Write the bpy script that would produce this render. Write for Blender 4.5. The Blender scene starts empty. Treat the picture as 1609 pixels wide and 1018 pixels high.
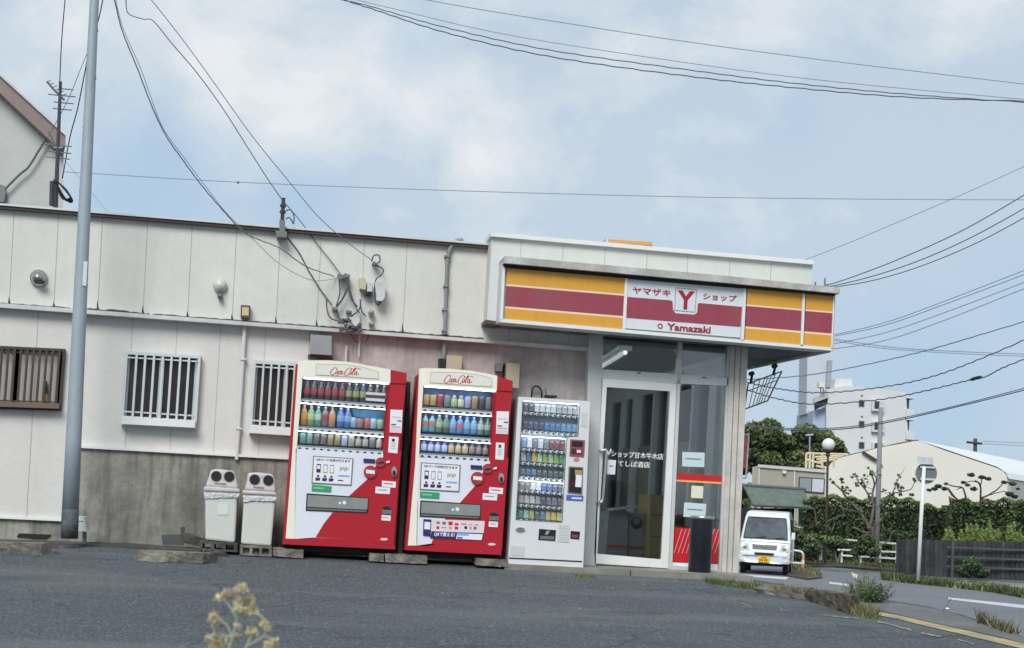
import bpy, math, random
from mathutils import Vector, Matrix
from math import sin, cos, tan, pi, radians
R = random.Random(7)
scene = bpy.context.scene
COL = scene.collection

# ------------------------------------------------------------------ camera
F = 2400.0                    # focal length in photo pixels (photo is 1609 x 1018)
CX, CY = 804.5, 784.0         # principal point (the photo is a shifted crop)
ROLL = 0.057
YAW = radians(8.2)
EYE = Vector((0, 0, 0.70))
FWD = Vector((sin(YAW), cos(YAW), 0)); RGT = Vector((cos(YAW), -sin(YAW), 0)); UPV = Vector((0, 0, 1))
cam_d = bpy.data.cameras.new('camera'); cam = bpy.data.objects.new('camera', cam_d); COL.objects.link(cam)
cam_d.sensor_width = 36; cam_d.sensor_fit = 'HORIZONTAL'; cam_d.lens = F / 1609 * 36
cam_d.shift_y = (CY - 509) / 1609; cam_d.clip_end = 6000; cam_d.clip_start = 0.05
cam_d.dof.use_dof = True; cam_d.dof.focus_distance = 21; cam_d.dof.aperture_fstop = 5.6
xc = RGT * cos(ROLL) + UPV * sin(ROLL); yc = -RGT * sin(ROLL) + UPV * cos(ROLL); zc = -FWD
m = Matrix.Identity(4)
for i in range(3):
    m[i][0] = xc[i]; m[i][1] = yc[i]; m[i][2] = zc[i]; m[i][3] = EYE[i]
cam.matrix_world = m
scene.camera = cam

def ray(x, y):
    dx, dy = x - CX, y - CY
    return FWD + (RGT * (dx * cos(ROLL) + dy * sin(ROLL)) + UPV * (dx * sin(ROLL) - dy * cos(ROLL))) / F
def P(x, y, Y):               # photo point on the vertical plane at world Y
    r = ray(x, y); return EYE + r * (Y / r.y)
def D(x, y, t):               # photo point at depth t
    return EYE + ray(x, y) * t
def G(x, y, z):               # photo point on a level plane
    r = ray(x, y); return EYE + r * ((z - EYE.z) / r.z)
def lotz(Y): return -0.05 * (15.6 - Y) if Y < 15.6 else 0.0
def L(x, y, h=0):             # photo point on the sloping parking lot
    r = ray(x, y); t = (-0.05 * 15.6 + h - EYE.z) / (r.z - 0.05 * r.y)
    p = EYE + r * t
    return p if p.y < 15.6 else G(x, y, h)

# ------------------------------------------------------------------ light and sky
scene.view_settings.view_transform = 'Standard'; scene.view_settings.look = 'None'
scene.view_settings.exposure = 0.0; scene.view_settings.gamma = 1
SUN_EL, SUN_AZ = radians(42), radians(203)     # azimuth clockwise from +Y
sd = bpy.data.lights.new('sun', 'SUN'); sd.energy = 2.9; sd.angle = radians(28); sd.color = (1, .975, .925)
so = bpy.data.objects.new('sun', sd); COL.objects.link(so)
sv = Vector((sin(SUN_AZ) * cos(SUN_EL), cos(SUN_AZ) * cos(SUN_EL), sin(SUN_EL)))
so.rotation_euler = sv.to_track_quat('Z', 'Y').to_euler(); so.location = sv * 50

world = bpy.data.worlds.new('World'); scene.world = world; world.use_nodes = True
def build_sky():
    nt = world.node_tree; N = nt.nodes; K = nt.links; N.clear()
    out = N.new('ShaderNodeOutputWorld'); tc = N.new('ShaderNodeTexCoord')
    sky = N.new('ShaderNodeTexSky'); sky.sky_type = 'NISHITA'; sky.sun_disc = False
    sky.sun_elevation = SUN_EL; sky.sun_rotation = SUN_AZ
    b1 = N.new('ShaderNodeBackground'); b1.inputs[1].default_value = 0.10; K.new(sky.outputs[0], b1.inputs[0])
    def math_(op, a, b=None, c=None):
        n = N.new('ShaderNodeMath'); n.operation = op
        for i, v in enumerate((a, b, c)):
            if v is None: continue
            if isinstance(v, (int, float)): n.inputs[i].default_value = v
            else: K.new(v, n.inputs[i])
        return n.outputs[0]
    def noise(scale, detail, rough, dist=0.0, zs=1.0):
        mp = N.new('ShaderNodeMapping'); mp.inputs['Scale'].default_value = (1, 1, zs); K.new(tc.outputs['Generated'], mp.inputs[0])
        n = N.new('ShaderNodeTexNoise'); n.inputs['Scale'].default_value = scale; n.inputs['Detail'].default_value = detail
        n.inputs['Roughness'].default_value = rough; n.inputs['Distortion'].default_value = dist
        K.new(mp.outputs[0], n.inputs['Vector']); return n.outputs[0]
    n1 = noise(8.5, 10, .58, .25, 1.35); n2 = noise(2.3, 6, .55, .2, 2.0); n3 = noise(16, 7, .6, .3, 1.4)
    def blob(x, y, r):
        d = ray(x, y).normalized()
        v = N.new('ShaderNodeVectorMath'); v.operation = 'DISTANCE'; v.inputs[1].default_value = d
        K.new(tc.outputs['Generated'], v.inputs[0])
        a = math_('MULTIPLY', v.outputs['Value'], -1 / r); a = math_('ADD', a, 1); return math_('MAXIMUM', a, 0)
    w = None
    for (x, y, r, g) in [(370, 40, .13, 1.15), (480, 120, .12, 1.0), (330, 190, .06, .6), (120, 40, .10, .5), (640, 170, .10, .65), (745, 240, .055, .75), (600, 60, .09, .6), (950, 60, .10, .42), (1100, 200, .09, .32), (1230, 5, .10, .7), (1480, 20, .10, .55), (40, 120, .09, .25), (620, 345, .05, .55), (1500, 330, .03, .3), (640,260,.06,.3)]:
        b = math_('MULTIPLY', blob(x, y, r), g); w = b if w is None else math_('MAXIMUM', w, b)
    nn = math_('ADD', math_('MULTIPLY', n1, .8), math_('MULTIPLY', n3, .3))
    wf = math_('ADD', w, math_('MULTIPLY', math_('SUBTRACT', nn, .56), 3.1))
    ramp = N.new('ShaderNodeValToRGB'); K.new(wf, ramp.inputs[0]); ramp.color_ramp.interpolation = 'EASE'
    e = ramp.color_ramp.elements
    e[0].position = .06; e[0].color = (.56, .665, .78, 1)
    e[1].position = .92; e[1].color = (.86, .885, .905, 1)
    k = e.new(.34); k.color = (.64, .735, .81, 1); k = e.new(.5); k.color = (.70, .775, .83, 1); k = e.new(.66); k.color = (.775, .825, .86, 1)
    # bluer gaps
    bl = None
    for (x, y, r, g) in [(230, 310, .08, 1.1), (470, 325, .05, .8), (1450, 640, .10, .9), (1250, 620, .05, .5), (140, 230, .05, .5), (650, 70, .03, .5), (1250,190,.04,.35), (1609,480,.07,.5)]:
        b = math_('MULTIPLY', blob(x, y, r), g); bl = b if bl is None else math_('MAXIMUM', bl, b)
    bf = math_('ADD', bl, math_('MULTIPLY', math_('SUBTRACT', n2, .52), 1.1)); bf = math_('MINIMUM', math_('MAXIMUM', math_('MULTIPLY', bf, 1.15), 0), .78)
    mx = N.new('ShaderNodeMix'); mx.data_type = 'RGBA'; K.new(bf, mx.inputs[0]); K.new(ramp.outputs[0], mx.inputs[6])
    mx.inputs[7].default_value = (.43, .60, .785, 1)
    b2 = N.new('ShaderNodeBackground'); b2.inputs[1].default_value = 1.0; K.new(mx.outputs[2], b2.inputs[0])
    ms = N.new('ShaderNodeMixShader'); ms.inputs[0].default_value = .92
    K.new(b1.outputs[0], ms.inputs[1]); K.new(b2.outputs[0], ms.inputs[2]); K.new(ms.outputs[0], out.inputs[0])
build_sky()

# ------------------------------------------------------------------ materials
MATS = {}
def lin(c): return tuple(((v / 255) / 12.92 if v <= 10 else ((v / 255 + .055) / 1.055) ** 2.4) for v in c)
def mat(name, rgb, rough=.6, metal=0, var=0, vscale=3, bump=0, bscale=60, dark=None, streak=0, spec=.5, alpha=1, emit=0, coat=0, speck=0):
    """rgb is srgb 0-255; var = brightness variation; streak = vertical dirt amount"""
    if name in MATS: return MATS[name]
    M = bpy.data.materials.new(name); M.use_nodes = True; MATS[name] = M
    nt = M.node_tree; N = nt.nodes; K = nt.links; b = N['Principled BSDF']
    c = lin(rgb); b.inputs['Base Color'].default_value = (*c, 1); b.inputs['Roughness'].default_value = rough
    b.inputs['Metallic'].default_value = metal; b.inputs['Specular IOR Level'].default_value = spec
    if coat: b.inputs['Coat Weight'].default_value = coat; b.inputs['Coat Roughness'].default_value = .08
    if emit: b.inputs['Emission Color'].default_value = (*c, 1); b.inputs['Emission Strength'].default_value = emit
    if var or streak or bump or speck:
        tc = N.new('ShaderNodeTexCoord'); src = tc.outputs['Object']
        col = None
        def mix(fac, a, bcol):
            mx = N.new('ShaderNodeMix'); mx.data_type = 'RGBA'; K.new(fac, mx.inputs[0])
            if isinstance(a, tuple): mx.inputs[6].default_value = (*a, 1)
            else: K.new(a, mx.inputs[6])
            mx.inputs[7].default_value = (*bcol, 1); return mx.outputs[2]
        def ns(scale, vec=(1, 1, 1), det=5, rough_=.6):
            mp = N.new('ShaderNodeMapping'); mp.inputs['Scale'].default_value = vec; K.new(src, mp.inputs[0])
            n = N.new('ShaderNodeTexNoise'); n.inputs['Scale'].default_value = scale; n.inputs['Detail'].default_value = det
            n.inputs['Roughness'].default_value = rough_; K.new(mp.outputs[0], n.inputs['Vector']); return n.outputs[0]
        def rng(v, a, bb, lo=0, hi=1):
            r = N.new('ShaderNodeMapRange'); K.new(v, r.inputs[0]); r.inputs[1].default_value = a; r.inputs[2].default_value = bb
            r.inputs[3].default_value = lo; r.inputs[4].default_value = hi; return r.outputs[0]
        dk = lin(dark) if dark else tuple(v * .45 for v in c)
        col = c
        if var:
            col = mix(rng(ns(vscale), .35, .72, 0, min(1, var * 2)), col, dk)
            col = mix(rng(ns(vscale * 9), .4, .75, 0, var * .8), col, dk)
        if streak:
            col = mix(rng(ns(3.2, (2.2, 2.2, .22)), .48, .72, 0, streak), col, dk)
            col = mix(rng(ns(11, (1.6, 1.6, .12)), .52, .7, 0, streak * .6), col, dk)
        if speck:
            col = mix(rng(ns(speck, det=2), .52, .66, 0, .75), col, tuple(min(1, v * 1.75 + .015) for v in c))
            col = mix(rng(ns(speck * 1.6, det=2), .53, .64, 0, .8), col, tuple(v * .5 for v in c))
        if not isinstance(col, tuple): K.new(col, b.inputs['Base Color'])
        if bump:
            bp = N.new('ShaderNodeBump'); bp.inputs['Strength'].default_value = bump; bp.inputs['Distance'].default_value = .02
            K.new(ns(bscale), bp.inputs['Height']); K.new(bp.outputs[0], b.inputs['Normal'])
    return M
def glass_mat(name, tint=(200, 215, 220), refl=.10, rough=.01):
    M = bpy.data.materials.new(name); M.use_nodes = True; MATS[name] = M
    nt = M.node_tree; N = nt.nodes; K = nt.links; N.clear(); o = N.new('ShaderNodeOutputMaterial')
    t = N.new('ShaderNodeBsdfTransparent'); t.inputs[0].default_value = (*lin(tint), 1)
    g = N.new('ShaderNodeBsdfGlossy'); g.inputs[1].default_value = rough
    f = N.new('ShaderNodeFresnel'); f.inputs[0].default_value = 1.5
    a = N.new('ShaderNodeMath'); a.operation = 'ADD'; a.inputs[1].default_value = refl; K.new(f.outputs[0], a.inputs[0])
    x = N.new('ShaderNodeMixShader'); K.new(a.outputs[0], x.inputs[0]); K.new(t.outputs[0], x.inputs[1]); K.new(g.outputs[0], x.inputs[2]); K.new(x.outputs[0], o.inputs[0])
    return M

M_wallU = mat('white_panel_upper', (216, 216, 209), .8, var=.12, vscale=.9, bump=.12, bscale=22, streak=.08, dark=(150, 149, 140))
M_wallL = mat('white_panel_lower', (213, 211, 207), .8, var=.10, vscale=1.1, bump=.2, bscale=18, streak=.07, dark=(168, 164, 158))
M_pinkw = mat('pinkish_dirty_panel', (210, 201, 199), .85, var=.42, vscale=1.2, streak=.35, dark=(128, 118, 114), bump=.2, bscale=20)
M_box = mat('grey_white_panel', (210, 213, 208), .75, var=.08, vscale=1.2, streak=.06, dark=(150, 152, 148))
M_conc = mat('concrete_plinth', (168, 165, 156), .9, var=.4, vscale=1.6, streak=.75, dark=(76, 76, 71), bump=.4, bscale=30)
M_brown = mat('brown_trim', (86, 68, 66), .6, var=.1)
M_ledge = mat('ledge_white', (206, 208, 208), .6, var=.18, vscale=5, dark=(110, 108, 104))
M_joint = mat('joint_dark', (168, 168, 164), .9)
M_crack = mat('crack_dirt', (84, 80, 74), .95, var=.4, vscale=15)
M_alu = mat('silver_aluminium', (206, 211, 211), .45, .1, var=.1, vscale=2, dark=(120, 124, 124))
M_aluL = mat('pale_aluminium', (205, 211, 211), .45, .1, var=.08, vscale=3, dark=(140, 142, 142))
M_white = mat('white_paint', (226, 228, 226), .45, var=.05, vscale=4)
M_wire = mat('black_wire', (84, 86, 96), .7)
M_wireG = mat('grey_wire', (136, 142, 154), .7)
M_dark = mat('dark_void', (16, 18, 22), .6)
M_black = mat('black_plastic', (26, 28, 32), .45)
M_bronze = mat('bronze_metal', (74, 64, 58), .5, .3)
M_glassd = mat('dark_glass', (44, 48, 54), .12, 0, spec=.6)
M_glassb = mat('brown_curtain_glass', (66, 58, 59), .35, 0, var=.3, vscale=2)
M_red = mat('machine_red', (176, 34, 48), .32, var=.05, vscale=2, coat=.3)
M_redb = mat('cabinet_red', (160, 24, 40), .45, var=.08, vscale=2)
M_cream = mat('machine_cream', (236, 233, 216), .4, var=.04)
M_cream2 = mat('machine_header_panel', (222, 222, 211), .4)
M_mwhite = mat('machine_white', (222, 226, 236), .35, var=.04)
M_mwhite2 = mat('cigarette_machine_white', (216, 219, 220), .4, var=.06, vscale=2)
M_grey = mat('grey_metal', (120, 126, 124), .45, .3, var=.1)
M_lgrey = mat('light_grey_metal', (170, 174, 172), .35, .3, var=.1)
M_tube = mat('display_light', (236, 244, 255), .4, emit=7)
M_navy = mat('navy_print', (44, 34, 96), .5)
M_redp = mat('red_print', (192, 28, 38), .5)
M_paper = mat('white_paper', (228, 228, 232), .7)
M_pink = mat('pale_pink_paper', (228, 196, 204), .7)
M_green = mat('green_print', (46, 156, 100), .5)
M_skyb = mat('light_blue_print', (120, 178, 226), .5)
M_blueback = mat('display_back_blue', (104, 142, 188), .5, var=.5, vscale=6, dark=(70, 92, 130))
M_dkback = mat('display_back_dark', (104, 118, 136), .5)
M_greyback = mat('display_back_grey', (216, 219, 220), .5)
M_mglass = glass_mat('machine_glass', (242, 246, 248), .03)
M_sglass = glass_mat('shop_glass', (206, 212, 214), .08)
M_yel = mat('sign_yellow', (218, 160, 58), .45, var=.06, vscale=2, streak=.12, dark=(168, 116, 40))
M_mar = mat('sign_faded_red', (150, 52, 70), .5, var=.22, vscale=2.2, streak=.3, dark=(140, 84, 96))
M_signw = mat('sign_white', (214, 219, 224), .45, var=.05, vscale=2, streak=.1, dark=(180, 182, 184))
M_cream3 = mat('sign_cream_line', (236, 208, 176), .5)
M_dred = mat('sign_lettering_red', (158, 26, 48), .5)
M_soffit = mat('soffit_dirty', (122, 124, 126), .8, var=.5, vscale=2.5, dark=(50, 50, 50), streak=.2)
M_cblock = mat('old_concrete', (152, 149, 138), .95, var=.5, vscale=5, dark=(62, 60, 54), bump=.6, bscale=40)
M_cblock2 = mat('dark_concrete', (98, 98, 94), .95, var=.5, vscale=6, dark=(48, 48, 46), bump=.6, bscale=50)
M_pole = mat('painted_steel_pole', (160, 172, 180), .5, .1, var=.12, vscale=3, dark=(104, 112, 118))
M_poleb = mat('pole_base_worn', (98, 110, 114), .8, var=.9, vscale=9, dark=(40, 44, 44))
M_bin = mat('bin_pale_grey', (204, 206, 200), .55, var=.08, vscale=3)
M_binlid = mat('bin_lid_grey', (204, 200, 198), .6, var=.2, vscale=8, dark=(140, 132, 130))
M_bag = mat('plastic_bag', (205, 207, 214), .25, var=.2, vscale=25, bump=.8, bscale=22)
M_tan = mat('tan_box', (176, 166, 142), .6)

# ------------------------------------------------------------------ mesh builder
class MB:
    def __init__(s): s.v = []; s.f = []; s.m = []
    def face(s, pts, mi=0):
        b = len(s.v); s.v += [Vector(p) for p in pts]; s.f.append(tuple(range(b, b + len(pts)))); s.m.append(mi)
    def prism(s, front, back, mi=0):
        n = len(front); b = len(s.v); s.v += [Vector(p) for p in front] + [Vector(p) for p in back]
        s.f.append(tuple(range(b, b + n))); s.m.append(mi)
        s.f.append(tuple(range(b + 2 * n - 1, b + n - 1, -1))); s.m.append(mi)
        for i in range(n):
            j = (i + 1) % n; s.f.append((b + j, b + i, b + n + i, b + n + j)); s.m.append(mi)
        return s
    def slab(s, px, Y, th=.02, mi=0):          # photo outline on plane Y, going th back
        fr = [P(x, y, Y) for x, y in px]; return s.prism(fr, [p + Vector((0, th, 0)) for p in fr], mi)
    def circ(s, x, y, r, Y, th=.02, mi=0, n=16, ry=None):
        ry = ry or r
        return s.slab([(x + r * cos(2 * pi * k / n), y - ry * sin(2 * pi * k / n)) for k in range(n)], Y, th, mi)
    def box(s, x0, x1, y0, y1, z0, z1, mi=0):
        return s.prism([(x0, y0, z0), (x1, y0, z0), (x1, y0, z1), (x0, y0, z1)], [(x0, y1, z0), (x1, y1, z0), (x1, y1, z1), (x0, y1, z1)], mi)
    def obox(s, c, ux, uy, uz, mi=0):          # centre and three half-axes
        c, ux, uy, uz = map(Vector, (c, ux, uy, uz))
        return s.prism([c - ux - uy - uz, c + ux - uy - uz, c + ux - uy + uz, c - ux - uy + uz], [c - ux + uy - uz, c + ux + uy - uz, c + ux + uy + uz, c - ux + uy + uz], mi)
    def tube(s, pts, r, n=8, mi=0, cap=True):
        pts = [Vector(p) for p in pts]; k = len(pts)
        rs = [r] * k if isinstance(r, (int, float)) else list(r)
        b = len(s.v); a = None
        for i, p in enumerate(pts):
            t = (pts[min(i + 1, k - 1)] - pts[max(i - 1, 0)])
            if t.length < 1e-9: t = Vector((0, 0, 1))
            t.normalize()
            if a is None:
                a = t.cross(Vector((0, 0, 1)))
                if a.length < .05: a = t.cross(Vector((1, 0, 0)))
            a = a - t * a.dot(t)
            if a.length < 1e-6: a = t.orthogonal()
            a.normalize(); c = t.cross(a)
            for q in range(n): s.v.append(p + (a * cos(2 * pi * q / n) + c * sin(2 * pi * q / n)) * rs[i])
        for i in range(k - 1):
            for q in range(n):
                w = (q + 1) % n; s.f.append((b + i * n + q, b + i * n + w, b + (i + 1) * n + w, b + (i + 1) * n + q)); s.m.append(mi)
        if cap:
            s.f.append(tuple(range(b + n - 1, b - 1, -1))); s.m.append(mi)
            s.f.append(tuple(range(b + (k - 1) * n, b + k * n))); s.m.append(mi)
        return s
    def lathe(s, c, prof, n=12, mi=0, ax=None):  # prof: list of (r, z, [mi])
        c = Vector(c); b = len(s.v); k = len(prof)
        for pr in prof:
            for q in range(n): s.v.append(c + Vector((pr[0] * cos(2 * pi * q / n), pr[0] * sin(2 * pi * q / n), pr[1])))
        for i in range(k - 1):
            mm = prof[i][2] if len(prof[i]) > 2 else mi
            for q in range(n):
                w = (q + 1) % n; s.f.append((b + i * n + q, b + i * n + w, b + (i + 1) * n + w, b + (i + 1) * n + q)); s.m.append(mm)
        return s
    def ball(s, c, r, n=12, mi=0, sz=1):
        return s.lathe(c, [(max(.001, r * sin(pi * i / 8)), -r * sz * cos(pi * i / 8)) for i in range(9)], n, mi)
    def leaf(s, p, sz, rng, mi=0, asp=.55):
        a = Vector((rng.gauss(0, 1), rng.gauss(0, 1), rng.gauss(0, 1))); a.normalize()
        c = a.cross(Vector((rng.gauss(0, 1), rng.gauss(0, 1), rng.gauss(0, 1)))); c.normalize()
        a *= sz; c *= sz * asp; p = Vector(p); s.face([p - a, p - c * .9, p + a, p + c], mi)
    def build(s, name, mats, parent=None, smooth=False, kind=None, **tags):
        if not isinstance(mats, (list, tuple)): mats = [mats]
        if parent is not None: org = parent['_w']
        else:
            xs = [v.x for v in s.v]; ys = [v.y for v in s.v]; zs = [v.z for v in s.v]
            org = Vector(((min(xs) + max(xs)) / 2, (min(ys) + max(ys)) / 2, min(zs)))
        org = Vector(org)
        me = bpy.data.meshes.new(name); me.from_pydata([v - org for v in s.v], [], s.f)
        for q in mats: me.materials.append(q)
        me.polygons.foreach_set('material_index', s.m)
        if smooth: me.polygons.foreach_set('use_smooth', [True] * len(me.polygons))
        me.update()
        o = bpy.data.objects.new(name, me); COL.objects.link(o); o['_w'] = list(org)
        if parent is not None: o.parent = parent
        else: o.location = org
        if kind: o['kind'] = kind
        for k, v in tags.items(): o[k] = v
        return o
def thing(name, label, category, loc, group=None):
    o = bpy.data.objects.new(name, None); COL.objects.link(o); o.empty_display_size = .2; o.location = loc; o['_w'] = list(loc)
    o['label'] = label; o['category'] = category
    if group: o['group'] = group
    return o
def st(name, mb, mats, **k): return mb.build(name, mats, kind='structure', **k)
def smooth_px(pts, n=6):      # Catmull-Rom through points (any dimension)
    pts = [Vector(p) for p in pts]
    if len(pts) < 3: return pts
    out = []
    for i in range(len(pts) - 1):
        p0 = pts[max(i - 1, 0)]; p1 = pts[i]; p2 = pts[i + 1]; p3 = pts[min(i + 2, len(pts) - 1)]
        for k in range(n):
            t = k / n; out.append(.5 * ((2 * p1) + (p2 - p0) * t + (2 * p0 - 5 * p1 + 4 * p2 - p3) * t * t + (3 * p1 - p0 - 3 * p2 + p3) * t ** 3))
    out.append(pts[-1]); return out
def quadmap(q, u, v):         # q = TL TR BR BL pixels, v down
    a = Vector(q[0]).lerp(Vector(q[1]), u); b = Vector(q[3]).lerp(Vector(q[2]), u); return a.lerp(b, v)
def text(body, q, Y, mt, parent, name='lettering', bold=.0, th=.004):
    c = bpy.data.curves.new('t', 'FONT'); c.body = body; c.offset = bold; c.resolution_u = 2
    o = bpy.data.objects.new('t', c); COL.objects.link(o)
    dg = bpy.context.evaluated_depsgraph_get(); me = bpy.data.meshes.new_from_object(o.evaluated_get(dg))
    xs = [v.co.x for v in me.vertices]; ys = [v.co.y for v in me.vertices]
    x0, x1, y0, y1 = min(xs), max(xs), min(ys), max(ys)
    mb = MB()
    for v in me.vertices:
        p = quadmap(q, (v.co.x - x0) / (x1 - x0), (y1 - v.co.y) / (y1 - y0)); mb.v.append(P(p[0], p[1], Y))
    mb.f = [tuple(p.vertices) for p in me.polygons]; mb.m = [0] * len(mb.f)
    bpy.data.objects.remove(o); bpy.data.curves.remove(c)
    return mb.build(name, mt, parent)
def ribbon(mb, pts, w, q, Y, mi=0):
    pts = smooth_px(pts, 5)
    pp = [Vector(quadmap(q, p[0] + (.5 - p[1]) * .05, p[1])) for p in pts]
    for i in range(len(pp) - 1):
        d = pp[i + 1] - pp[i]
        if d.length < 1e-6: continue
        n = Vector((-d.y, d.x)).normalized()
        ww = w * (.55 + .6 * abs(d.normalized().y)); d.normalize(); a = pp[i] - d * .2; b = pp[i + 1] + d * .2
        mb.face([P(*(a + n * ww), Y), P(*(b + n * ww), Y), P(*(b - n * ww), Y), P(*(a - n * ww), Y)], mi)
def script_logo(q, Y, parent, w=.5):
    mb = MB()
    def loop(cx, cy, rx, ry): return [(cx + rx * sin(t * pi / 4), cy - ry * cos(t * pi / 4)) for t in range(9)]
    for s_ in [[(.18, .3), (.18, .1), (.11, .02), (.04, .25), (.0, .6), (.03, .92), (.09, .97), (.17, .75)], loop(.21, .64, .033, .2),
               [(.315, .52), (.29, .43), (.26, .62), (.27, .84), (.32, .78)], loop(.355, .64, .03, .2), [(.39, .43), (.38, .74), (.42, .82), (.45, .68)],
               [(.45, .60), (.485, .56)], [(.66, .32), (.67, .12), (.6, .0), (.53, .2), (.49, .6), (.51, .92), (.57, .98), (.64, .76)],
               loop(.67, .64, .033, .2), [(.72, .72), (.78, .35), (.80, .02), (.77, .05), (.745, .5), (.75, .82), (.79, .8)],
               loop(.85, .64, .033, .2), [(.89, .43), (.88, .74), (.92, .84), (.97, .66)], [(.66, .14), (.78, .16), (.9, .06), (.98, .16)],
               [(.06, .97), (.16, 1.1), (.3, 1.0)]]:
        ribbon(mb, s_, w, q, Y)
    return mb.build('script_lettering', mat('script_red', (214, 34, 48), .5), parent)

# ================================================================== GROUND
M_asph = mat('asphalt_lot', (88, 93, 97), .95, var=.3, vscale=.28, dark=(70, 74, 78), bump=.6, bscale=70, speck=34, spec=.25)
M_road = mat('asphalt_road', (116, 120, 124), .9, var=.3, vscale=.3, dark=(96, 99, 104), bump=.4, bscale=60, speck=18)
M_earth = mat('ground_earth', (104, 98, 84), .95, var=.6, vscale=.5, dark=(66, 70, 50), bump=.6, bscale=20)
M_yline = mat('worn_yellow_paint', (196, 176, 118), .85, var=.45, vscale=4, dark=(116, 114, 108))
M_wline = mat('road_white_paint', (204, 206, 206), .8, var=.15, vscale=6)
g = MB(); g.face([(-900, -300, -1.112), (1500, -300, -1.112), (1500, 3000, -1.112), (-900, 3000, -1.112)]); st('ground', g, M_earth)
# lot with its sloping sheet and a broken right-hand edge
edge_px = [(1182, 911), (1250, 921), (1335, 934), (1400, 944), (1480, 955), (1535, 973), (1609, 1000), (1720, 1052)]
edge = [L(x, y) for x, y in edge_px]
def clampY(p): return p
lot = MB()
NX, NY = 46, 30
ex = [edge[0] + Vector((0, 0, 0))] + edge[1:]
def edge_x(Y):
    for a, b in zip(ex, ex[1:]):
        if min(a.y, b.y) <= Y <= max(a.y, b.y) and abs(a.y - b.y) > 1e-6: return a.x + (b.x - a.x) * (Y - a.y) / (b.y - a.y)
    return ex[0].x if Y > ex[0].y else ex[-1].x + (ex[-1].y - Y) * .6
EXMAX = ex[0].x
ys = [-8 + (15.6 + 8) * j / 40 for j in range(41)] + [15.7, 16.4, 26.0]
rows = []
for Y in ys:
    X1 = edge_x(Y); rows.append([Vector((-40 + (X1 + 40) * i / 30, Y, lotz(Y))) for i in range(31)])
for a, b in zip(rows, rows[1:]):
    for i in range(30): lot.face([a[i], a[i + 1], b[i + 1], b[i]])
    lot.face([a[-1], a[-1] + Vector((.5, .1, -1.2 - a[-1].z)), b[-1] + Vector((.5, .1, -1.2 - b[-1].z)), b[-1]])
def worn_asphalt(M):
    nt = M.node_tree; N = nt.nodes; K = nt.links; b = N['Principled BSDF']; old = b.inputs['Base Color'].links[0].from_socket
    tc = N.new('ShaderNodeTexCoord')
    def nz(sc, vec, det=4, dist=0):
        mp = N.new('ShaderNodeMapping'); mp.inputs['Scale'].default_value = vec; mp.inputs['Rotation'].default_value = (0, 0, .12); K.new(tc.outputs['Object'], mp.inputs[0])
        n = N.new('ShaderNodeTexNoise'); n.inputs['Scale'].default_value = sc; n.inputs['Detail'].default_value = det; n.inputs['Distortion'].default_value = dist; K.new(mp.outputs[0], n.inputs[0]); return n.outputs[0], mp
    def rg_(v, a, c, lo, hi):
        r = N.new('ShaderNodeMapRange'); K.new(v, r.inputs[0]); r.inputs[1].default_value = a; r.inputs[2].default_value = c; r.inputs[3].default_value = lo; r.inputs[4].default_value = hi; return r.outputs[0]
    def mx(f, a, col, typ='MIX'):
        m_ = N.new('ShaderNodeMix'); m_.data_type = 'RGBA'; m_.blend_type = typ; K.new(f, m_.inputs[0]); K.new(a, m_.inputs[6]); m_.inputs[7].default_value = (*col, 1); return m_.outputs[2]
    n, mp = nz(.9, (.22, 1.1, 1)); c = mx(rg_(n, .5, .7, 0, .4), old, lin((120, 126, 126)))       # pale dusty tracks
    n, _ = nz(1.6, (.6, 1, 1), 6); c = mx(rg_(n, .6, .74, 0, .6), c, lin((66, 70, 74)))            # darker patches
    v = N.new('ShaderNodeTexVoronoi'); v.feature = 'DISTANCE_TO_EDGE'; v.inputs['Scale'].default_value = .42
    w, _ = nz(2.5, (1, 1, 1), 5); vm_ = N.new('ShaderNodeVectorMath'); vm_.operation = 'ADD'; cb_ = N.new('ShaderNodeCombineXYZ'); K.new(w, cb_.inputs[0]); K.new(w, cb_.inputs[1]); K.new(tc.outputs['Object'], vm_.inputs[0]); K.new(cb_.outputs[0], vm_.inputs[1]); K.new(vm_.outputs[0], v.inputs['Vector'])
    c = mx(rg_(v.outputs['Distance'], .0, .010, .5, 0), c, lin((48, 50, 52)))
    n, _ = nz(38, (1, 1, 1), 1); c = mx(rg_(n, .70, .74, 0, .7), c, lin((158, 158, 150)))            # grit
    K.new(c, b.inputs['Base Color'])
worn_asphalt(M_asph)
st('parking_lot', lot, M_asph)
rd = MB(); RZ = -1.104
rd.face([G(-200, 1500, RZ), G(4200, 1500, RZ), G(2600, 968, RZ), G(1609, 912, RZ), G(1500, 906, RZ), G(1390, 899, RZ), G(1290, 889, RZ), G(1200, 884, RZ), G(1100, 882, RZ), G(500, 850, RZ)])
st('road', rd, M_road)
def line_px(name, px, z, mt, th=0):
    mb = MB(); mb.face([G(x, y, z) for x, y in px]); return st(name, mb, mt)
line_px('road_centre_line', [(1490, 938.5), (1640, 953.5), (1640, 959.5), (1490, 941.5)], RZ + .004, M_wline)
line_px('road_centre_line', [(1303, 914), (1334, 917.5), (1336, 921), (1303, 917)], RZ + .004, M_wline)
line_px('road_centre_line', [(1165, 902), (1240, 907), (1235, 910.5), (1165, 905)], RZ + .004, M_wline)
if False: line_px('road_edge_line', [(1290, 897), (1335, 899), (1335, 901), (1290, 899)], RZ + .004, M_wline)
yl = MB()
pt = [(1340, 956), (1372, 962), (1408, 969), (1455, 980), (1505, 991), (1560, 1004), (1609, 1015), (1690, 1033)]
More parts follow.
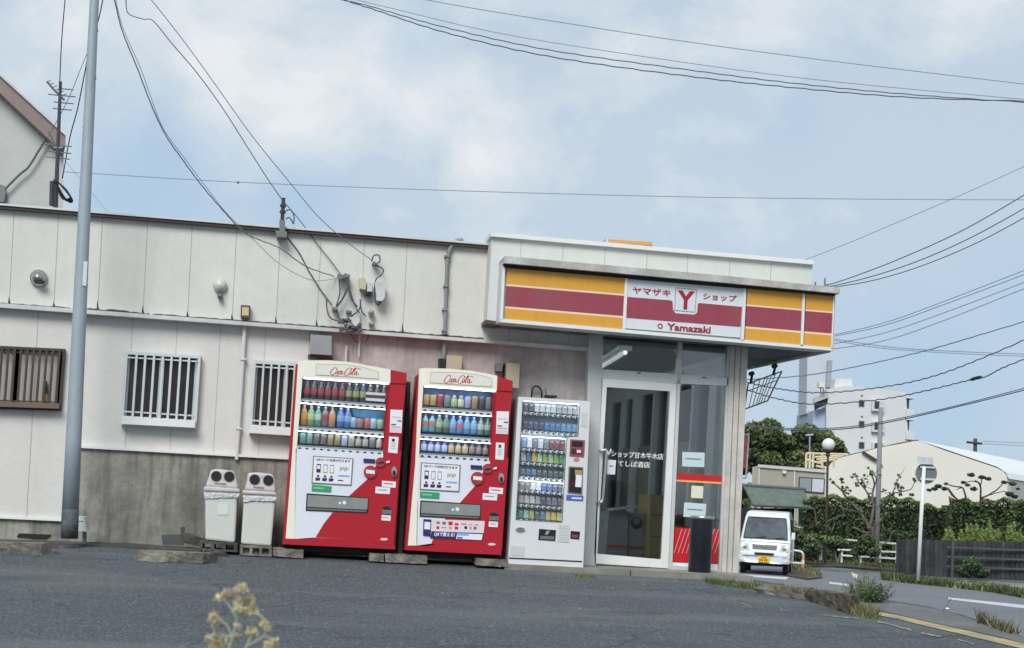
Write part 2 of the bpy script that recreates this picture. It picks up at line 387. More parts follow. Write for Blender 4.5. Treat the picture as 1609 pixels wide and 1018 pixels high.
for i in range(len(pt) - 1):
    (x0, y0), (x1, y1) = pt[i], pt[i + 1]; w0 = 2.4 + i * .35; w1 = w0 + .35
    yl.face([L(x0, y0 - w0, .006), L(x1, y1 - w1, .006), L(x1, y1 + w1, .006), L(x0, y0 + w0, .006)])
st('yellow_edge_line', yl, M_yline)
wn = MB()
def scrap(x0, y0, x1, y1, w):
    n = 7; a = [(x0 + (x1 - x0) * i / n, y0 + (y1 - y0) * i / n + R.uniform(-w, w) * .4) for i in range(n + 1)]
    for i in range(n):
        h0, h1 = w * R.uniform(.3, 1), w * R.uniform(.3, 1)
        wn.face([L(a[i][0], a[i][1] - h0, .006), L(a[i + 1][0], a[i + 1][1] - h1, .006), L(a[i + 1][0], a[i + 1][1] + h1, .006), L(a[i][0], a[i][1] + h0, .006)])
for s_ in [(1290, 966, 1350, 972, 1.0), (1378, 976, 1432, 990, 1.7), (1447, 994, 1478, 1000, 1.3), (1505, 1004, 1530, 1012, 1.2), (1225, 958, 1240, 960, .8), (1165, 947, 1182, 955, 1.0)]: scrap(*s_)
M_scrap = mat('worn_lot_paint', (168, 162, 138), .9, var=.5, vscale=8, dark=(110, 112, 112))
st('worn_paint_marking', wn, M_scrap)
# concrete gutter strip beyond the yellow line
gs = MB()
a = [(1342, 938), (1400, 946), (1480, 958), (1535, 976), (1609, 1002), (1690, 1036)]
b = [(1345, 951), (1400, 963), (1480, 981), (1560, 998), (1609, 1010), (1690, 1028)]
for i in range(len(a) - 1): gs.face([L(*a[i], .004), L(*a[i + 1], .004), L(*b[i + 1], .004), L(*b[i], .004)])
st('gutter_strip', gs, mat('gutter_concrete', (118, 120, 120), .9, var=.4, vscale=1.5, dark=(84, 84, 82), bump=.3))
# concrete apron at the foot of the building
ap = MB()
ap.prism([P(-60, 849, 15.5), P(200, 857, 15.5), P(330, 866, 15.5), P(330, 874, 15.5), P(200, 866, 15.5), P(-60, 858, 15.5)], [p + Vector((0, .6, 0)) for p in [P(-60, 849, 15.5), P(200, 857, 15.5), P(330, 866, 15.5), P(330, 874, 15.5), P(200, 866, 15.5), P(-60, 858, 15.5)]])
st('kerb', ap, M_cblock2)
ap = MB(); z1 = .045
ax0, ax1 = P(795, 885, 15.2).x, P(1185, 906, 15.3).x
for (xa, xb) in ((ax0, ax0 + (ax1 - ax0) * .5), (ax0 + (ax1 - ax0) * .5, ax1)):
    ap.box(xa, xb - .012, 15.28, 16.6, -.3, z1)
ap.box(P(330, 870, 15.5).x, ax0, 15.45, 16.5, -.3, -.005)
st('entrance_apron', ap, mat('apron_concrete', (150, 148, 140), .9, var=.4, vscale=2, dark=(98, 96, 88), bump=.3, bscale=30))

# ================================================================== MAIN BUILDING
YU, YL = 16.05, 16.12
bld = thing('shop_building', 'long single-storey shop of grimy white panels with a brown roof edge and grey concrete base', 'building', P(550, 868, 16.1))
def topy(x): return 320 + .0818 * x
def ledy(x): return 476 + .0737 * x
xe = 775
mb = MB(); mb.slab([(-80, topy(-80) + 6), (xe, topy(xe) + 6), (xe + 160, ledy(xe + 160) + 2), (-80, ledy(-80) + 2)], YU, .12)
for k in range(-4, 8):
    xt = [22, 92, 161, 232, 302, 372, 441, 505, 573, 640, 708][k + 3] if -3 <= k < 8 else -50
    yt, yb = topy(xt) + 8, ledy(xt)
    xb = xt - .0575 * (yb - yt) * .9
    mb.slab([(xt - .45, yt), (xt + .45, yt), (xb + .45, yb), (xb - .45, yb)], YU - .003, .004, 1)
    # dirt that gathers where the joints meet the ledge
    mb.slab([(xb - .5, yb - R.uniform(9, 17)), (xb + 1.6, yb - 4), (xb + 3, yb + 1), (xb - 2, yb + 1)], YU - .006, .005, 2)
def crack(x0, x1, fn, w):
    n = int((x1 - x0) / 6) + 1; top = []; bot = []
    for i in range(n + 1):
        x = x0 + (x1 - x0) * i / n; c = fn(x); top.append((x, c - R.uniform(.3, w))); bot.append((x, c + .8))
    for i in range(n): mb.slab([top[i], top[i + 1], bot[i + 1], bot[i]], YU - .008, .006, 2)
pass; crack(0, 110, ledy, 1.6); crack(135, 235, ledy, 3.4); crack(240, 500, ledy, 1.5); crack(500, 760, ledy, 2.2)
mb.build('upper_wall', [M_wallU, M_joint, M_crack], bld)
mb = MB(); mb.slab([(-80, topy(-80) - 1), (xe, topy(xe) - 1), (xe, topy(xe) + 2.2), (-80, topy(-80) + 2.2)], YU - .09, .3, 1)
mb.slab([(-80, topy(-80) + 2.2), (xe, topy(xe) + 2.2), (xe, topy(xe) + 7), (-80, topy(-80) + 7)], YU - .07, .28, 0)
mb.build('roof_edge', [M_brown, M_aluL], bld)
mb = MB(); a, b = P(-80, topy(-80) + 4, 16.2), P(1275, topy(775) + 46, 16.2)
mb.prism([Vector((a.x, 16.35, 2.95)), Vector((b.x, 16.35, 2.95)), Vector((b.x, 16.35, 2.99)), Vector((a.x, 16.35, 2.99))], [Vector((a.x, 25, 2.85)), Vector((b.x, 25, 2.85)), Vector((b.x, 25, 2.99)), Vector((a.x, 25, 2.99))])
mb.box(a.x, a.x + .15, 16.3, 25, -.1, 2.95); mb.box(a.x, b.x, 25, 25.15, -.1, 2.95)
mb.build('roof', M_cblock2, bld)
mb = MB(); mb.slab([(-80, ledy(-80)), (930, ledy(930) + 1.5), (930, ledy(930) + 6), (-80, ledy(-80) + 7)], YU - .07, .16); mb.build('ledge', M_ledge, bld)
# lower wall
mb = MB()
mb.slab([(-80, ledy(-80) + 5), (121, ledy(121) + 5), (100, 818), (-80, 808)], YL - .03, .12)
for xt in (60, -10): mb.slab([(xt, ledy(xt) + 7), (xt + 1, ledy(xt) + 7), (xt - 18, 814), (xt - 19, 814)], YL - .033, .004, 1)
mb.slab([(121, ledy(121) + 5), (500, ledy(500) + 5), (490, 724), (100, 702)], YL, .1)
for xt in (209, 279, 347, 418, 487):
    yb = 700 + (xt - 125) * .055; mb.slab([(xt - .4, ledy(xt) + 7), (xt + .4, ledy(xt) + 7), (xt + .4 - .058 * (yb - ledy(xt)), yb), (xt - .4 - .058 * (yb - ledy(xt)), yb)], YL - .003, .004, 1)
mb.build('lower_wall', [M_wallL, M_joint], bld)
mb = MB()
mb.slab([(500, ledy(500) + 5), (930, ledy(930) + 5), (912, 885), (480, 870)], YL + .002, .1)
for xt in (556, 624, 692, 760, 828, 890): mb.slab([(xt - .4, ledy(xt) + 7), (xt + .4, ledy(xt) + 7), (xt - 7, 720), (xt - 8, 720)], YL - .002, .004, 1)
mb.build('grimy_wall', [M_pinkw, M_joint], bld)
mb = MB(); mb.slab([(105, 698), (490, 720), (490, 724), (105, 702.5)], YL - .06, .1); mb.slab([(-80, 807), (97, 815), (97, 819), (-80, 811)], YL - .06, .1); mb.build('wall_trim', M_white, bld)
mb = MB(); mb.slab([(100, 702), (490, 723.5), (480, 880), (95, 866)], YL - .02, .15)
mb.slab([(-80, 811), (97, 819), (95, 864), (-80, 856)], YL - .02, .15)
mb.build('concrete_base', M_conc, bld)
mb = MB(); mb.slab([(30, 838), (80, 840), (72, 846), (26, 843)], YL - .04, .03); mb.build('floor_vent', M_dark, bld)

def barred_window(o, opening, bars, barw, M_f, M_g, label=None, sill=None):
    # o: outer quad TL TR BR BL ; opening quad
    mb = MB(); Yf = YL - .09
    for a_, b_, c_, d_ in ((0, 1, 1, 0), (1, 2, 2, 1), (2, 3, 3, 2), (3, 0, 0, 3)):
        mb.slab([o[a_], o[b_], opening[c_], opening[d_]], Yf, .09 if a_ % 2 else .088)
    w = mb.build('window', M_f, bld)
    if label: w['label'] = label
    q = opening; mb = MB()
    mb.slab([q[0], q[1], q[2], q[3]], YL - .012, .011); mb.build('pane', M_g, w)
    mb = MB()                                                   # sliding sash rails
    for u0, u1 in ((0, .035), (.46, .53), (.965, 1)):
        mb = MB(); mb.slab([quadmap(q, u0, 0), quadmap(q, u1, 0), quadmap(q, u1, 1), quadmap(q, u0, 1)], YL - .03, .017)
        mb.build('sash_rail', M_aluL if M_f is not M_bronze else M_bronze, w)
    mb = MB()
    for k in range(bars):
        u = (k + .5) / bars if M_f is M_bronze else (k + 1) / (bars + 1)
        mb.slab([quadmap(q, u - barw, -.03), quadmap(q, u + barw, -.03), quadmap(q, u + barw, 1.06), quadmap(q, u - barw, 1.06)], YL - .125, .02)
    for v in (.05, .93): mb.slab([quadmap(q, 0, v - .012), quadmap(q, 1, v - .012), quadmap(q, 1, v + .012), quadmap(q, 0, v + .012)], YL - .104, .012)
    mb.build('bars', M_bronze if M_f is M_bronze else M_aluL, w)
    if sill:
        mb = MB(); mb.slab(sill, YL - .15, .13); mb.build('sill', M_white if M_f is not M_bronze else mat('bronze_sill', (112, 92, 78), .6), w)
    return w
M_glassm = mat('dusty_grey_glass', (50, 50, 45), .6, var=.5, vscale=1.5, dark=(30, 30, 27), spec=.15)
barred_window([(-45, 541), (102, 548), (95, 645), (-52, 641)], [(-42, 546), (98.5, 552), (92, 638), (-48, 634)], 14, .013, M_bronze, M_glassm, 'wide window behind dark bronze bars', [(-48, 629), (93, 634), (92, 642), (-49, 637)])
barred_window([(196, 551), (315.5, 558), (308, 675), (189, 668)], [(201, 556.5), (311, 563), (304.5, 660), (194.5, 653)], 7, .016, M_aluL, M_glassb, 'white framed window with seven vertical bars', [(192, 654), (307, 661), (306, 672), (191, 666)])
barred_window([(397, 565), (505, 571), (498, 689), (391, 682)], [(402, 571), (500, 577), (494, 674), (396, 667)], 7, .016, M_aluL, M_glassb, 'white barred window half hidden by red machine', [(393, 668), (498, 675), (497, 687), (392, 680)])

def pole_part(mb, pts, r, Y, mi=0, n=8): mb.tube([P(x, y, Y) for x, y in pts], r, n, mi)
mb = MB(); pole_part(mb, [(385.5, 497), (380, 590), (372, 722)], .021, YL - .05); mb.slab([(378.5, 479), (393, 480), (392, 500), (378, 499)], YU - .1, .1, 1); mb.slab([(380.5, 482), (391, 483), (390.5, 496), (380, 495.5)], YU - .105, .01, 2)
for yy, xx in ((563, 382), (672, 375)): mb.slab([(xx - 5, yy), (xx + 5, yy), (xx + 5, yy + 2.5), (xx - 5, yy + 2.5)], YL - .08, .05, 0)
mb.build('conduit', [M_wallL, M_brown, mat('yellowed_plastic', (204, 184, 136), .5)], bld)
mb = MB(); mb.tube([P(*p, YU - .05) for p in smooth_px([(728, 377), (716, 379), (707, 391), (703, 410), (702, 430), (700.5, 470), (699, 525)])], .02, 8)
mb.tube([P(*p, YL - .06) for p in [(699, 528), (696, 580), (695, 600)]], .02, 8)
for yy, xx in ((402, 703), (449, 701.5), (486, 699.5), (519, 699)): mb.slab([(xx - 4.5, yy - 1.5), (xx + 4.5, yy - 1.2), (xx + 4.5, yy + 1.5), (xx - 4.5, yy + 1.2)], YU - .08, .07)
mb.build('conduit', mat('grey_pipe', (140, 140, 140), .6, var=.2), bld)
# round vent hood
mb = MB(); c = P(61, 437, YU - .01)
def disc(mb, c, prof, mi=0, n=20):   # prof (r, out toward -Y)
    b = len(mb.v)
    for r, o in prof:
        for q in range(n): mb.v.append(c + Vector((r * cos(2 * pi * q / n), -o, r * sin(2 * pi * q / n))))
    for i in range(len(prof) - 1):
        for q in range(n):
            w = (q + 1) % n; mb.f.append((b + i * n + q, b + i * n + w, b + (i + 1) * n + w, b + (i + 1) * n + q)); mb.m.append(mi)
disc(mb, c, [(.085, 0), (.085, .02), (.072, .025), (.066, .05), (.045, .085), (.001, .1)])
mb.build('vent_hood', mat('steel_dome', (176, 176, 172), .22, .85), bld, smooth=True)
mb = MB(); mb.slab([(52, 440), (71, 441), (68, 446), (55, 445)], YU - .105, .03); mb.build('vent_slot', M_dark, bld)
mb = MB(); c = P(346, 449, YU - .01); disc(mb, c, [(.07, 0), (.07, .03), (.05, .06), (.03, .075), (.001, .08)]); disc(mb, P(346, 466, YU - .01), [(.026, 0), (.03, .04), (.02, .08), (.001, .085)], 1, 12)
mb.build('wall_lamp', [mat('lamp_cover', (198, 198, 184), .4), M_grey], bld, smooth=True)
# service boxes, meters and insulators
def pbox(name, px, Y, th, m_): mb = MB(); mb.slab(px, Y, th); return mb.build(name, m_, bld)
pbox('meter_box', [(488, 525.5), (521, 527.5), (521, 558), (487, 556)], YL - .2, .2, mat('meter_box_grey', (150, 154, 158), .5, var=.15)); pbox('meter_box_base', [(484, 556.5), (523, 559), (523, 563), (484, 560.5)], YL - .16, .16, M_brown)
pbox('meter', [(589, 443), (603, 441.5), (606, 446), (604.5, 468), (600, 473), (592, 472)], YU - .16, .16, M_ledge); pbox('meter_box', [(577, 444), (585, 444), (585, 458), (577, 458)], YU - .12, .12, M_ledge)
pbox('meter_base', [(594, 467), (603, 468), (600, 474), (594, 474)], YU - .12, .1, M_grey)
pbox('breaker_box', [(564.5, 437), (574, 436), (575, 441), (574.5, 455), (565, 453)], YU - .12, .12, mat('aged_yellow', (190, 184, 150), .5)); pbox('junction_box', [(549, 498), (565, 499), (565, 512), (549, 511)], YU - .14, .14, M_ledge)
pbox('bracket', [(575, 458), (584, 459), (583, 464), (573, 463)], YU - .1, .1, M_black)
mb = MB(); disc(mb, P(583, 492, YU - .01), [(.03, 0), (.034, .05), (.02, .1), (.001, .11)], 0, 12); disc(mb, P(583.5, 510, YU - .01), [(.028, 0), (.032, .05), (.02, .1), (.001, .11)], 0, 12); mb.build('detector_dome', M_lgrey, bld, smooth=True)
mb = MB(); mb.tube([P(544.5, 543, YL - .05), P(543, 575, YL - .05)], .012, 6); mb.tube([P(565, 522, YL - .05), P(564, 560, YL - .05)], .01, 6); mb.build('conduit', M_wallL, bld)
def insulator(x, y, r=3.2, Y=YU - .1):
    mb = MB(); mb.circ(x, y, r, Y - .03, .05, n=10); mb.circ(x + 4.5, y + 1, r * .8, Y - .02, .04, n=10); mb.slab([(x - 3, y - 1), (x + 6, y), (x + 6, y + 2), (x - 3, y + 2)], Y, .1); return mb.build('insulator', M_grey, bld)
insulator(534, 434, 4.5); insulator(543, 432.5, 3.5); insulator(588, 413, 2.6); insulator(525, 484.5, 2.6); insulator(547, 489, 2.4)
def scribble(pts, Y, r=.007, n=5):
    return [P(*p, Y) for p in smooth_px(pts, n)]
mb = MB()
for pts in [[(584, 411), (587, 402), (595, 401), (597, 410), (592, 416), (602, 423), (600, 431), (590, 441), (589, 470), (594, 479), (600, 472)],
            [(538, 437), (545, 446), (548, 457), (552, 470), (562, 482)], [(533, 441), (534, 460), (528, 482)], [(548, 440), (544, 460), (530, 480)], [(545, 452), (538, 470), (529, 483)],
            [(513, 470), (514, 487), (520, 500), (534, 504), (547, 501)], [(566, 470), (565, 485), (556, 494), (545, 502)], [(566, 478), (569, 490), (575, 497)], [(546, 441), (556, 476), (565, 492)],
            [(528, 488), (533, 500), (541, 505)], [(546, 505), (545, 516), (552, 520)]]:
    mb.tube(scribble(pts, YU - .09), .0075, 5)
for _ in range(16):
    x, y = R.uniform(539, 572), R.uniform(500, 517)
    mb.tube(scribble([(x, y), (x + R.uniform(-9, 9), y + R.uniform(2, 6)), (x + R.uniform(-13, 12), y + R.uniform(-3, 6))], YU - .09 - R.uniform(0, .08)), R.uniform(.008, .017), 6)
mb.build('cable_bundle', M_wire, bld)
mb = MB()
for pts in [[(548, 520), (556, 533), (563, 538)], [(580, 523), (577, 533), (574, 537)]]: mb.tube(scribble(pts, YL - .06), .006, 5)
mb.build('hanging_cable', M_wire, bld)
pbox('outlet_box', [(690, 563), (700, 563.5), (700, 578), (690, 577)], YL - .12, .12, M_black); pbox('switch_box', [(702, 558), (726, 559.5), (725, 580), (701, 579)], YL - .14, .14, M_tan)
pbox('outlet_box', [(780, 570), (790, 571), (789, 583), (779, 583)], YL - .12, .12, M_grey); pbox('switch_box', [(796, 570), (817, 571.5), (815, 610), (795, 608)], YL - .15, .15, M_tan)
mb = MB(); mb.tube([P(792, 571, YL - .06), P(786, 640, YL - .06)], .01, 6); mb.build('hanging_cable', M_black, bld); mb = MB(); mb.tube([P(*p, YL - .08) for p in smooth_px([(835, 628), (837, 610), (845, 607), (851, 615), (851, 628)])], .01, 6); mb.build('hanging_cable', M_black, bld)

# parapet box over the shop front
YB = 15.72
mb = MB()
front = [(772, 368), (1278, 412), (1276, 470), (1296, 548), (930, 548), (768, 507)]
mb.slab([(773, 370), (1277, 414), (1274, 462), (1190, 530), (950, 520), (765, 505)], YB, .40)
for xt in (819, 885, 951, 1017, 1081, 1147, 1212): mb.slab([(xt - .4, 370 + (xt - 772) * .087 + 5), (xt + .4, 370 + (xt - 772) * .087 + 5), (xt - 1.6, 412 + (xt - 793) * .105), (xt - 2.4, 412 + (xt - 793) * .105)], YB - .003, .004, 1)
mb.build('parapet', [M_box, M_joint], bld)
mb = MB(); mb.slab([(771, 364.5), (1279, 409), (1279, 415.5), (771, 371)], YB - .05, .5); mb.build('parapet_cap', M_white, bld)
mb = MB(); mb.slab([(763, 502), (790, 506), (786, 511), (763, 508)], YB - .03, .36); mb.build('parapet_flashing', M_brown, bld)
mb = MB(); mb.slab([(765, 507), (930, 519), (930, 548), (764, 534.5)], YU - .01, .1)
for xt in (800, 831, 862, 894): mb.slab([(xt, 509), (xt + .8, 509), (xt - .6, 540), (xt - 1.4, 540)], YU - .013, .004, 1)
mb.build('upper_wall', [M_box, M_joint], bld)
# canopy soffit running back along the side
SZ = 0
c0 = P(790, 506, 15.42); c1 = P(1303, 550, 15.42)
mb = MB()
sof = [P(792, 507, 15.5), P(1303, 549, 15.5), P(1303, 549, 15.5) + Vector((0, 7.5, .10)), P(1120, 534, 15.5) + Vector((0, 7.5, .08)), P(1120, 534, 15.5) + Vector((0, .55, 0)), P(792, 507, 15.5) + Vector((0, .55, 0))]
mb.prism(sof, [p + Vector((0, 0, .06)) for p in sof]); mb.build('soffit', M_soffit, bld)
mb = MB(); e0 = P(1303, 549, 15.5)
mb.prism([e0 + Vector((-.02, .02, -.03)), e0 + Vector((.02, .02, -.03)), e0 + Vector((.02, .02, .5)), e0 + Vector((-.02, .02, .5))], [e0 + Vector((-.02, 7.6, .07)), e0 + Vector((.02, 7.6, .07)), e0 + Vector((.02, 7.6, .5)), e0 + Vector((-.02, 7.6, .5))])
mb.build('canopy_side', M_ledge, bld)

# ------------------------------------------------------------------ sign box
YS = 15.42
sg = thing('fascia_sign', 'long yellow and faded red striped shop sign box with katakana lettering above the entrance', 'shop sign', P(1045, 530, YS))
mb = MB(); mb.slab([(789, 412), (1313, 458), (1310, 551), (784, 506)], YS + .035, .27)
mb.build('casing', M_aluL, sg)
mb = MB()
mb.slab([(793, 402), (1140, 433), (1320, 452), (1320, 461), (1140, 444), (792, 413)], YS - .10, .45)
mb.slab([(791, 413.5), (1140, 444.5), (1312, 461.5), (1312, 464.5), (1140, 449), (791, 418)], YS - .04, .12, 1)
mb.build('rain_hood', [mat('weathered_hood', (200, 200, 196), .7, var=.45, vscale=3, dark=(136, 136, 130), bump=.5, bscale=12), M_dark], sg)
mb = MB()
def frame_strip(px): mb.slab(px, YS - .015, .06)
frame_strip([(787, 500.5), (1308, 546), (1308, 551), (786, 506)])
for (xt, yt, xb, yb, w) in ((792, 417, 788, 503, 2.0), (984.5, 437, 980.5, 519, 2.3), (1170.5, 453, 1166.5, 536, 2.3), (1263.5, 460, 1260, 543.5, 2.1), (1310.5, 466, 1307, 548, .9)):
    frame_strip([(xt - w, yt), (xt + w, yt), (xb + w, yb), (xb - w, yb)])
mb.build('frame', M_white, sg)
def stripes(x0, x1, label):
    # y on the panel at x: stripe boundaries interpolated between left and right ends
    def bnd(x, k):
        u = (x - 795) / (1309 - 795)
        Lk = [421, 446, 449, 481, 484, 501][k]; Rk = [465, 489.5, 492, 524, 527, 545.5][k]
        return Lk + (Rk - Lk) * u
    mb = MB()
    for a_, b_, mi, dy in ((0, 1, 0, 0), (1, 2, 2, 0), (2, 3, 1, 0), (3, 4, 2, 0), (4, 5, 0, 0)):
        def X(x, y): return x - (y - 421 - (x - 795) * .09) * .05
        mb.slab([(X(x0, bnd(x0, a_)), bnd(x0, a_)), (X(x1, bnd(x1, a_)), bnd(x1, a_)), (X(x1, bnd(x1, b_)), bnd(x1, b_)), (X(x0, bnd(x0, b_)), bnd(x0, b_))], YS, .03, mi)
    o = mb.build('striped_panel', [M_yel, M_mar, M_cream3], sg); o['label'] = label
stripes(797, 982, 'widest yellow and red striped panel'); stripes(1174.5, 1261, 'middle yellow and red striped panel'); stripes(1267, 1309.5, 'narrow yellow and red striped panel at the end')
cH = lambda x, y: (970 + x / 7.662, 430 + y / 7.662)
mb = MB(); mb.slab([cH(130, 68), cH(1518, 178), cH(1480, 768), cH(92, 655)], YS, .03); name_panel = mb.build('name_panel', M_signw, sg)
mb = MB(); q = [cH(122, 278), cH(640, 320), cH(665, 335), cH(670, 430), cH(700, 475), cH(930, 492), cH(962, 468), cH(968, 370), cH(985, 352), cH(1502, 398), cH(1484, 640), cH(108, 530)]
mb.slab(q, YS - .003, .002); mb.build('red_band', M_mar, name_panel)
mb = MB(); oq = [cH(705, 170), cH(955, 190), cH(935, 462), cH(690, 440)]
for i in range(4):
    a_, b_ = Vector(oq[i]), Vector(oq[(i + 1) % 4]); n = Vector((-(b_ - a_).y, (b_ - a_).x)).normalized() * .35
    mb.slab([a_ - n, b_ - n, b_ + n, a_ + n], YS - .004, .001)
mb.build('emblem_outline', M_grey, name_panel)
text('Y', [cH(728, 196), cH(932, 214), cH(918, 436), cH(718, 420)], YS - .005, M_dred, name_panel, bold=.035)
text('ヤマザキ', [cH(185, 158), cH(645, 195), cH(640, 278), cH(182, 240)], YS - .005, M_dred, name_panel, bold=.018)
text('ショップ', [cH(1035, 228), cH(1440, 262), cH(1432, 342), cH(1030, 308)], YS - .005, M_dred, name_panel, bold=.018)
text('Yamazaki', [cH(600, 592), cH(1128, 636), cH(1122, 720), cH(595, 678)], YS - .005, M_dred, name_panel, bold=.03)
mb = MB()
for i in range(12):
    a0, a1 = 2 * pi * i / 12, 2 * pi * (i + 1) / 12
    p = [cH(516 + 32 * cos(a0), 630 + 32 * sin(a0)), cH(516 + 32 * cos(a1), 630 + 32 * sin(a1)), cH(516 + 20 * cos(a1), 630 + 20 * sin(a1)), cH(516 + 20 * cos(a0), 630 + 20 * sin(a0))]
    mb.slab(p, YS - .005, .001)
mb.build('emblem', M_dred, name_panel)
# piece of a second sign above the roof
mb = MB(); mb.slab([(953, 375.5), (1028, 380.5), (1028, 386), (953, 381)], 16.6, .25); mb.slab([(952, 375), (956, 375.2), (956, 390), (952, 390)], 16.59, .27, 1); mb.slab([(1025, 380), (1029, 380.3), (1029, 395), (1025, 395)], 16.59, .27, 1)
mb.build('roof_sign', [mat('faded_orange', (222, 160, 80), .5), M_aluL], label='top edge of an orange sign standing on the roof behind the white parapet', category='sign')

# ================================================================== SHOP FRONT
YD = 15.95
mb = MB()
def al(px, Y=YD, th=.1, mi=0): mb.slab(px, Y, th, mi)
al([(926, 520), (948, 520), (936, 893), (915, 893)], YD - .02, .16)      # left pillar
mb.build('door_pillar', mat('pillar_grey', (192, 196, 194), .5, .1, var=.12, vscale=3, dark=(120, 126, 126)), bld)
mb = MB()
al([(1148, 530), (1176, 530), (1160, 905), (1134, 905)], YD - .02, .3)
for u in (.3, .62): al([(1148 + 28 * u - .5, 532), (1148 + 28 * u + .5, 532), (1134 + 26 * u + .5, 903), (1134 + 26 * u - .5, 903)], YD - .024, .005, 1)
mb.build('corner_pillar', [mat('corner_pillar_pale', (216, 211, 202), .6, var=.2, streak=.3, vscale=3, dark=(130, 126, 118)), M_grey], bld)
mb = MB()
al([(946, 580), (1145, 593), (1144, 606), (945, 597)])                    # transom rail
al([(1067, 530), (1072.5, 530), (1056, 896), (1050, 896)])               # mullion
al([(1145, 530), (1150, 530), (1135, 905), (1129, 905)])
al([(948, 524), (1148, 540), (1148, 536), (948, 520)], YD, .1)
al([(1050, 887), (1130, 896), (1130, 907), (1050, 897)], YD - .005, .11)
mb.build('window_frame', M_alu, bld)
mb = MB(); mb.slab([(1001, 585), (1007, 585.3), (1007, 587), (1001, 586.7)], YD - .004, .003); mb.slab([(1104, 592.3), (1110, 592.7), (1110, 594.5), (1104, 594)], YD - .004, .003); mb.build('frame_label', M_black, bld)
mb = MB(); mb.slab([(947, 525), (1067, 532), (1066, 590), (945, 582)], YD + .05, .006); mb.slab([(1072, 533), (1146, 539), (1145, 596), (1071, 590)], YD + .05, .006); mb.build('transom_glass', M_sglass, bld)
# door
door = MB()
dO = [(947, 595), (1063, 603), (1050, 893), (933, 885)]; dI = [(953.5, 608), (1053.5, 614.5), (1039, 879), (938.5, 870)]
for i in range(4): door.slab([dO[i], dO[(i + 1) % 4], dI[(i + 1) % 4], dI[i]], YD - .02, .06)
door = door.build('entrance_door', M_white, bld); door['label'] = 'white framed glass entrance door'
mb = MB(); mb.slab(dI, YD + .005, .006); dg_ = mb.build('door_glass', M_sglass, door)
mb = MB(); mb.tube([P(*p, YD - .09) for p in [(944, 708), (952, 706.5), (953, 712), (947, 785), (943, 790)]], .013, 8, 0); mb.tube([P(942, 708, YD - .02), P(951, 708, YD - .09)], .013, 8, 0); mb.tube([P(937, 789, YD - .02), P(947, 788, YD - .09)], .013, 8, 0)
mb.build('handle', mat('steel_handle', (196, 198, 198), .3, .7), door)
cI = lambda x, y: (920 + x / 11.49, 690 + y / 11.49)
text('ショップ甘木牛木店', [cI(468, 205), cI(1408, 262), cI(1402, 375), cI(465, 312)], YD - .001, M_paper, door, bold=.012)
mb = MB(); ribbon(mb, [(0, .2), (.35, .15), (.6, .55), (.82, .95)], 1.2, [cI(300, 170), cI(460, 170), cI(460, 270), cI(300, 270)], YD - .001); mb.build('lettering', M_paper, door); mb = MB(); ribbon(mb, [(.98, .1), (.85, .7), (.7, .98)], 1.2, [cI(300, 170), cI(460, 170), cI(460, 280), cI(300, 280)], YD - .001); mb.build('lettering', M_paper, door)
text('てしば酒店', [cI(590, 385), cI(1165, 412), cI(1158, 522), cI(585, 490)], YD - .001, M_paper, door, bold=.012)
mb = MB(); mb.slab([cI(400, 370), cI(552, 380), cI(532, 640), cI(385, 630)], YD + .001, .002); mb.build('notice', M_paper, door)
mb = MB(); mb.slab([cI(440, 470), cI(500, 475), cI(497, 500), cI(437, 495)], YD - .001, .001); mb.build('notice_print', M_grey, door)
# side window pane with posters and the red band
cJ = lambda x, y: (920 + x / 4.846, 700 + y / 4.848)
mb = MB(); mb.slab([(1071, 603), (1144, 607), (1131, 896), (1057, 889)], YD + .04, .006); sw = mb.build('front_window_glass', M_sglass, bld)
Yp = YD + .036
mb = MB(); mb.slab([cJ(690, 208), cJ(1042, 232), cJ(1038, 278), cJ(688, 258)], Yp, .003, 0); mb.slab([cJ(688, 258), cJ(1038, 278), cJ(1036, 285), cJ(688, 265)], Yp, .003, 1); mb.slab([cJ(688, 265), cJ(1036, 285), cJ(1036, 292), cJ(687, 272)], Yp, .003, 2)
mb.build('red_band', [M_redp, mat('orange_print', (240, 140, 60), .5), mat('yellow_print', (240, 200, 110), .5)], sw)
mb = MB(); mb.slab([cJ(668, 622), cJ(1018, 640), cJ(1005, 900), cJ(650, 885)], Yp, .003, 0)
for k in range(11):
    x = 690 + k * 31
    mb.slab([cJ(x + 42, 635), cJ(x + 45, 636), cJ(x - 15, 822), cJ(x - 18, 822)], Yp - .002, .001, 1)
mb.build('red_hatched_film', [M_redp, M_pink], sw)
mb = MB(); mb.slab([cJ(648, 890), cJ(1010, 905), cJ(1005, 975), cJ(640, 948)], Yp - .01, .02); mb.build('kick_panel', M_paper, sw)
def note(q, m_, lines=1, mm=M_grey, par=sw):
    mb = MB(); mb.slab(q, Yp - .004, .003); n = mb.build('notice', m_, par)
    mb = MB()
    for k in range(lines):
        v = .42 + .2 * k; mb.slab([quadmap(q, .15, v), quadmap(q, .85, v), quadmap(q, .85, v + .07), quadmap(q, .15, v + .07)], Yp - .006, .001)
    if lines: mb.build('notice_print', mm, n)
M_bluep = mat('pale_blue_paper', (196, 214, 218), .7)
note([cJ(738, 48), cJ(908, 55), cJ(905, 165), cJ(735, 158)], M_bluep); note([cJ(808, 305), cJ(898, 310), cJ(893, 403), cJ(803, 398)], mat('cream_paper', (222, 220, 194), .7), 0); note([cJ(752, 432), cJ(920, 445), cJ(912, 552), cJ(745, 542)], M_bluep)

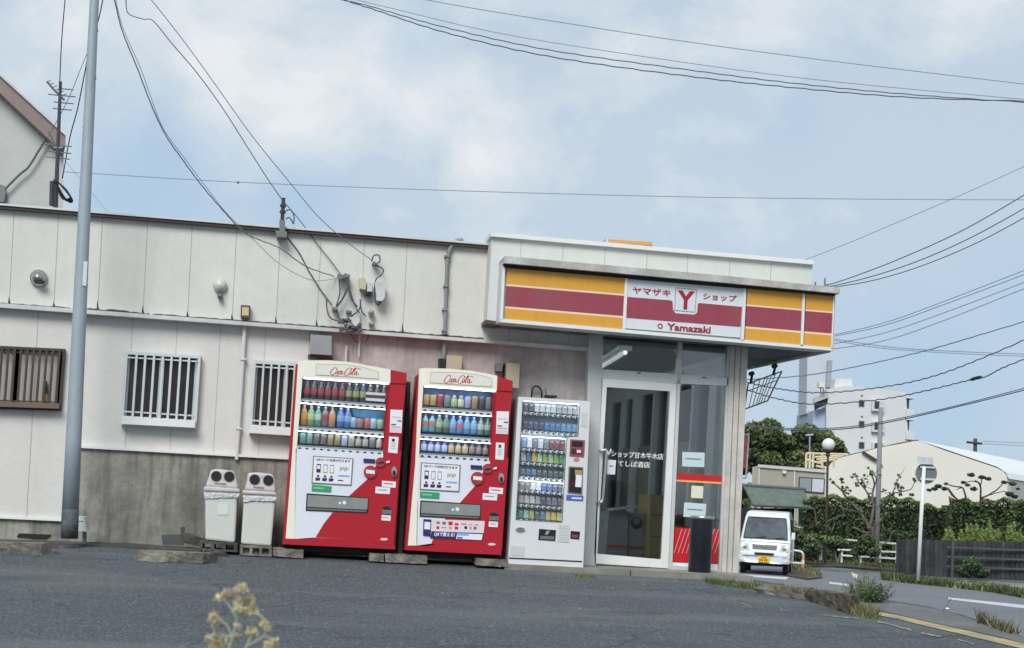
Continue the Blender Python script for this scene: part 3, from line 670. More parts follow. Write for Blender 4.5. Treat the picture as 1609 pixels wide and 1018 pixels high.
# interior room
rx0, rx1 = P(930, 700, 16).x, P(1140, 700, 16).x; rxL = rx0 - 3.5
mb = MB(); mb.box(rxL, rx1, 16.25, 24.5, -.05, .05); mb.build('interior_floor', mat('interior_floor', (150, 148, 144), .5), bld)
mb = MB(); mb.box(rxL, rx1 + .1, 16.15, 24.5, 2.42, 2.48); mb.build('interior_ceiling', mat('interior_ceiling', (180, 186, 190), .8), bld)
mb = MB(); mb.box(rxL, rx1 + .1, 24.4, 24.5, 0, 2.5); mb.box(rxL - .1, rxL, 16.3, 24.5, 0, 2.5); mb.build('interior_wall', mat('interior_wall', (190, 194, 196), .8, var=.1), bld)
mb = MB(); mb.box(rx1 + .02, rx1 + .12, 16.25, 24.5, .05, .5); mb.box(rx1 + .02, rx1 + .12, 16.25, 24.5, 2.2, 2.42)
for k in range(9):
    y0 = 16.4 + k * .98; mb.box(rx1 - .02, rx1 + .10, y0, y0 + (.10 if k % 2 else .32), .5, 2.2)
mb.build('side_window_frame', M_white, bld)
mb = MB()
for k in (1, 3, 4, 6): mb.box(rx1 + .0, rx1 + .03, 16.55 + k * .98, 17.3 + k * .98, .5, 1.5)
mb.build('side_window_board', mat('side_board_tan', (158, 150, 138), .8, var=.3), bld)
mb = MB(); mb.box(rx1 + .04, rx1 + .05, 16.25, 24.5, .5, 2.2); mb.build('side_window_glass', glass_mat('side_glass', (225, 232, 236), .0, .05), bld)
# things inside
YI = 17.6
lamp = thing('ceiling_light', 'long bare fluorescent ceiling light seen through the glass above the door', 'light', P(965, 560, 18.2))
A, B = G(944, 573.5, 2.36), G(983, 549.5, 2.36); d = (B - A)
mb = MB(); mb.obox((A + B) / 2 + Vector((0, 0, .02)), d / 2, Vector((.07, 0, 0)), Vector((0, 0, .025))); mb.build('fitting', M_white, lamp)
mb = MB(); mb.tube([A + Vector((0, 0, -.03)), B + Vector((0, 0, -.03))], .022, 8); mb.build('tube', mat('lit_tube', (240, 244, 240), .4, emit=.9), lamp)
for k, (xx, yy) in enumerate(((rx0 - 1.3, 17.0), (rx0 - 2.7, 17.6), (rx0 - 1.6, 19.4), (rx0 - 2.4, 21.6))):  # unseen lamps added to brighten the shop interior
    lp = thing('ceiling_light', ['lit ceiling tube just inside the shop wall behind the cigarette machine', 'lit ceiling tube inside the shop behind the red machines', 'lit ceiling tube over the middle of the shop', 'lit ceiling tube at the rear of the shop'][k], 'light', (xx, yy, 2.4), 'ceiling lights deeper inside the shop')
    mb = MB(); mb.box(xx - .6, xx + .6, yy - .06, yy + .06, 2.37, 2.42); mb.build('fitting', M_white, lp)
    mb = MB(); mb.tube([(xx - .55, yy, 2.34), (xx + .55, yy, 2.34)], .022, 8); mb.build('tube', mat('lit_tube_rear', (236, 242, 240), .4, emit=110), lp)
fz = thing('display_freezer', 'low grey display freezer with an orange stripe behind the glass door', 'freezer', P(975, 868, YI))
mb = MB(); mb.slab([cJ(180, 500), cJ(330, 500), cJ(315, 850), cJ(150, 845)], YI, .8); mb.build('body', mat('freezer_grey', (170, 174, 178), .5), fz)
mb = MB(); mb.slab([cJ(170, 755), cJ(320, 758), cJ(318, 785), cJ(168, 782)], YI - .005, .004); mb.build('stripe', mat('orange_stripe', (200, 96, 40), .5), fz)
mb = MB(); mb.slab([cJ(205, 480), cJ(390, 462), cJ(390, 474), cJ(205, 497)], YI - .06, .3); mb.build('lid_rail', M_white, fz)
cf = thing('coffee_machine', 'white coffee machine with a round dark window inside the shop doorway', 'coffee machine', P(1000, 865, YI))
mb = MB(); mb.slab([cJ(335, 515), cJ(480, 520), cJ(470, 855), cJ(325, 850)], YI + .1, .6); mb.build('body', mat('coffee_body', (196, 198, 198), .5), cf)
mb = MB(); x, y = cJ(390, 590); mb.circ(x, y, 9.5, YI + .09, .01, n=18); mb.build('round_window', M_black, cf); mb = MB(); mb.circ(x, y - 3, 5.5, YI + .085, .004, n=14); mb.build('cup_emblem', M_lgrey, cf)
mb = MB(); mb.slab([cJ(335, 765), cJ(470, 770), cJ(468, 795), cJ(332, 790)], YI + .094, .004); mb.build('stripe', MATS['orange_stripe'], cf)
lk = thing('locker', 'tall tan cabinet standing inside the shop behind the door glass', 'cabinet', P(1030, 870, YI))
mb = MB(); mb.slab([cJ(495, 372), cJ(640, 380), cJ(625, 860), cJ(480, 855)], YI - .2, .6); mb.build('body', mat('tan_metal', (186, 164, 108), .5), lk)
mb = MB()
for yy in (525, 690): mb.slab([cJ(500, yy), cJ(590, yy + 4), cJ(590, yy + 10), cJ(499, yy + 6)], YI - .206, .005)
mb.build('door_gap', M_brown, lk)
ck = thing('counter', 'dark counter running across the inside of the shop', 'counter', P(980, 860, 19))
mb = MB(); mb.box(rxL + .2, rx1 - 1.2, 19.5, 20.2, .05, 1.0); mb.build('body', mat('counter_dark', (70, 70, 74), .6), ck); mb = MB(); mb.box(rxL + .15, rx1 - 1.15, 19.45, 20.25, 1.0, 1.04); mb.build('top', M_lgrey, ck)
for i, (yy, xx, hh, mm) in enumerate([(21, rx1 - 2.6, 1.7, 'a'), (21.2, rx1 - 1.6, 1.5, 'b')]):
    sh = thing('shelf_unit', ['tall grey shelf unit deep inside the shop', 'shorter white shelf unit at the rear of the shop'][i], 'shelf', (xx, yy, .05), 'shelf units inside the shop')
    mb = MB(); mb.box(xx - .4, xx + .4, yy + .3, yy + .33, .05, hh); mb.box(xx - .42, xx - .4, yy, yy + .33, .05, hh); mb.box(xx + .4, xx + .42, yy, yy + .33, .05, hh); mb.build('frame', [M_grey, M_aluL][i], sh)
    mb = MB()
    for k in range(4): mb.box(xx - .4, xx + .4, yy, yy + .3, .2 + k * .36, .22 + k * .36)
    mb.build('shelves', [M_lgrey, M_white][i], sh)

# black cylinder bin by the window
bt = thing('ash_bin', 'tall black cylinder bin with a steel rim beside the entrance window', 'bin', P(1098, 903, 15.55))
c = P(1098.5, 901, 15.6); top = P(1103, 811, 15.6); h = top.z - c.z; rr = .118
mb = MB(); mb.lathe((c.x, 15.6, c.z), [(.001, 0), (rr * .97, 0), (rr, .01), (rr, h - .03)], 24); mb.build('body', mat('black_bin', (26, 29, 38), .35, var=.1), bt, smooth=True)
mb = MB(); mb.lathe((c.x, 15.6, c.z), [(rr + .006, h - .03), (rr + .01, h - .02), (rr + .01, h), (rr - .01, h + .005), (rr - .02, h - .02), (.001, h - .03)], 24); mb.build('rim', mat('steel_rim', (168, 170, 168), .3, .8), bt, smooth=True)
# rack hanging under the canopy
cK = lambda x, y: (1150 + x / 5.09, 560 + y / 5.09)
rk = thing('hanging_rack', 'empty metal grid frame hanging on chains under the side canopy', 'rack', P(1200, 610, 17.3))
mb = MB(); YR = 17.3
qf = [cK(130, 218), cK(400, 118), cK(285, 355), cK(100, 422)]
for i in range(4): mb.tube([P(*qf[i], YR), P(*qf[(i + 1) % 4], YR)], .010, 6)
for u in (.2, .36, .5, .6, .7, .82): mb.tube([P(*quadmap(qf, u, 0), YR), P(*quadmap(qf, u, 1), YR)], .006, 5)
mb.tube([P(*quadmap(qf, 0, .3), YR), P(*quadmap(qf, 1, .3), YR)], .006, 5)
mb.build('grid', M_lgrey, rk)
mb = MB(); 
for (x0, y0, x1, y1) in ((350, 70, 330, 150), (165, 130, 150, 215)): mb = MB(); mb.tube([P(*cK(x0, y0), YR), P(*cK(x1, y1), YR)], .016, 6); mb.circ(*cK(x0, y0 + 5), 3.6, YR - .04, .08, n=8); mb.build('chain', M_black, rk)
# red banner by the side wall
bn = thing('banner', 'narrow faded red banner hanging beside the corner pillar', 'banner', P(1171, 750, 16.4))
mb = MB(); mb.slab([(1160, 681), (1176, 683), (1173.5, 736), (1160, 735)], 16.4, .01); mb.build('cloth', mat('banner_red', (170, 58, 84), .8, var=.3, vscale=9, dark=(200, 150, 160)), bn)
mb = MB(); mb.tube([P(1176.5, 680, 16.4), P(1172, 752, 16.4)], .01, 6); mb.tube([P(1150, 751, 16.4), P(1172, 751, 16.4)], .01, 6); mb.tube([P(1150, 681, 16.4), P(1176.5, 683, 16.4)], .01, 6); mb.build('rod', M_aluL, bn)

ob = thing('house_opposite', 'plain grey house across the street, seen only as a reflection in the shop glass', 'house', (6, -24, -1.1))  # unseen house added so the shop glass has something to reflect
mb = MB(); mb.box(-6, 14, -30, -24, -1.1, 5.2); mb.build('wall', mat('opposite_wall', (132, 136, 138), .9, var=.2), ob)
mb = MB(); mb.prism([(-6.5, -23.4, 5.2), (14.5, -23.4, 5.2), (14.5, -27, 7.2), (-6.5, -27, 7.2)], [(-6.5, -30.5, 5.2), (14.5, -30.5, 5.2), (14.5, -27.1, 7.2), (-6.5, -27.1, 7.2)]); mb.build('roof', mat('opposite_roof', (70, 74, 80), .8), ob)
for k in range(5):
    mb = MB(); mb.box(-4.5 + k * 3.8, -2.6 + k * 3.8, -24.05, -24, .2 + (k % 2) * 2.4, 1.6 + (k % 2) * 2.4); w_ = mb.build('window', M_aluL, ob); mb = MB(); mb.box(-4.4 + k * 3.8, -2.7 + k * 3.8, -24.07, -24.05, .3 + (k % 2) * 2.4, 1.5 + (k % 2) * 2.4); mb.build('pane', M_glassd, w_)
# ================================================================== VENDING MACHINES
YM = 15.30
cA = lambda x, y: (455 + x / 6.363, 560 + y / 6.363)
cB = lambda x, y: (455 + x / 5.657, 700 + y / 5.657)
cC = lambda x, y: (645 + x / 6.365, 570 + y / 6.365)
cD = lambda x, y: (635 + x / 5.653, 710 + y / 5.655)
def disp_bottle(x, yt, yb, wpx, kind, cols, label, group, Y=YM + .10):
    """a drink sample standing on its shelf; x,yt,yb photo pixels"""
    t, b_ = P(x + .03 * (yb - yt), yt, Y), P(x, yb, Y); h = t.z - b_.z; r = wpx * 1.22 / 157 / 2
    mb = MB()
    if kind == 'can': prof = [(.001, 0, 0), (r * .85, 0, 0), (r, h * .06, 1), (r, h * .9, 0), (r * .8, h, 2), (.001, h, 2)]
    elif kind == 'can_bottle': prof = [(.001, 0, 0), (r, 0, 0), (r, h * .12, 1), (r, h * .68, 0), (r * .55, h * .85, 2), (r * .5, h, 2), (.001, h, 2)]
    else: prof = [(.001, 0, 0), (r * .92, 0, 0), (r, h * .08, 0), (r, h * .3, 1), (r, h * .6, 0), (r * .8, h * .72, 0), (r * .38, h * .86, 0), (r * .36, h * .9, 2), (r * .4, h, 2), (.001, h, 2)]
    mb.lathe((b_.x, Y, b_.z), prof, 10)
    cols = [tuple(int(v * .62 + 60) for v in c_) for c_ in cols]; ms = [mat('drink_%d_%d_%d' % c_, c_, .25, spec=.5) for c_ in cols]
    nm = {'can': 'drink_can', 'can_bottle': 'bottle_can', 'pet': 'drink_bottle'}[kind]
    o = mb.build(nm, ms, smooth=True); o['label'] = label; o['category'] = {'can': 'can', 'can_bottle': 'bottle can', 'pet': 'bottle'}[kind]; o['group'] = group
def vending(lbl, T, Bt, dx, d, side):
    base = P(*d['base'], YM); vm = thing('vending_machine', lbl, 'vending machine', base, 'red drink vending machines')
    p = lambda f, l: [f(*q) for q in l]
    mb = MB(); mb.slab(d['cab'], YM + .05, .07, 0); mb.slab(d['cab'], YM + .30, .42); # the cabinet behind the display
    q = d['cab']
    # rim joining front frame and cabinet: four walls
    mb.slab([q[0], (q[0][0] + 3.5, q[0][1] + 3), (q[3][0] + 3.5, q[3][1] - 3), q[3]], YM + .12, .18); mb.slab([(q[1][0] - 14, q[1][1] - 2), q[1], q[2], (q[2][0] - 14, q[2][1] - 2)], YM + .12, .18)
    mb.slab([q[0], q[1], (q[1][0], q[1][1] + 4), (q[0][0], q[0][1] + 4)], YM + .121, .178); mb.slab([quadmap(q, 0, .6), quadmap(q, 1, .6), q[2], q[3]], YM + .121, .178)
    # cut the window: the front plate is replaced by pieces, so only keep pieces around the opening
    mb.v = mb.v[8:]; mb.f = [tuple(i - 8 for i in f) for f in mb.f[6:]]; mb.m = mb.m[6:]
    mb.slab([q[0], (q[0][0] + 4, q[0][1]), (q[3][0] + 8, q[3][1]), q[3]], YM + .05, .08); mb.slab([(q[1][0] - 30, q[1][1] - 2), q[1], q[2], (q[2][0] - 30, q[2][1] - 2)], YM + .052, .08)
    lowl = quadmap(q, 0, .54); lowr = quadmap(q, 1, .54); mb.slab([lowl, lowr, q[2], q[3]], YM + .055, .07)
    mb.build('cabinet', M_redb, vm)
    mb = MB(); mb.slab(d['col'], YM, .10, 0); mb.build('left_column', M_cream, vm)
    mb = MB(); mb.slab(p(T, d['head']), YM - .01, .12); hd = mb.build('header', M_cream, vm)
    mb = MB(); mb.slab(p(T, d['head_in']), YM - .014, .003); mb.build('header_panel', M_cream2, hd)
    mb = MB(); hi = p(T, d['head_in'])
    for i in range(len(hi)):
        a_, b_ = Vector(hi[i]), Vector(hi[(i + 1) % len(hi)]); n = Vector((-(b_ - a_).y, (b_ - a_).x)).normalized() * .3
        mb.slab([a_ - n, b_ - n, b_ + n, a_ + n], YM - .016, .001)
    mb.build('header_outline', M_tan, hd)
    script_logo(p(T, d['logo']), YM - .0165, hd)
    mb = MB(); mb.slab(p(T, d['cap']), YM - .012, .12); mb.build('corner_cap', M_red, vm)
    mb = MB(); mb.slab(p(T, d['rpan']), YM, .09); rp = mb.build('coin_panel', M_red, vm)
    # display
    mb = MB(); mb.slab(p(T, d['disp']), YM + .2, .02); mb.build('display_back', d['back'], vm)
    for k, s_ in enumerate(d['strips']):
        mb = MB(); sq = p(T, s_); mb.slab(sq, YM + .01, .17); stp = mb.build('button_strip', M_paper, vm)
        mb = MB(); up = [(sq[0][0], sq[0][1] - 2.2), (sq[1][0], sq[1][1] - 2.2), (sq[1][0], sq[1][1] - .8), (sq[0][0], sq[0][1] - .8)]; mb.slab(up, YM + .03, .02); mb.build('price_rail', M_lgrey, stp)
        n = d['n']
        for j in range(n):
            c_ = quadmap(sq, (j + .5) / n, .62)
            mb = MB(); mb.slab([(c_[0] - 2.6, c_[1] + .9), (c_[0] - 1.8, c_[1] - 1.4), (c_[0] + 1.8, c_[1] - 1.2), (c_[0] + 2.6, c_[1] + 1.2)], YM + .004, .008); mb.build('button', M_black, stp)
    dq = p(T, d['disp']); mb = MB(); mb.face([P(*c_, YM + .006) for c_ in dq]); mb.build('display_glass', M_mglass, vm)
    dqq = p(T, d['disp'])
    mb = MB(); mb.slab([quadmap(dqq, .02, .005), quadmap(dqq, .98, .005), quadmap(dqq, .98, .02), quadmap(dqq, .02, .02)], YM + .03, .03); mb.build('display_tube', M_tube, vm)
    for s3 in d['strips'][:2]:
        sq = p(T, s3); mb = MB(); mb.slab([(sq[3][0], sq[3][1]), (sq[2][0], sq[2][1]), (sq[2][0], sq[2][1] + 1.2), (sq[3][0], sq[3][1] + 1.2)], YM + .03, .03); mb.build('display_tube', M_tube, vm)
    mb = MB(); mb.slab(p(Bt, d['white']), YM, .05); lw = mb.build('lower_panel', M_mwhite, vm)
    mb = MB(); mb.slab(p(Bt, d['swoosh']), YM - .004, .01); mb.build('red_swoosh', M_red, vm)
    mb = MB(); mb.slab(d['foot'], YM - .012, .14); mb.build('base_rail', M_red, vm)
    def sh(l): return [Bt(x + dx, y) for x, y in l]
    def fr(l, m_, Y, name, par, th=.004): mb = MB(); mb.slab(sh(l), Y, th); return mb.build(name, m_, par)
    ps = fr(d['poster'], M_grey, YM - .008, 'poster', vm, .007)
    pq = sh(d['poster']); pi_ = [quadmap(pq, .025, .035), quadmap(pq, .975, .035), quadmap(pq, .975, .965), quadmap(pq, .025, .965)]
    mb = MB(); mb.slab(pi_, YM - .010, .0015); mb.build('poster_sheet', M_paper, ps)
    mb = MB()
    for k, (u, mi) in enumerate(((.13, 0), (.31, 1), (.48, 1))):
        mb.slab([quadmap(pi_, u - .05, .27), quadmap(pi_, u + .06, .27), quadmap(pi_, u + .06, .6), quadmap(pi_, u - .05, .6)], YM - .012, .001, mi)
        mb.slab([quadmap(pi_, u - .035, .32), quadmap(pi_, u + .045, .32), quadmap(pi_, u + .045, .46 if mi == 0 else .57), quadmap(pi_, u - .035, .46 if mi == 0 else .57)], YM - .0135, .001, 2)
        mb.slab([quadmap(pi_, u - .06, .8), quadmap(pi_, u + .07, .8), quadmap(pi_, u + .05, .92), quadmap(pi_, u - .06, .92)], YM - .012, .001, 0)
        mb.slab([quadmap(pi_, u - .025, .7), quadmap(pi_, u + .035, .7), quadmap(pi_, u + .035, .77), quadmap(pi_, u - .025, .77)], YM - .012, .001, 3)
    mb.slab([quadmap(pi_, .66, .64), quadmap(pi_, .96, .64), quadmap(pi_, .96, .71), quadmap(pi_, .66, .71)], YM - .012, .001, 4)
    mb.slab([quadmap(pi_, .66, .84), quadmap(pi_, .8, .84), quadmap(pi_, .8, .88), quadmap(pi_, .66, .88)], YM - .012, .001, 3)
    for k in range(6): mb.slab([quadmap(pi_, .69 + .04 * k, .32 + .03 * (k % 2)), quadmap(pi_, .715 + .04 * k, .32 + .03 * (k % 2)), quadmap(pi_, .715 + .04 * k, .5 - .04 * (k % 3)), quadmap(pi_, .69 + .04 * k, .5 - .04 * (k % 3))], YM - .012, .001, 1)
    mb.build('poster_print', [M_navy, M_lgrey, M_paper, M_black, M_skyb], ps)
    text('QRコード決済が使えます', [quadmap(pi_, .06, .04), quadmap(pi_, .95, .04), quadmap(pi_, .95, .15), quadmap(pi_, .06, .15)], YM - .012, M_navy, ps, bold=.02)
    gp = fr(d['green'], M_green, YM - .008, 'green_label', vm); mb = MB(); gq = sh(d['green'])
    mb.slab([quadmap(gq, .1, .35), quadmap(gq, .62, .35), quadmap(gq, .62, .6), quadmap(gq, .1, .6)], YM - .0095, .001); mb.build('label_print', mat('pale_green_print', (120, 200, 160), .5), gp)
    fl = fr(d['flap'], M_black, YM - .008, 'delivery_slot', vm, .007); fq = sh(d['flap'])
    mb = MB(); mb.slab([quadmap(fq, .02, .09), quadmap(fq, .985, .06), quadmap(fq, .985, .78), quadmap(fq, .02, .78)], YM - .014, .005); mb.build('flap', mat('slot_grey', (138, 144, 140), .35, .2, var=.3, vscale=9, dark=(160, 166, 160)), fl)
    mb = MB(); mb.slab([quadmap(fq, .02, .84), quadmap(fq, .97, .84), quadmap(fq, .97, .93), quadmap(fq, .02, .93)], YM - .011, .003); mb.build('slot_lip', M_grey, fl)
    mb = MB(); x_, y_ = quadmap(fq, .58, .42); mb.circ(x_ - 4, y_ + .6, 2, YM - .0155, .001, n=8); mb.circ(x_ + 3, y_, 3, YM - .0155, .001, n=10); mb.build('flap_print', M_paper, fl)
    fr([(658, 115), (760, 121), (759, 156), (657, 150)], M_navy, YM - .012, 'price_display', vm, .006)
    mb = MB(); mb.circ(*Bt(718 + dx, 235), 10.4, YM - .02, .02, n=22); cs = mb.build('coin_slot_ring', M_red, vm)
    mb = MB(); mb.circ(*Bt(718 + dx, 232), 8.6, YM - .022, .002, n=20); mb.build('coin_slot_face', M_mar, cs); mb = MB(); mb.slab(sh([(680, 213), (758, 222), (757, 254), (680, 246)]), YM - .026, .003); mb.build('coin_slot', M_cream, cs)
    mb = MB(); mb.circ(*Bt(810 + dx, 150), 8, YM - .018, .016, n=18); mb.circ(*Bt(877 + dx, 135), 4.5, YM - .016, .014, n=14); bl_ = mb.build('bill_slot', M_red, vm)
    mb = MB(); mb.circ(*Bt(810 + dx, 150), 6.2, YM - .02, .001, n=16); mb.build('bill_slot_face', M_mar, bl_); mb = MB(); mb.slab(sh([(785, 150), (838, 140), (838, 156), (790, 166)]), YM - .022, .001); mb.build('bill_slot_gap', M_black, bl_)
    mb = MB(); mb.slab(sh([(856, 142), (888, 132), (888, 152), (860, 156)]), YM - .018, .001); mb.build('slot_label', M_paper, bl_)
    mb = MB(); mb.circ(*Bt(930 + dx, 232), 4.2, YM - .03, .03, n=14, ry=8); lk_ = mb.build('lock', M_lgrey, vm); mb = MB(); mb.circ(*Bt(930 + dx, 245), 2.6, YM - .035, .005, n=10, ry=4.5); mb.build('keyhole', M_black, lk_)
    for l in ([(822, 312), (946, 322), (942, 376), (820, 364)], [(765, 365), (895, 374), (890, 432), (762, 424)], [(820, 616), (900, 622), (896, 670), (816, 664)]):
        s2 = fr(l, M_paper, YM - .008, 'sticker', vm, .004); sq = sh(l); mb = MB(); mb.slab([quadmap(sq, .15, .35), quadmap(sq, .8, .35), quadmap(sq, .8, .5), quadmap(sq, .15, .5)], YM - .0095, .001); mb.build('sticker_print', M_redp if l[0][1] == 312 else M_lgrey, s2)
    fr([(825, 585), (832, 545), (865, 532), (900, 548), (908, 590), (905, 612), (824, 606)], M_grey, YM - .014, 'coin_return', vm, .012)
    fr([(830, 545), (865, 535), (900, 550), (905, 572), (828, 568)], M_black, YM - .016, 'coin_return_mouth', vm, .002)
    mb = MB(); mb.circ(*Bt(840 + dx + d.get('ox', 0), 833 + d.get('oy', 0)), 6.2, YM - .01, .006, n=14, ry=2); mb.build('badge', M_pink, vm)
    for k, l in enumerate(d['side_st']):
        sq = p(T, l); mb = MB(); mb.slab(sq, YM - .008, .004); s2 = mb.build('sticker', M_paper, vm); mb = MB()
        rows_ = ((.28, .36, .15, .85, 1), (.45, .5, .62, .95, 2), (.62, .67, .1, .5, 2), (.72, .76, .1, .9, 0), (.79, 1, .02, .98, 1)) if k == 0 else ((.12, .3, .32, .62, 2), (.38, .41, .2, .8, 0), (.5, .53, .3, .7, 1), (.6, .62, .2, .75, 0), (.7, .73, .25, .8, 0))
        for v0, v1, u0, u1, mi in rows_: mb.slab([quadmap(sq, u0, v0), quadmap(sq, u1, v0), quadmap(sq, u1, v1), quadmap(sq, u0, v1)], YM - .0095, .001, mi)
        mb.build('sticker_print', [M_lgrey, M_pink if k == 0 else M_redp, M_navy], s2)
    # shade in the gap under the machine, built as a dark slab
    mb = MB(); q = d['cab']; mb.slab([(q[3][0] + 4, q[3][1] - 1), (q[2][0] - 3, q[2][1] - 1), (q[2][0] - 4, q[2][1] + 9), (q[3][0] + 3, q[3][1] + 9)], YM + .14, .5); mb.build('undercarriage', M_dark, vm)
    return vm
d1 = dict(base=(532, 858), cab=[(464.5, 572), (639, 588), (620.8, 864), (443.5, 855)],
    col=[(468.4, 567.5), (479.5, 566), (475.3, 592), (465.8, 712), (463, 846.5), (448.8, 846), (458.5, 720)],
    head=[(150, 38), (400, 38), (600, 56), (800, 92), (1010, 131), (1008, 264), (560, 236), (126, 206)],
    head_in=[(268, 74), (560, 80), (720, 102), (888, 152), (888, 224), (560, 200), (262, 182)], logo=[(415, 108), (712, 116), (700, 200), (412, 184)],
    cap=[(1012, 132), (1170, 166), (1167, 273), (1010, 266)], rpan=[(1009, 262), (1164, 270), (1090, 1018), (935, 1010)],
    disp=[(126, 205), (1010, 264), (940, 990), (62, 935)], back=M_dkback, n=12,
    strips=[[(102, 430), (960, 490), (957, 526), (98, 460)], [(76, 705), (940, 762), (937, 800), (74, 738)], [(66, 895), (935, 950), (933, 986), (64, 928)]],
    white=[(56, 28), (850, 80), (960, 88), (925, 885), (600, 845), (220, 818), (45, 830)],
    swoosh=[(850, 50), (838, 100), (760, 190), (690, 300), (535, 442), (380, 597), (300, 700), (232, 815), (600, 832), (720, 862), (925, 885), (980, 200), (994, 50)],
    foot=[(447, 846), (482, 847), (500, 845), (560, 847), (585, 853), (620.8, 857), (620.4, 863), (444, 855)],
    poster=[(210, 90), (568, 113), (550, 356), (195, 336)], green=[(200, 347), (374, 362), (368, 414), (195, 403)], flap=[(152, 424), (706, 462), (696, 602), (144, 578)],
    side_st=[[(1008, 530), (1130, 536), (1120, 768), (1000, 760)], [(995, 800), (1090, 806), (1078, 970), (985, 960)]])
vending('left red drink vending machine with cola bottles along its top shelf', cA, cB, 0, d1, 0)
d2 = dict(base=(715, 866), cab=[(656.5, 588), (806, 600), (787.5, 873), (635.5, 864)],
    col=[(659, 579), (670.5, 577.8), (665.2, 605), (657.6, 730), (655.3, 857), (641, 857), (652.5, 730)],
    head=[(155, 52), (400, 58), (600, 78), (750, 104), (868, 130), (864, 274), (560, 250), (126, 225)],
    head_in=[(205, 92), (500, 96), (680, 118), (805, 152), (812, 165), (812, 238), (560, 222), (192, 196)], logo=[(346, 120), (632, 130), (622, 216), (340, 200)],
    cap=[(868, 134), (1022, 180), (1020, 287), (866, 276)], rpan=[(864, 272), (1019, 284), (950, 1018), (790, 1010)],
    disp=[(126, 224), (866, 276), (786, 1000), (74, 945)], back=M_blueback, n=10,
    strips=[[(112, 450), (816, 495), (813, 530), (109, 484)], [(94, 722), (800, 765), (797, 802), (91, 755)], [(84, 910), (787, 955), (785, 988), (82, 942)]],
    white=[(125, 48), (760, 85), (900, 95), (868, 880), (540, 840), (236, 815), (110, 832)],
    swoosh=[(778, 50), (762, 105), (700, 180), (635, 295), (505, 442), (360, 600), (270, 740), (240, 818), (540, 832), (700, 864), (868, 880), (900, 400), (928, 50)],
    foot=[(638, 857), (672, 858), (690, 854), (735, 857), (762, 862), (788, 866), (787.6, 872), (635.5, 864)],
    poster=[(216, 92), (568, 115), (556, 356), (206, 336)], green=[(208, 350), (380, 362), (378, 416), (206, 405)], flap=[(211, 430), (751, 465), (746, 602), (204, 575)], ox=4, oy=-12,
    side_st=[[(862, 484), (985, 487), (975, 716), (855, 710)], [(855, 796), (942, 801), (932, 971), (848, 965)]])
v2 = vending('right red drink vending machine with blue display and purple payment banner at its foot', cC, cD, -66, d2, 1)
mb = MB(); bq = [cD(170, 595), cD(717, 615), (cD(706, 722)), cD(168, 702)]; mb.slab(bq, YM - .008, .004); bn2 = mb.build('payment_banner', mat('banner_pale', (224, 208, 214), .6), v2)
mb = MB(); nq = [cD(246, 704), cD(706, 725), cD(692, 790), cD(230, 766)]; mb.slab(nq, YM - .010, .004); mb.build('banner_strip', M_navy, bn2)
mb = MB(); mb.slab([cD(470, 722), cD(698, 732), cD(688, 784), cD(462, 772)], YM - .012, .001, 1); mb.slab([cD(472, 720), cD(575, 724), cD(571, 745), cD(468, 741)], YM - .0135, .001, 0); mb.slab([cD(472, 756), cD(520, 758), cD(519, 770), cD(470, 768)], YM - .0135, .001, 2); mb.build('banner_box', [M_skyb, M_paper, M_navy], bn2)
text('QRで買える!', [cD(268, 712), cD(452, 720), cD(448, 758), cD(264, 750)], YM - .0135, M_paper, bn2, bold=.03)
mb = MB(); mb.slab([cD(172, 596), cD(242, 600), cD(234, 748), cD(168, 742)], YM - .012, .003, 0); mb.slab([cD(182, 620), cD(234, 624), cD(230, 690), cD(178, 686)], YM - .014, .001, 1)
mb.build('phone_print', [M_navy, M_paper], bn2)
mb = MB()
for (x, y, w, h, mi) in ((302, 628, 14, 10, 2), (356, 632, 16, 12, 2), (412, 634, 18, 16, 0), (466, 642, 16, 10, 0), (300, 672, 12, 12, 0), (354, 672, 20, 3, 2), (410, 674, 11, 11, 1), (464, 676, 15, 13, 0), (548, 672, 12, 12, 3), (590, 674, 10, 12, 1), (630, 676, 14, 12, 2), (530, 640, 24, 4, 2), (590, 644, 20, 3, 1), (645, 648, 14, 4, 2)):
    mb.slab([cD(x - w, y - h), cD(x + w, y - h + 1), cD(x + w, y + h + 1), cD(x - w, y + h)], YM - .0095, .001, mi)
mb.build('payment_marks', [M_redp, mat('rose_print', (220, 130, 140), .5), M_grey, M_black], bn2)

# samples: left machine
g1 = 'drink samples in the left red machine'; g2 = 'drink samples in the right red machine'
CAP = (120, 26, 30); W_ = (222, 224, 226)
for k in range(12):
    x = 168 + 70 * k; yb = 420 + 5.0 * k
    if k < 6: disp_bottle(*cA(x, 0)[:1], cA(0, 240 + 4 * k)[1], cA(0, yb + 12)[1], 9.2, 'pet', [(42, 24, 26), (150, 30, 40), CAP], 'dark cola bottle with red label on the top shelf of the left red vending machine', g1)
    elif k < 9: disp_bottle(*cA(x, 0)[:1], cA(0, 240 + 4 * k)[1], cA(0, yb + 12)[1], 9, 'pet', [(26, 34, 34), (150, 152, 84), (190, 184, 160)], 'dark bottle with olive label beside the white card, top shelf of left red machine', g1)
    else: disp_bottle(*cA(x, 0)[:1], cA(0, 245 + 4 * k)[1], cA(0, yb + 8)[1], 9, 'pet', [(60, 50, 40), (176, 160, 110), (190, 184, 160)], 'brown bottle behind the white card, top shelf of left red machine', g1)
mb = MB(); mb.slab([cA(765, 355), cA(958, 368), cA(955, 392), cA(763, 380)], YM + .035, .003, 0); mb.slab([cA(763, 380), cA(955, 392), cA(953, 425), cA(762, 412)], YM + .035, .003, 1); mb.slab([cA(762, 412), cA(953, 425), cA(951, 455), cA(760, 440)], YM + .035, .003, 0)
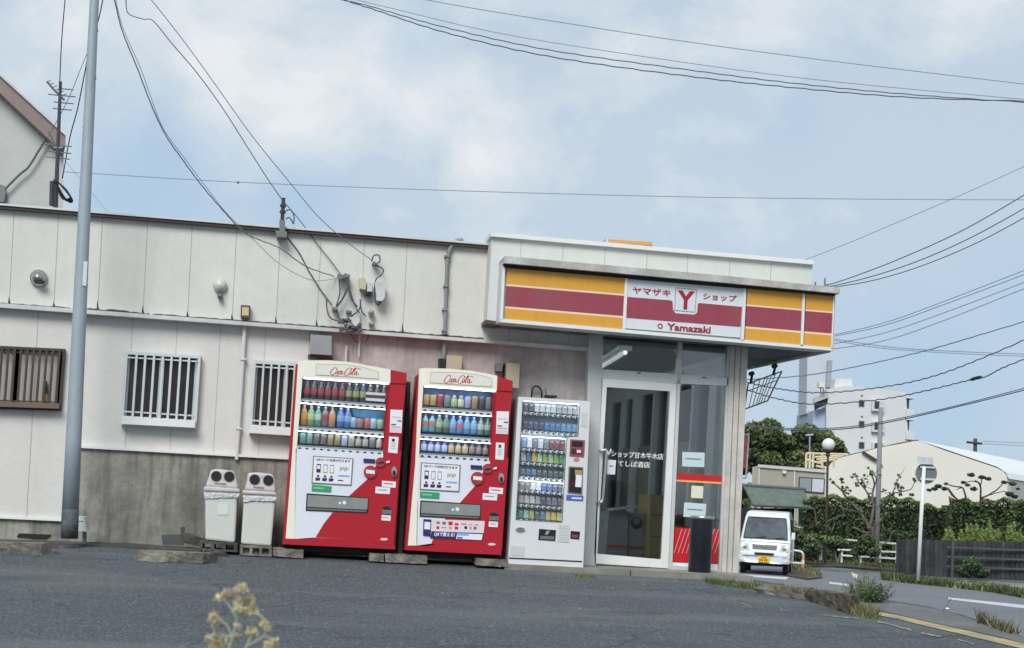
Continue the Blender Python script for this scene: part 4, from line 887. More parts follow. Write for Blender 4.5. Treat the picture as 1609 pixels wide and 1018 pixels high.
mb.build('price_card', [M_paper, mat('brown_print', (96, 66, 62), .5)], label='white and brown card standing on the top shelf of the left red vending machine', category='card')
r2 = [((176, 120, 60), (240, 150, 50), (200, 180, 120), 'orange bottle at the left end of the middle shelf, left red machine'), ((120, 160, 90), (210, 220, 130), W_, 'yellow-green drink bottle second from the left on the middle shelf, left red machine'),
      ((60, 150, 120), (190, 225, 215), W_, 'teal green bottle with pale label on the middle shelf of the left red machine'), ((120, 90, 110), (150, 40, 60), W_, 'purple tinted bottle with dark red label on the middle shelf, left red machine'),
      ((180, 130, 90), (240, 140, 60), (210, 120, 80), 'bottle with bright orange lower half on the middle shelf of the left red machine')]
for k, (a_, b_, c_, lb) in enumerate(r2): disp_bottle(cA(140 + 70 * k, 0)[0], cA(0, 486 + 5 * k)[1], cA(0, 690 + 4 * k)[1], 9.6, 'pet', [a_, b_, c_], lb, g1)
for k in (5, 6): disp_bottle(cA(150 + 71 * k, 0)[0], cA(0, 486 + 5 * k)[1], cA(0, 690 + 4 * k)[1], 10, 'pet', [(40, 96, 190), (120, 176, 226), (210, 214, 226)], 'deep blue bottle in the middle of the middle shelf, left red machine', g1)
for x, cs_, kd, yt, lb in ((635, [(110, 170, 220), (150, 200, 235), W_], 'can', 610, 'light blue can beside two blue bottles, middle shelf of left red machine'), (700, [(90, 20, 34), (170, 120, 130), W_], 'can', 615, 'dark wine red can on the middle shelf of the left red machine'), (775, [(176, 56, 62), (196, 90, 90), W_], 'can', 618, 'brighter red can on the middle shelf of the left red machine'), (835, [(140, 180, 220), (190, 215, 235), W_], 'can', 622, 'pale blue can between red and green cans, left red machine middle shelf'), (905, [(40, 120, 84), (150, 210, 170), W_], 'can', 626, 'green can at the right end of the middle shelf, left red machine')):
    disp_bottle(cA(x, 0)[0], cA(0, yt)[1], cA(0, 712 + (x - 635) * .06)[1], 9.4, kd, cs_, lb, g1)
mb = MB(); mb.slab([cA(625, 525), cA(985, 545), cA(975, 740), cA(930, 735), cA(935, 640), cA(640, 600)], YM + .17, .01); mb.build('backdrop_card', mat('blue_backdrop', (70, 140, 196), .5, var=.5, vscale=12, dark=(130, 190, 224)), label='blue water-pattern card behind the cans of the left red vending machine', category='card')
r3 = [((40, 70, 80), (90, 150, 140)), ((40, 70, 80), (90, 150, 140)), ((40, 38, 42), (90, 86, 84)), ((40, 38, 42), (90, 86, 84)), ((84, 66, 48), (150, 126, 90)), ((84, 66, 48), (150, 126, 90)), ((70, 90, 150), (170, 180, 210)), ((110, 120, 130), (170, 160, 130)), ((50, 44, 44), (150, 140, 130)), ((50, 44, 44), (150, 140, 130)), ((44, 44, 48), (110, 106, 104)), ((150, 134, 124), (190, 170, 154))]
l3 = ['dark can with teal label at the left end of the bottom shelf, left red machine'] * 2 + ['black short can left of the brown ones on the bottom shelf, left red machine'] * 2 + ['brown coffee can on the bottom shelf of the left red machine'] * 2 + ['small blue and white can on the bottom shelf of the left red machine', 'grey and tan can right of the small blue can, left red machine'] + ['dark bottle can with pale label on the bottom shelf, left red machine'] * 2 + ['plain dark can second from the right on the bottom shelf, left red machine', 'beige bottle can at the right end of the bottom shelf, left red machine']
for k in range(12): disp_bottle(cA(128 + 69.5 * k, 0)[0], cA(0, 758 + 4.3 * k)[1], cA(0, 872 + 4.2 * k)[1], 8.6, 'can_bottle' if k in (8, 9, 11) else 'can', [r3[k][0], r3[k][1], (150, 150, 150)], l3[k], g1)
# samples: right machine
t1 = [((70, 46, 40), (216, 170, 110)), ((70, 46, 40), (216, 170, 110)), ((200, 110, 90), (170, 40, 50)), ((60, 70, 90), (120, 130, 150)), ((110, 150, 80), (160, 200, 120)), ((120, 110, 80), (220, 214, 190)), ((90, 100, 170), (170, 180, 220)), ((180, 150, 100), (170, 130, 80)), ((70, 76, 96), (40, 44, 56)), ((56, 60, 76), (110, 110, 110))]
tl = ['brown can with amber swoosh at the left end of the top shelf, right red machine'] * 2 + ['orange-red can on the top shelf of the right red machine', 'slate blue can between the red and green cans, right red machine top shelf', 'green can on the top shelf of the right red machine', 'cream and olive can in the middle of the top shelf, right red machine', 'violet blue can on the top shelf of the right red machine', 'golden tan can on the top shelf of the right red machine', 'dark grey can second from the right on the top shelf, right red machine', 'near-black can at the right end of the top shelf, right red machine']
for k in range(10): disp_bottle(cC(155 + 69 * k, 0)[0], cC(0, 308 + 4 * k)[1], cC(0, 428 + 4.8 * k)[1], 9, 'can' if k not in (4, 5) else 'can_bottle', [t1[k][0], t1[k][1], (170, 172, 176)], tl[k], g2)
t2 = [((90, 170, 200), (190, 110, 80), CAP), ((90, 170, 200), (190, 110, 80), CAP), ((90, 130, 96), (180, 200, 150), W_), ((50, 90, 66), (120, 150, 110), (200, 204, 200)), ((80, 150, 216), (130, 180, 230), (150, 196, 240)), ((70, 140, 214), (214, 90, 100), W_), ((70, 150, 210), (130, 196, 235), (150, 196, 240)), ((70, 150, 210), (130, 196, 235), (150, 196, 240)), ((110, 130, 120), (214, 214, 204), (120, 120, 110)), ((40, 110, 96), (150, 200, 180), (60, 120, 100))]
ml = ['sky blue bottle with rusty orange label and red cap, right red machine'] * 2 + ['grey-green tea bottle with white cap on the middle shelf, right red machine', 'dark green tea bottle on the middle shelf of the right red machine', 'blue water bottle left of the red-labelled one, right red machine', 'blue bottle with a red label on the middle shelf, right red machine'] + ['pale blue water bottle right of the red-labelled bottle, right red machine'] * 2 + ['grey bottle with cream label on the middle shelf, right red machine', 'dark teal bottle at the right end of the middle shelf, right red machine']
for k in range(10): disp_bottle(cC(142 + 69.3 * k, 0)[0], cC(0, 510 + 4.6 * k)[1], cC(0, 688 + 4.2 * k)[1], 9.6, 'pet', list(t2[k]), ml[k], g2)
for k in range(10):
    cs_, lb = (([(60, 80, 160), (170, 190, 230), (90, 90, 120)], 'royal blue bottle can on the bottom shelf, right red machine') if k < 4 else ([(150, 116, 66), (190, 160, 110), (110, 84, 50)], 'golden brown bottle can on the bottom shelf, right red machine') if k < 7 else ([(40, 38, 40), (120, 104, 90), (60, 58, 60)], 'black bottle can on the bottom shelf, right red machine'))
    disp_bottle(cC(130 + 68.5 * k, 0)[0], cC(0, 780 + 4.2 * k)[1], cC(0, 886 + 4.4 * k)[1], 8.6, 'can_bottle', cs_, lb, g2)

# ---- white cigarette machine
cE = lambda x, y: (790 + x / 3.18, 580 + y / 3.18)
cF = lambda x, y: (800 + x / 7.27, 620 + y / 7.27)
vm = thing('cigarette_machine', 'narrow white cigarette vending machine standing between the red machines and the door', 'vending machine', P(858, 893, YM))
o4 = [cE(78, 137), cE(437, 160), cE(401, 1003), cE(25, 985)]
disp = [cF(155, 65), cF(808, 105), cF(788, 475), cF(680, 480), cF(658, 510), cE(297, 766), cE(65, 752)]
mb = MB()
mb.slab([o4[0], o4[1], cF(808, 105), cF(155, 65)], YM, .2); mb.slab([o4[0], cF(155, 65), cE(65, 752), o4[3]], YM + .0005, .2)
mb.slab([cF(808, 105), o4[1], o4[2], cE(297, 766), cF(658, 510), cF(680, 480), cF(788, 475)], YM + .0008, .2); mb.slab([cE(65, 752), cE(297, 766), o4[2], o4[3]], YM + .001, .2)
mb.slab(o4, YM + .2, .55); mb.build('cabinet', M_mwhite2, vm)
mb = MB(); mb.slab([o4[0], (o4[0][0] + 3, o4[0][1] + 2), (o4[3][0] + 2, o4[3][1] - 2), o4[3]], YM + .21, .53); mb.slab([cE(30, 940), cE(396, 958), cE(396, 964), cE(30, 946)], YM - .004, .006); mb.slab([cE(28, 984), cE(398, 1002), cE(398, 1012), cE(60, 1000)], YM + .05, .5); mb.build('seam', M_black, vm)
mb = MB(); mb.slab(disp, YM + .14, .02); mb.build('display_back', M_greyback, vm)
mb = MB(); mb.face([P(*c_, YM + .008) for c_ in disp]); mb.build('display_glass', M_mglass, vm)
mb = MB(); mb.slab([cF(165, 68), cF(800, 108), cF(799, 114), cF(164, 74)], YM + .03, .03); mb.build('display_tube', M_tube, vm)
mb = MB(); mb.slab([cF(145, 470), cF(640, 500), cF(640, 506), cF(145, 476)], YM + .03, .03); mb.build('display_tube', M_tube, vm)
mb = MB(); mb.slab([cF(118, 975), cF(612, 1012), cF(612, 1018), cF(118, 981)], YM + .03, .03); mb.build('display_tube', M_tube, vm)
mb = MB()                                          # thin dark gasket round the window
for i in range(len(disp)):
    a_, b_ = Vector(disp[i]), Vector(disp[(i + 1) % len(disp)]); n = Vector((-(b_ - a_).y, (b_ - a_).x)).normalized() * .45; mb.slab([a_ - n, b_ - n, b_ + n, a_ + n], YM - .002, .004)
mb.build('window_gasket', M_grey, vm)
def eq(u): return u
Dk, Lt = (60, 66, 70), (214, 216, 214)
rowsF = [ # x0, x1, n, pack top y at x0, pack bottom, knob y (crop F units), colours
    (160, 790, 10, 88, 178, 207, [Dk, Dk, Lt, Lt, Lt, Lt, (168, 170, 172), (168, 170, 172), (190, 192, 192), (190, 192, 192)]),
    (150, 775, 10, 290, 378, 412, [(60, 64, 76), (56, 66, 110), (56, 66, 110), (52, 62, 100), (56, 116, 184), (56, 116, 184), (56, 116, 184), (84, 156, 210), (84, 156, 210), (84, 156, 210)]),
    (140, 640, 8, 488, 592, 622, [(92, 140, 196), (220, 224, 226), (80, 92, 104), (200, 204, 208), (84, 96, 108), (96, 34, 40), (96, 34, 40), (96, 34, 40)]),
    (130, 632, 8, 645, 752, 778, [(190, 188, 184), (66, 96, 168), (226, 184, 50), (196, 214, 180), (128, 180, 60), (180, 210, 170), (128, 180, 60), (70, 146, 84)]),
    (124, 625, 8, 832, 905, 940, [(96, 100, 104), (64, 90, 150), (76, 116, 180), Dk, Dk, Dk, Dk, Dk]),
    (116, 617, 8, 992, 1072, 1095, [(88, 94, 92), (88, 94, 92), (216, 220, 222), (216, 220, 222), (50, 76, 150), (50, 76, 150), (70, 80, 104), (70, 80, 104)]),
    (108, 609, 8, 1140, 1228, 1262, [(176, 160, 164), (200, 202, 202), (216, 218, 218), (150, 170, 170), Dk, (96, 90, 120), (110, 112, 120), (76, 82, 88)]),
    (100, 600, 8, 1310, 1400, 1432, [(60, 120, 84), (150, 190, 200), (180, 170, 60), (60, 70, 60), (60, 110, 160), (216, 180, 80), (216, 180, 80), (220, 190, 90)])]
# convert rows lying below crop F with the photo slope
names = ['dark grey', 'white', 'light grey', 'navy', 'blue', 'sky blue']
def cname(c_):
    r_, g_, b_ = c_
    if max(c_) - min(c_) < 26: return 'near-black' if r_ < 75 else 'dark grey' if r_ < 110 else 'light grey' if r_ < 200 else 'white'
    if g_ > r_ and g_ > b_ + 10: return 'pale green' if r_ > 170 else 'lime green' if r_ > 100 else 'green'
    if b_ > r_ + 15: return 'navy blue' if b_ < 125 else 'blue' if b_ < 192 else 'light blue'
    return 'maroon' if g_ < 60 else 'yellow' if g_ > 140 else 'brown'
ordn = ['first', 'second', 'third', 'fourth', 'fifth', 'sixth', 'seventh', 'bottom']
for ri, (x0, x1, n, yt, yb, yk, cols) in enumerate(rowsF):
    sp = (x1 - x0) / n
    mb = MB(); sl = .078
    q = [cF(x0 - 8, yk - 6), cF(x1 + 5, yk - 6 + (x1 - x0) * sl), cF(x1 + 4, yk + 14 + (x1 - x0) * sl), cF(x0 - 9, yk + 14)]
    mb.slab(q, YM + .06, .08); stp = mb.build('shelf_rail', M_lgrey, vm)
    for k in range(n):
        xc_ = x0 + sp * (k + .5); dy = (xc_ - x0) * sl; w = sp * .43; lean = 4
        mb = MB(); mb.slab([cF(xc_ - w + lean, yt + dy), cF(xc_ + w + lean, yt + dy + w * .15), cF(xc_ + w, yb + dy + w * .15), cF(xc_ - w, yb + dy)], YM + .08, .022, 0)
        c_ = tuple(int(v * .66 + 66) for v in cols[k]); hl = tuple(min(255, int(v * .5 + 110)) for v in c_)
        mb.slab([cF(xc_ - w * .7 + lean, yt + dy + 14), cF(xc_ + w * .7 + lean, yt + dy + 16), cF(xc_ + w * .7 + lean, yt + dy + 34), cF(xc_ - w * .7 + lean, yt + dy + 32)], YM + .078, .001, 1)
        o = mb.build('cigarette_pack', [mat('pack_%d_%d_%d' % c_, c_, .5), mat('packt_%d_%d_%d' % hl, hl, .5)])
        o['label'] = '%s cigarette pack in the %s row of the white cigarette machine' % (cname(cols[k]), ordn[ri]); o['category'] = 'cigarette pack'; o['group'] = 'packs in the white cigarette machine'
        mb = MB(); x_, y_ = cF(xc_ + 4, yk + dy + 3); mb.circ(x_, y_, 2.5, YM + .03, .03, 0, n=10); mb.circ(x_ + .8, y_ + .4, 1.35, YM + .027, .002, 1, n=8); mb.build('button', [M_paper, M_black], stp)
def ep(l, m_, Y, name, par=vm, th=.006): mb = MB(); mb.slab([cE(*q) for q in l], Y, th); return mb.build(name, m_, par)
rp = ep([(338, 350), (411, 355), (406, 438), (334, 433)], mat('payment_red', (150, 72, 82), .5), YM - .01, 'payment_panel', vm, .01)
ep([(346, 358), (401, 362), (399, 390), (344, 387)], M_black, YM - .012, 'payment_screen', rp, .003); ep([(344, 396), (398, 399), (396, 427), (342, 424)], mat('dark_maroon', (70, 40, 48), .4), YM - .012, 'payment_slot', rp, .003); ep([(370, 402), (392, 403), (391, 419), (369, 418)], M_pink, YM - .014, 'slot_label', rp, .001)
mb = MB(); mb.circ(*cE(368, 450), 4.6, YM - .008, .007, n=14, ry=2.8); mb.build('badge', mat('badge_pink', (196, 130, 120), .5), vm)
nr = ep([(330, 485), (402, 490), (397, 626), (324, 618)], M_grey, YM - .008, 'note_reader', vm, .008); ep([(336, 492), (396, 496), (391, 620), (330, 613)], M_black, YM - .010, 'reader_face', nr, .002)
ep([(360, 502), (396, 505), (394, 532), (362, 532)], mat('tan_paper', (176, 140, 100), .6), YM - .012, 'tan_label', nr, .002); ep([(366, 528), (396, 530), (392, 590), (362, 588)], M_paper, YM - .013, 'paper_slip', nr, .002); ep([(333, 562), (362, 566), (361, 584), (332, 580)], mat('dark_red_slot', (90, 22, 30), .4), YM - .012, 'note_slot', nr, .002)
bs = ep([(319, 627), (403, 632), (401, 658), (317, 653)], mat('blue_sticker', (70, 100, 184), .5), YM - .008, 'sticker', vm, .004); ep([(345, 640), (395, 643), (394, 650), (344, 647)], M_paper, YM - .0095, 'sticker_print', bs, .001)
mb = MB(); mb.circ(*cE(88, 799), 7.2, YM - .02, .02, n=18, ry=3); lk2 = mb.build('lock', M_lgrey, vm); mb = MB(); mb.circ(*cE(88, 799), 5, YM - .022, .002, n=14, ry=1.9); mb.build('lock_face', M_grey, lk2)
ds = ep([(182, 798), (266, 804), (262, 858), (178, 852)], M_black, YM - .006, 'delivery_slot', vm, .006); ep([(190, 832), (258, 836), (256, 852), (186, 848)], M_grey, YM - .009, 'flap', ds, .003); ep([(218, 808), (236, 806), (226, 826), (210, 826)], M_lgrey, YM - .009, 'flap_print', ds, .001)
np_ = ep([(276, 772), (340, 776), (333, 866), (270, 862)], mat('faded_sheet', (204, 208, 208), .6), YM - .004, 'notice', vm, .003)
mb = MB()
for k in range(9): mb.slab([cE(282, 784 + k * 9), cE(330, 787 + k * 9), cE(330, 788.5 + k * 9), cE(282, 785.5 + k * 9)], YM - .0055, .001)
mb.build('notice_print', M_lgrey, np_)
cr = ep([(341, 808), (386, 812), (382, 850), (338, 846)], M_black, YM - .006, 'coin_return', vm, .006); ep([(346, 826), (376, 828), (375, 842), (345, 840)], M_mar, YM - .008, 'coin_cup', cr, .002)
ep([(394, 215), (424, 218), (421, 290), (391, 284)], mat('off_white_sticker', (196, 200, 200), .5), YM - .004, 'notice', vm, .003); ep([(42, 880), (110, 886), (106, 935), (38, 928)], mat('off_white_sticker', (196, 200, 200), .5), YM - .004, 'data_plate', vm, .003)
ep([(218, 128), (272, 131), (272, 142), (217, 139)], M_black, YM + .2, 'cable_box', vm, .15)
mb = MB(); mb.slab([cE(222, 96), cE(244, 97), cE(243, 130), cE(220, 129)], YL - .12, .12); mb.build('switch_box', M_lgrey, bld)
# dark pipe between the red machines
mb = MB(); mb.tube([P(640, 600, 15.75), P(637, 700, 15.75), P(628, 872, 15.6)], .035, 10); mb.tube([P(641, 640, 15.7), P(630, 640, 15.9)], .02, 6)
mb.build('drain_pipe', mat('dark_grey_pipe', (74, 78, 80), .5, var=.2), label='dark grey vertical pipe between the two red vending machines', category='pipe')

# ================================================================== BLOCKS, STOPS, BINS
def rough_block(name, px, Y, depth, m_, lab, cat, grp, seed=0, jit=.003):
    mb = MB(); rg = random.Random(seed)
    Yl, Yr = Y if isinstance(Y, tuple) else (Y, Y)
    q = px; N_, M_ = 12, 4; fv = []
    base = len(mb.v)
    def pt_(u, v, w):
        p = P(*quadmap(q, u, v), Yl + (Yr - Yl) * u); p = p + Vector((w * depth * (.8 if Yl != Yr else 0), w * depth, 0))
        e_ = (u in (0, 1)) + (v in (0, 1)) + (w in (0, 1))
        return p + Vector((rg.uniform(-jit, jit), rg.uniform(-jit, jit), rg.uniform(-jit, jit)))
    V = {}
    def vv(i, j, k):
        key = (i, j, k)
        if key not in V: V[key] = len(mb.v); mb.v.append(pt_(i / N_, j / M_, k / 3))
        return V[key]
    def F_(a_): mb.f.append(tuple(a_)); mb.m.append(0)
    for i in range(N_):
        for j in range(M_): F_([vv(i, j, 0), vv(i + 1, j, 0), vv(i + 1, j + 1, 0), vv(i, j + 1, 0)]); F_([vv(i, j, 3), vv(i, j + 1, 3), vv(i + 1, j + 1, 3), vv(i + 1, j, 3)])
        for k in range(3): F_([vv(i, 0, k), vv(i, 0, k + 1), vv(i + 1, 0, k + 1), vv(i + 1, 0, k)]); F_([vv(i, M_, k), vv(i + 1, M_, k), vv(i + 1, M_, k + 1), vv(i, M_, k + 1)])
    for j in range(M_):
        for k in range(3): F_([vv(0, j, k), vv(0, j + 1, k), vv(0, j + 1, k + 1), vv(0, j, k + 1)]); F_([vv(N_, j, k), vv(N_, j, k + 1), vv(N_, j + 1, k + 1), vv(N_, j + 1, k)])
    o = mb.build(name, m_)
    o['label'] = lab; o['category'] = cat
    if grp: o['group'] = grp
    return o
rough_block('parking_stop', [(-60, 850), (66, 853), (64, 871), (-60, 869)], (L(-60, 869).y, L(64, 871).y), .16, M_cblock, 'weathered concrete parking stop left of the steel pole, cut by the photo edge', 'parking stop', 'concrete parking stops', 1, .004)
rough_block('parking_stop', [(218, 864), (320, 869), (318, 886), (214, 881)], (L(214, 881).y - .02, L(318, 886).y - .02), .17, M_cblock, 'weathered concrete parking stop in front of the two recycling bins', 'parking stop', 'concrete parking stops', 2, .004)
def hollow_block(x0, x1, yt, yb, sl, Y, lab, open_, m_):
    """hollow building block lying on its side with three holes"""
    mb = MB(); n = 3; w = x1 - x0; web = w * .09; cell = (w - web * (n + 1)) / n
    def q_(u0, u1, v0, v1): return [(x0 + u0, yt + v0 + u0 * sl), (x0 + u1, yt + v0 + u1 * sl), (x0 + u1, yt + v1 + u1 * sl), (x0 + u0, yt + v1 + u0 * sl)]
    H = yb - yt
    mb.slab(q_(0, w, 0, H * .22), Y, .36); mb.slab(q_(0, w, H * .8, H), Y, .36)
    for k in range(n + 1): u = k * (cell + web); mb.slab(q_(u, u + web, H * .22, H * .8), Y + .001, .358)
    if not open_: mb.slab(q_(web * .5, w - web * .5, H * .2, H * .82), Y + .05, .02)
    o = mb.build('hollow_block', m_); o['label'] = lab; o['category'] = 'concrete block'; o['group'] = 'hollow concrete blocks under the bins'
hollow_block(313, 373, 850, 864, .06, 15.35, 'hollow concrete block with dark holes under the left recycling bin', True, M_cblock2)
hollow_block(377, 427, 856.5, 872, .05, 15.3, 'hollow concrete block with pale filled holes under the right recycling bin', False, M_cblock)
for (px, lb, sd_) in (([(429, 861), (477, 864), (476, 877), (429, 874)], 'small cracked concrete block under the left foot of the left red machine', 3), ([(581, 869), (604, 870.5), (603, 883), (580, 881)], 'small concrete block under the right foot of the left red machine', 4),
                   ([(605, 870), (672, 873), (671, 886), (605, 883)], 'long concrete block between the feet of the two red machines', 5), ([(749, 877), (798, 880), (797, 891), (748, 888)], 'concrete block under the right foot of the right red machine', 6)):
    rough_block('concrete_block', px, 15.27, .35, M_cblock, lb, 'concrete block', 'concrete blocks under the red machines', sd_, .003)
rough_block('rubble_slab', [(318, 864), (352, 868), (366, 882), (322, 878)], 15.15, .2, M_cblock2, 'broken grey slab of rubble in front of the left recycling bin', 'rubble', None, 8, .015)
cG = lambda x, y: (300 + x / 5.99, 720 + y / 5.99)
cL = lambda x, y: (x / 3.393, 600 + y / 3.393)
def recycle_bin(lbl, body, lid, hood, holes, band, note_, Yb):
    r_ = thing('recycling_bin', lbl, 'bin', P(*cG(*body[3]), Yb), 'recycling bins beside the vending machines')
    def frust(px, Y, th, shrink=0):
        mb = MB(); f_ = [P(*cG(*c_), Y) for c_ in px]; mb.prism(f_, [p_ + Vector((0, th, 0)) for p_ in f_]); return mb
    o = frust(body, Yb, .40).build('body', M_bin, r_)
    md = o.modifiers.new('b', 'BEVEL'); md.width = .02; md.segments = 2
    o = frust(lid, Yb - .03, .46).build('lid', M_binlid, r_); md = o.modifiers.new('b', 'BEVEL'); md.width = .012; md.segments = 2
    o = frust(hood, Yb + .03, .30).build('hood', M_binlid, r_); md = o.modifiers.new('b', 'BEVEL'); md.width = .03; md.segments = 3
    for h_ in holes:
        mb = MB(); mb.circ(*cG(*h_), 8.6, Yb + .024, .02, 0, n=20); mb.circ(*cG(*h_), 7.6, Yb + .020, .004, 1, n=20); mb.build('hole', [M_grey, M_dark], r_)
    rg = random.Random(len(lbl)); mb = MB(); (a_, b_, c_, d_) = band; K_ = 16
    prev = None
    for k in range(K_ + 1):
        u = k / K_; t_ = Vector(a_).lerp(Vector(b_), u); w_ = Vector(d_).lerp(Vector(c_), u); w_.y += rg.uniform(-7, 5)
        pts_ = [P(*cG(*t_.lerp(w_, v)), Yb - .010 - rg.uniform(0, .010) * (v > 0)) for v in (0, .35, .7, 1)]
        if prev:
            for q in range(3): mb.face([prev[q], pts_[q], pts_[q + 1], prev[q + 1]])
        prev = pts_
    mb.build('bin_liner', M_bag, r_, smooth=True)
    mb = MB(); lx, ly = hood[0][0], lid[0][1]
    q = [(lid[0][0] + 95, lid[0][1] - 38), (lid[0][0] + 200, lid[0][1] - 30), (lid[0][0] + 198, lid[0][1] - 22), (lid[0][0] + 95, lid[0][1] - 30)]
    mb.slab([cG(*c_) for c_ in q], Yb + .015, .02); mb.build('faded_print', mat('faded_red_print', (190, 150, 148), .6), r_)
    if note_: mb = MB(); mb.slab([cG(*c_) for c_ in note_], Yb - .006, .004); mb.build('sticker', mat('faded_pale_sticker', (206, 216, 210), .5), r_)
recycle_bin('left recycling bin with a torn pale sticker on its front', [(132, 340), (438, 352), (412, 797), (135, 768)], [(125, 262), (455, 285), (462, 322), (117, 306)], [(185, 108), (250, 100), (405, 118), (432, 190), (450, 290), (132, 268), (165, 180)], [(238, 168), (360, 172)], [(118, 312), (460, 330), (438, 372), (130, 375)], [(250, 430), (350, 428), (354, 530), (255, 532)], 15.45)
recycle_bin('right recycling bin without a sticker, next to the red machine', [(497, 380), (796, 392), (756, 828), (470, 806)], [(488, 298), (800, 318), (812, 352), (480, 334)], [(530, 136), (640, 132), (770, 148), (800, 215), (802, 322), (500, 300), (528, 210)], [(600, 200), (728, 208)], [(488, 346), (806, 360), (796, 402), (494, 405)], None, 15.42)
# white box beside the pole and boards against the base
mb = MB(); q = [cL(405, 718), cL(448, 720), cL(462, 796), cL(402, 796)]; mb.slab(q, 15.6, .25, 0); mb.slab([cL(440, 800), cL(460, 800), cL(458, 860), cL(440, 860)], 15.7, .05, 1); mb.slab([cL(412, 742), cL(446, 743), cL(447, 746), cL(412, 745)], 15.598, .001, 1)
mb.build('utility_box', [M_white, M_grey], label='small white box on a short post at the foot of the steel pole', category='box')
mb = MB(); mb.slab([cL(862, 815), cL(968, 812), cL(968, 872), cL(866, 868)], 15.9, .03, 0); mb.slab([cL(962, 775), cL(985, 772), cL(980, 872), cL(966, 872)], 15.85, .03, 1); mb.slab([cL(980, 800), cL(1100, 840), cL(1080, 880), cL(982, 860)], 15.8, .03, 1); pass
mb.build('scrap_boards', [mat('grey_board', (84, 88, 86), .8, var=.3), M_cblock2], label='heap of grey scrap boards leaning on the concrete base left of the bins', category='boards')
# green bottle on the sill of the dark window
c = P(70, 634, YL - .075); mb = MB(); mb.lathe((c.x, YL - .06, c.z), [(.001, 0, 0), (.03, 0, 0), (.031, .02, 1), (.031, .1, 0), (.025, .15, 0), (.011, .2, 0), (.011, .23, 0), (.001, .235, 0)], 10)
mb.build('glass_bottle', [mat('green_glass', (60, 96, 72), .35), mat('tan_label', (196, 170, 110), .6)], label='small green bottle with tan label behind the dark window bars', category='bottle', smooth=True)
# kerb stones at the right edge of the lot
rough_block('kerb_stone', [(1178, 916), (1266, 925), (1264, 943), (1180, 930)], (L(1180, 930).y, L(1264, 943).y), .2, M_cblock, 'weedy low kerb stone nearest the shop at the lot edge', 'kerb stone', 'kerb stones at the lot edge', 11, .007)
rough_block('kerb_stone', [(1270, 926), (1336, 936), (1335, 965), (1268, 944)], (L(1268, 944).y, L(1335, 965).y), .22, mat('mossy_stone', (112, 104, 90), .95, var=.7, vscale=9, dark=(46, 42, 36), bump=.8, bscale=40), 'dark mossy kerb stone with broken end face at the lot edge', 'kerb stone', 'kerb stones at the lot edge', 12, .009)

# ================================================================== STEEL POLE, ANTENNA, NEIGHBOUR HOUSE
pl = thing('utility_pole', 'tall grey painted steel pole in front of the white wall, rising out of the picture', 'pole', P(108, 846, 15.25))
YP = 15.25; b0, t0 = P(110.5, 800, YP), P(154, -120, YP); b1_ = P(109, 846, YP)
def lerp(a_, b_, t_): return a_ + (b_ - a_) * t_
mb = MB(); mb.tube([lerp(b0, t0, k / 8) for k in range(9)], [.080 - .042 * k / 8 for k in range(9)], 16); mb.build('shaft', M_pole, pl, smooth=True)
mb = MB(); mb.tube([b1_, b0], [.083, .0815], 16); mb.build('worn_base', M_poleb, pl, smooth=True)
mb = MB(); s0 = P(135, 412, YP); s1 = P(133, 450, YP); mb.obox((s0 + s1) / 2 + Vector((.005, -.062, 0)), (.018, 0, 0), (0, .003, 0), (s1 - s0) / 2); mb.build('number_plate', M_bluep, pl)
mb = MB()
for yy in (48, 123, 200, 300, 440, 505, 610, 660):
    x = 110.5 + (154 - 110.5) * (800 - yy) / 920; sgn = 1 if yy % 20 else -1
    mb.tube([P(x, yy, YP), P(x + sgn * (8 + yy * .006), yy, YP)], .012, 6)
mb.build('step_bolts', M_grey, pl)
hs = thing('neighbour_house', 'pale gable end of a taller house with a pinkish brown verge at the far left', 'house', D(-100, 500, 25))
mb = MB(); tt = 24.0
fr = [D(x, y, tt) for x, y in [(-420, 340), (-380, -60), (-60, 90), (0, 140), (75, 215), (100, 240), (98, 560), (-420, 560)]]
back = [p_ + Vector((-1.5, 6, 0)) for p_ in fr]; mb.prism(fr, back); mb.build('wall', mat('pale_stucco', (188, 190, 186), .85, var=.1, vscale=1, bump=.3, bscale=14), hs)
mb = MB(); vg = [D(x, y, tt - .25) for x, y in [(-200, -70), (0, 118), (103, 212), (103, 228), (95, 236), (0, 146), (-200, -35)]]
mb.prism(vg, [p_ + Vector((-1.2, 6.5, 0)) for p_ in vg], 0); mb.slab([(0, 0)], 1) if False else None
vh = [D(x, y, tt - .3) for x, y in [(-200, -75), (0, 114.5), (103, 209.5), (103, 213), (0, 119), (-200, -68)]]
mb.prism(vh, [p_ + Vector((-1.2, 6.5, 0)) for p_ in vh], 1)
mb.prism([D(x, y, tt - .2) for x, y in [(72, 215), (80, 217), (102, 230), (98, 240), (84, 232)]], [D(x, y, tt - .2) + Vector((-.1, .5, 0)) for x, y in [(72, 215), (80, 217), (102, 230), (98, 240), (84, 232)]], 0)
mb.build('roof_verge', [mat('verge_pink_brown', (136, 120, 116), .6, var=.1), M_ledge], hs)
mb = MB(); mb.prism([D(x, y, tt - .1) for x, y in [(-8, 288), (6, 291), (9, 303), (6, 317), (-8, 317)]], [D(x, y, tt - .1) + Vector((0, .2, 0)) for x, y in [(-8, 288), (6, 291), (9, 303), (6, 317), (-8, 317)]]); mb.build('vent', M_grey, hs)
mb = MB(); mb.tube([D(*p_, tt - .1) for p_ in smooth_px([(8, 297), (30, 275), (45, 262), (62, 235), (76, 212)])], .02, 5); mb.build('cable', M_grey, hs)
an = thing('antenna', 'thin television antenna mast with two sets of crossbars on the roof', 'antenna', P(88, 322, 17.3)); YA = 17.3
def an_t(mb, pts, r): mb.tube([P(x, y, YA) for x, y in pts], r, 6)
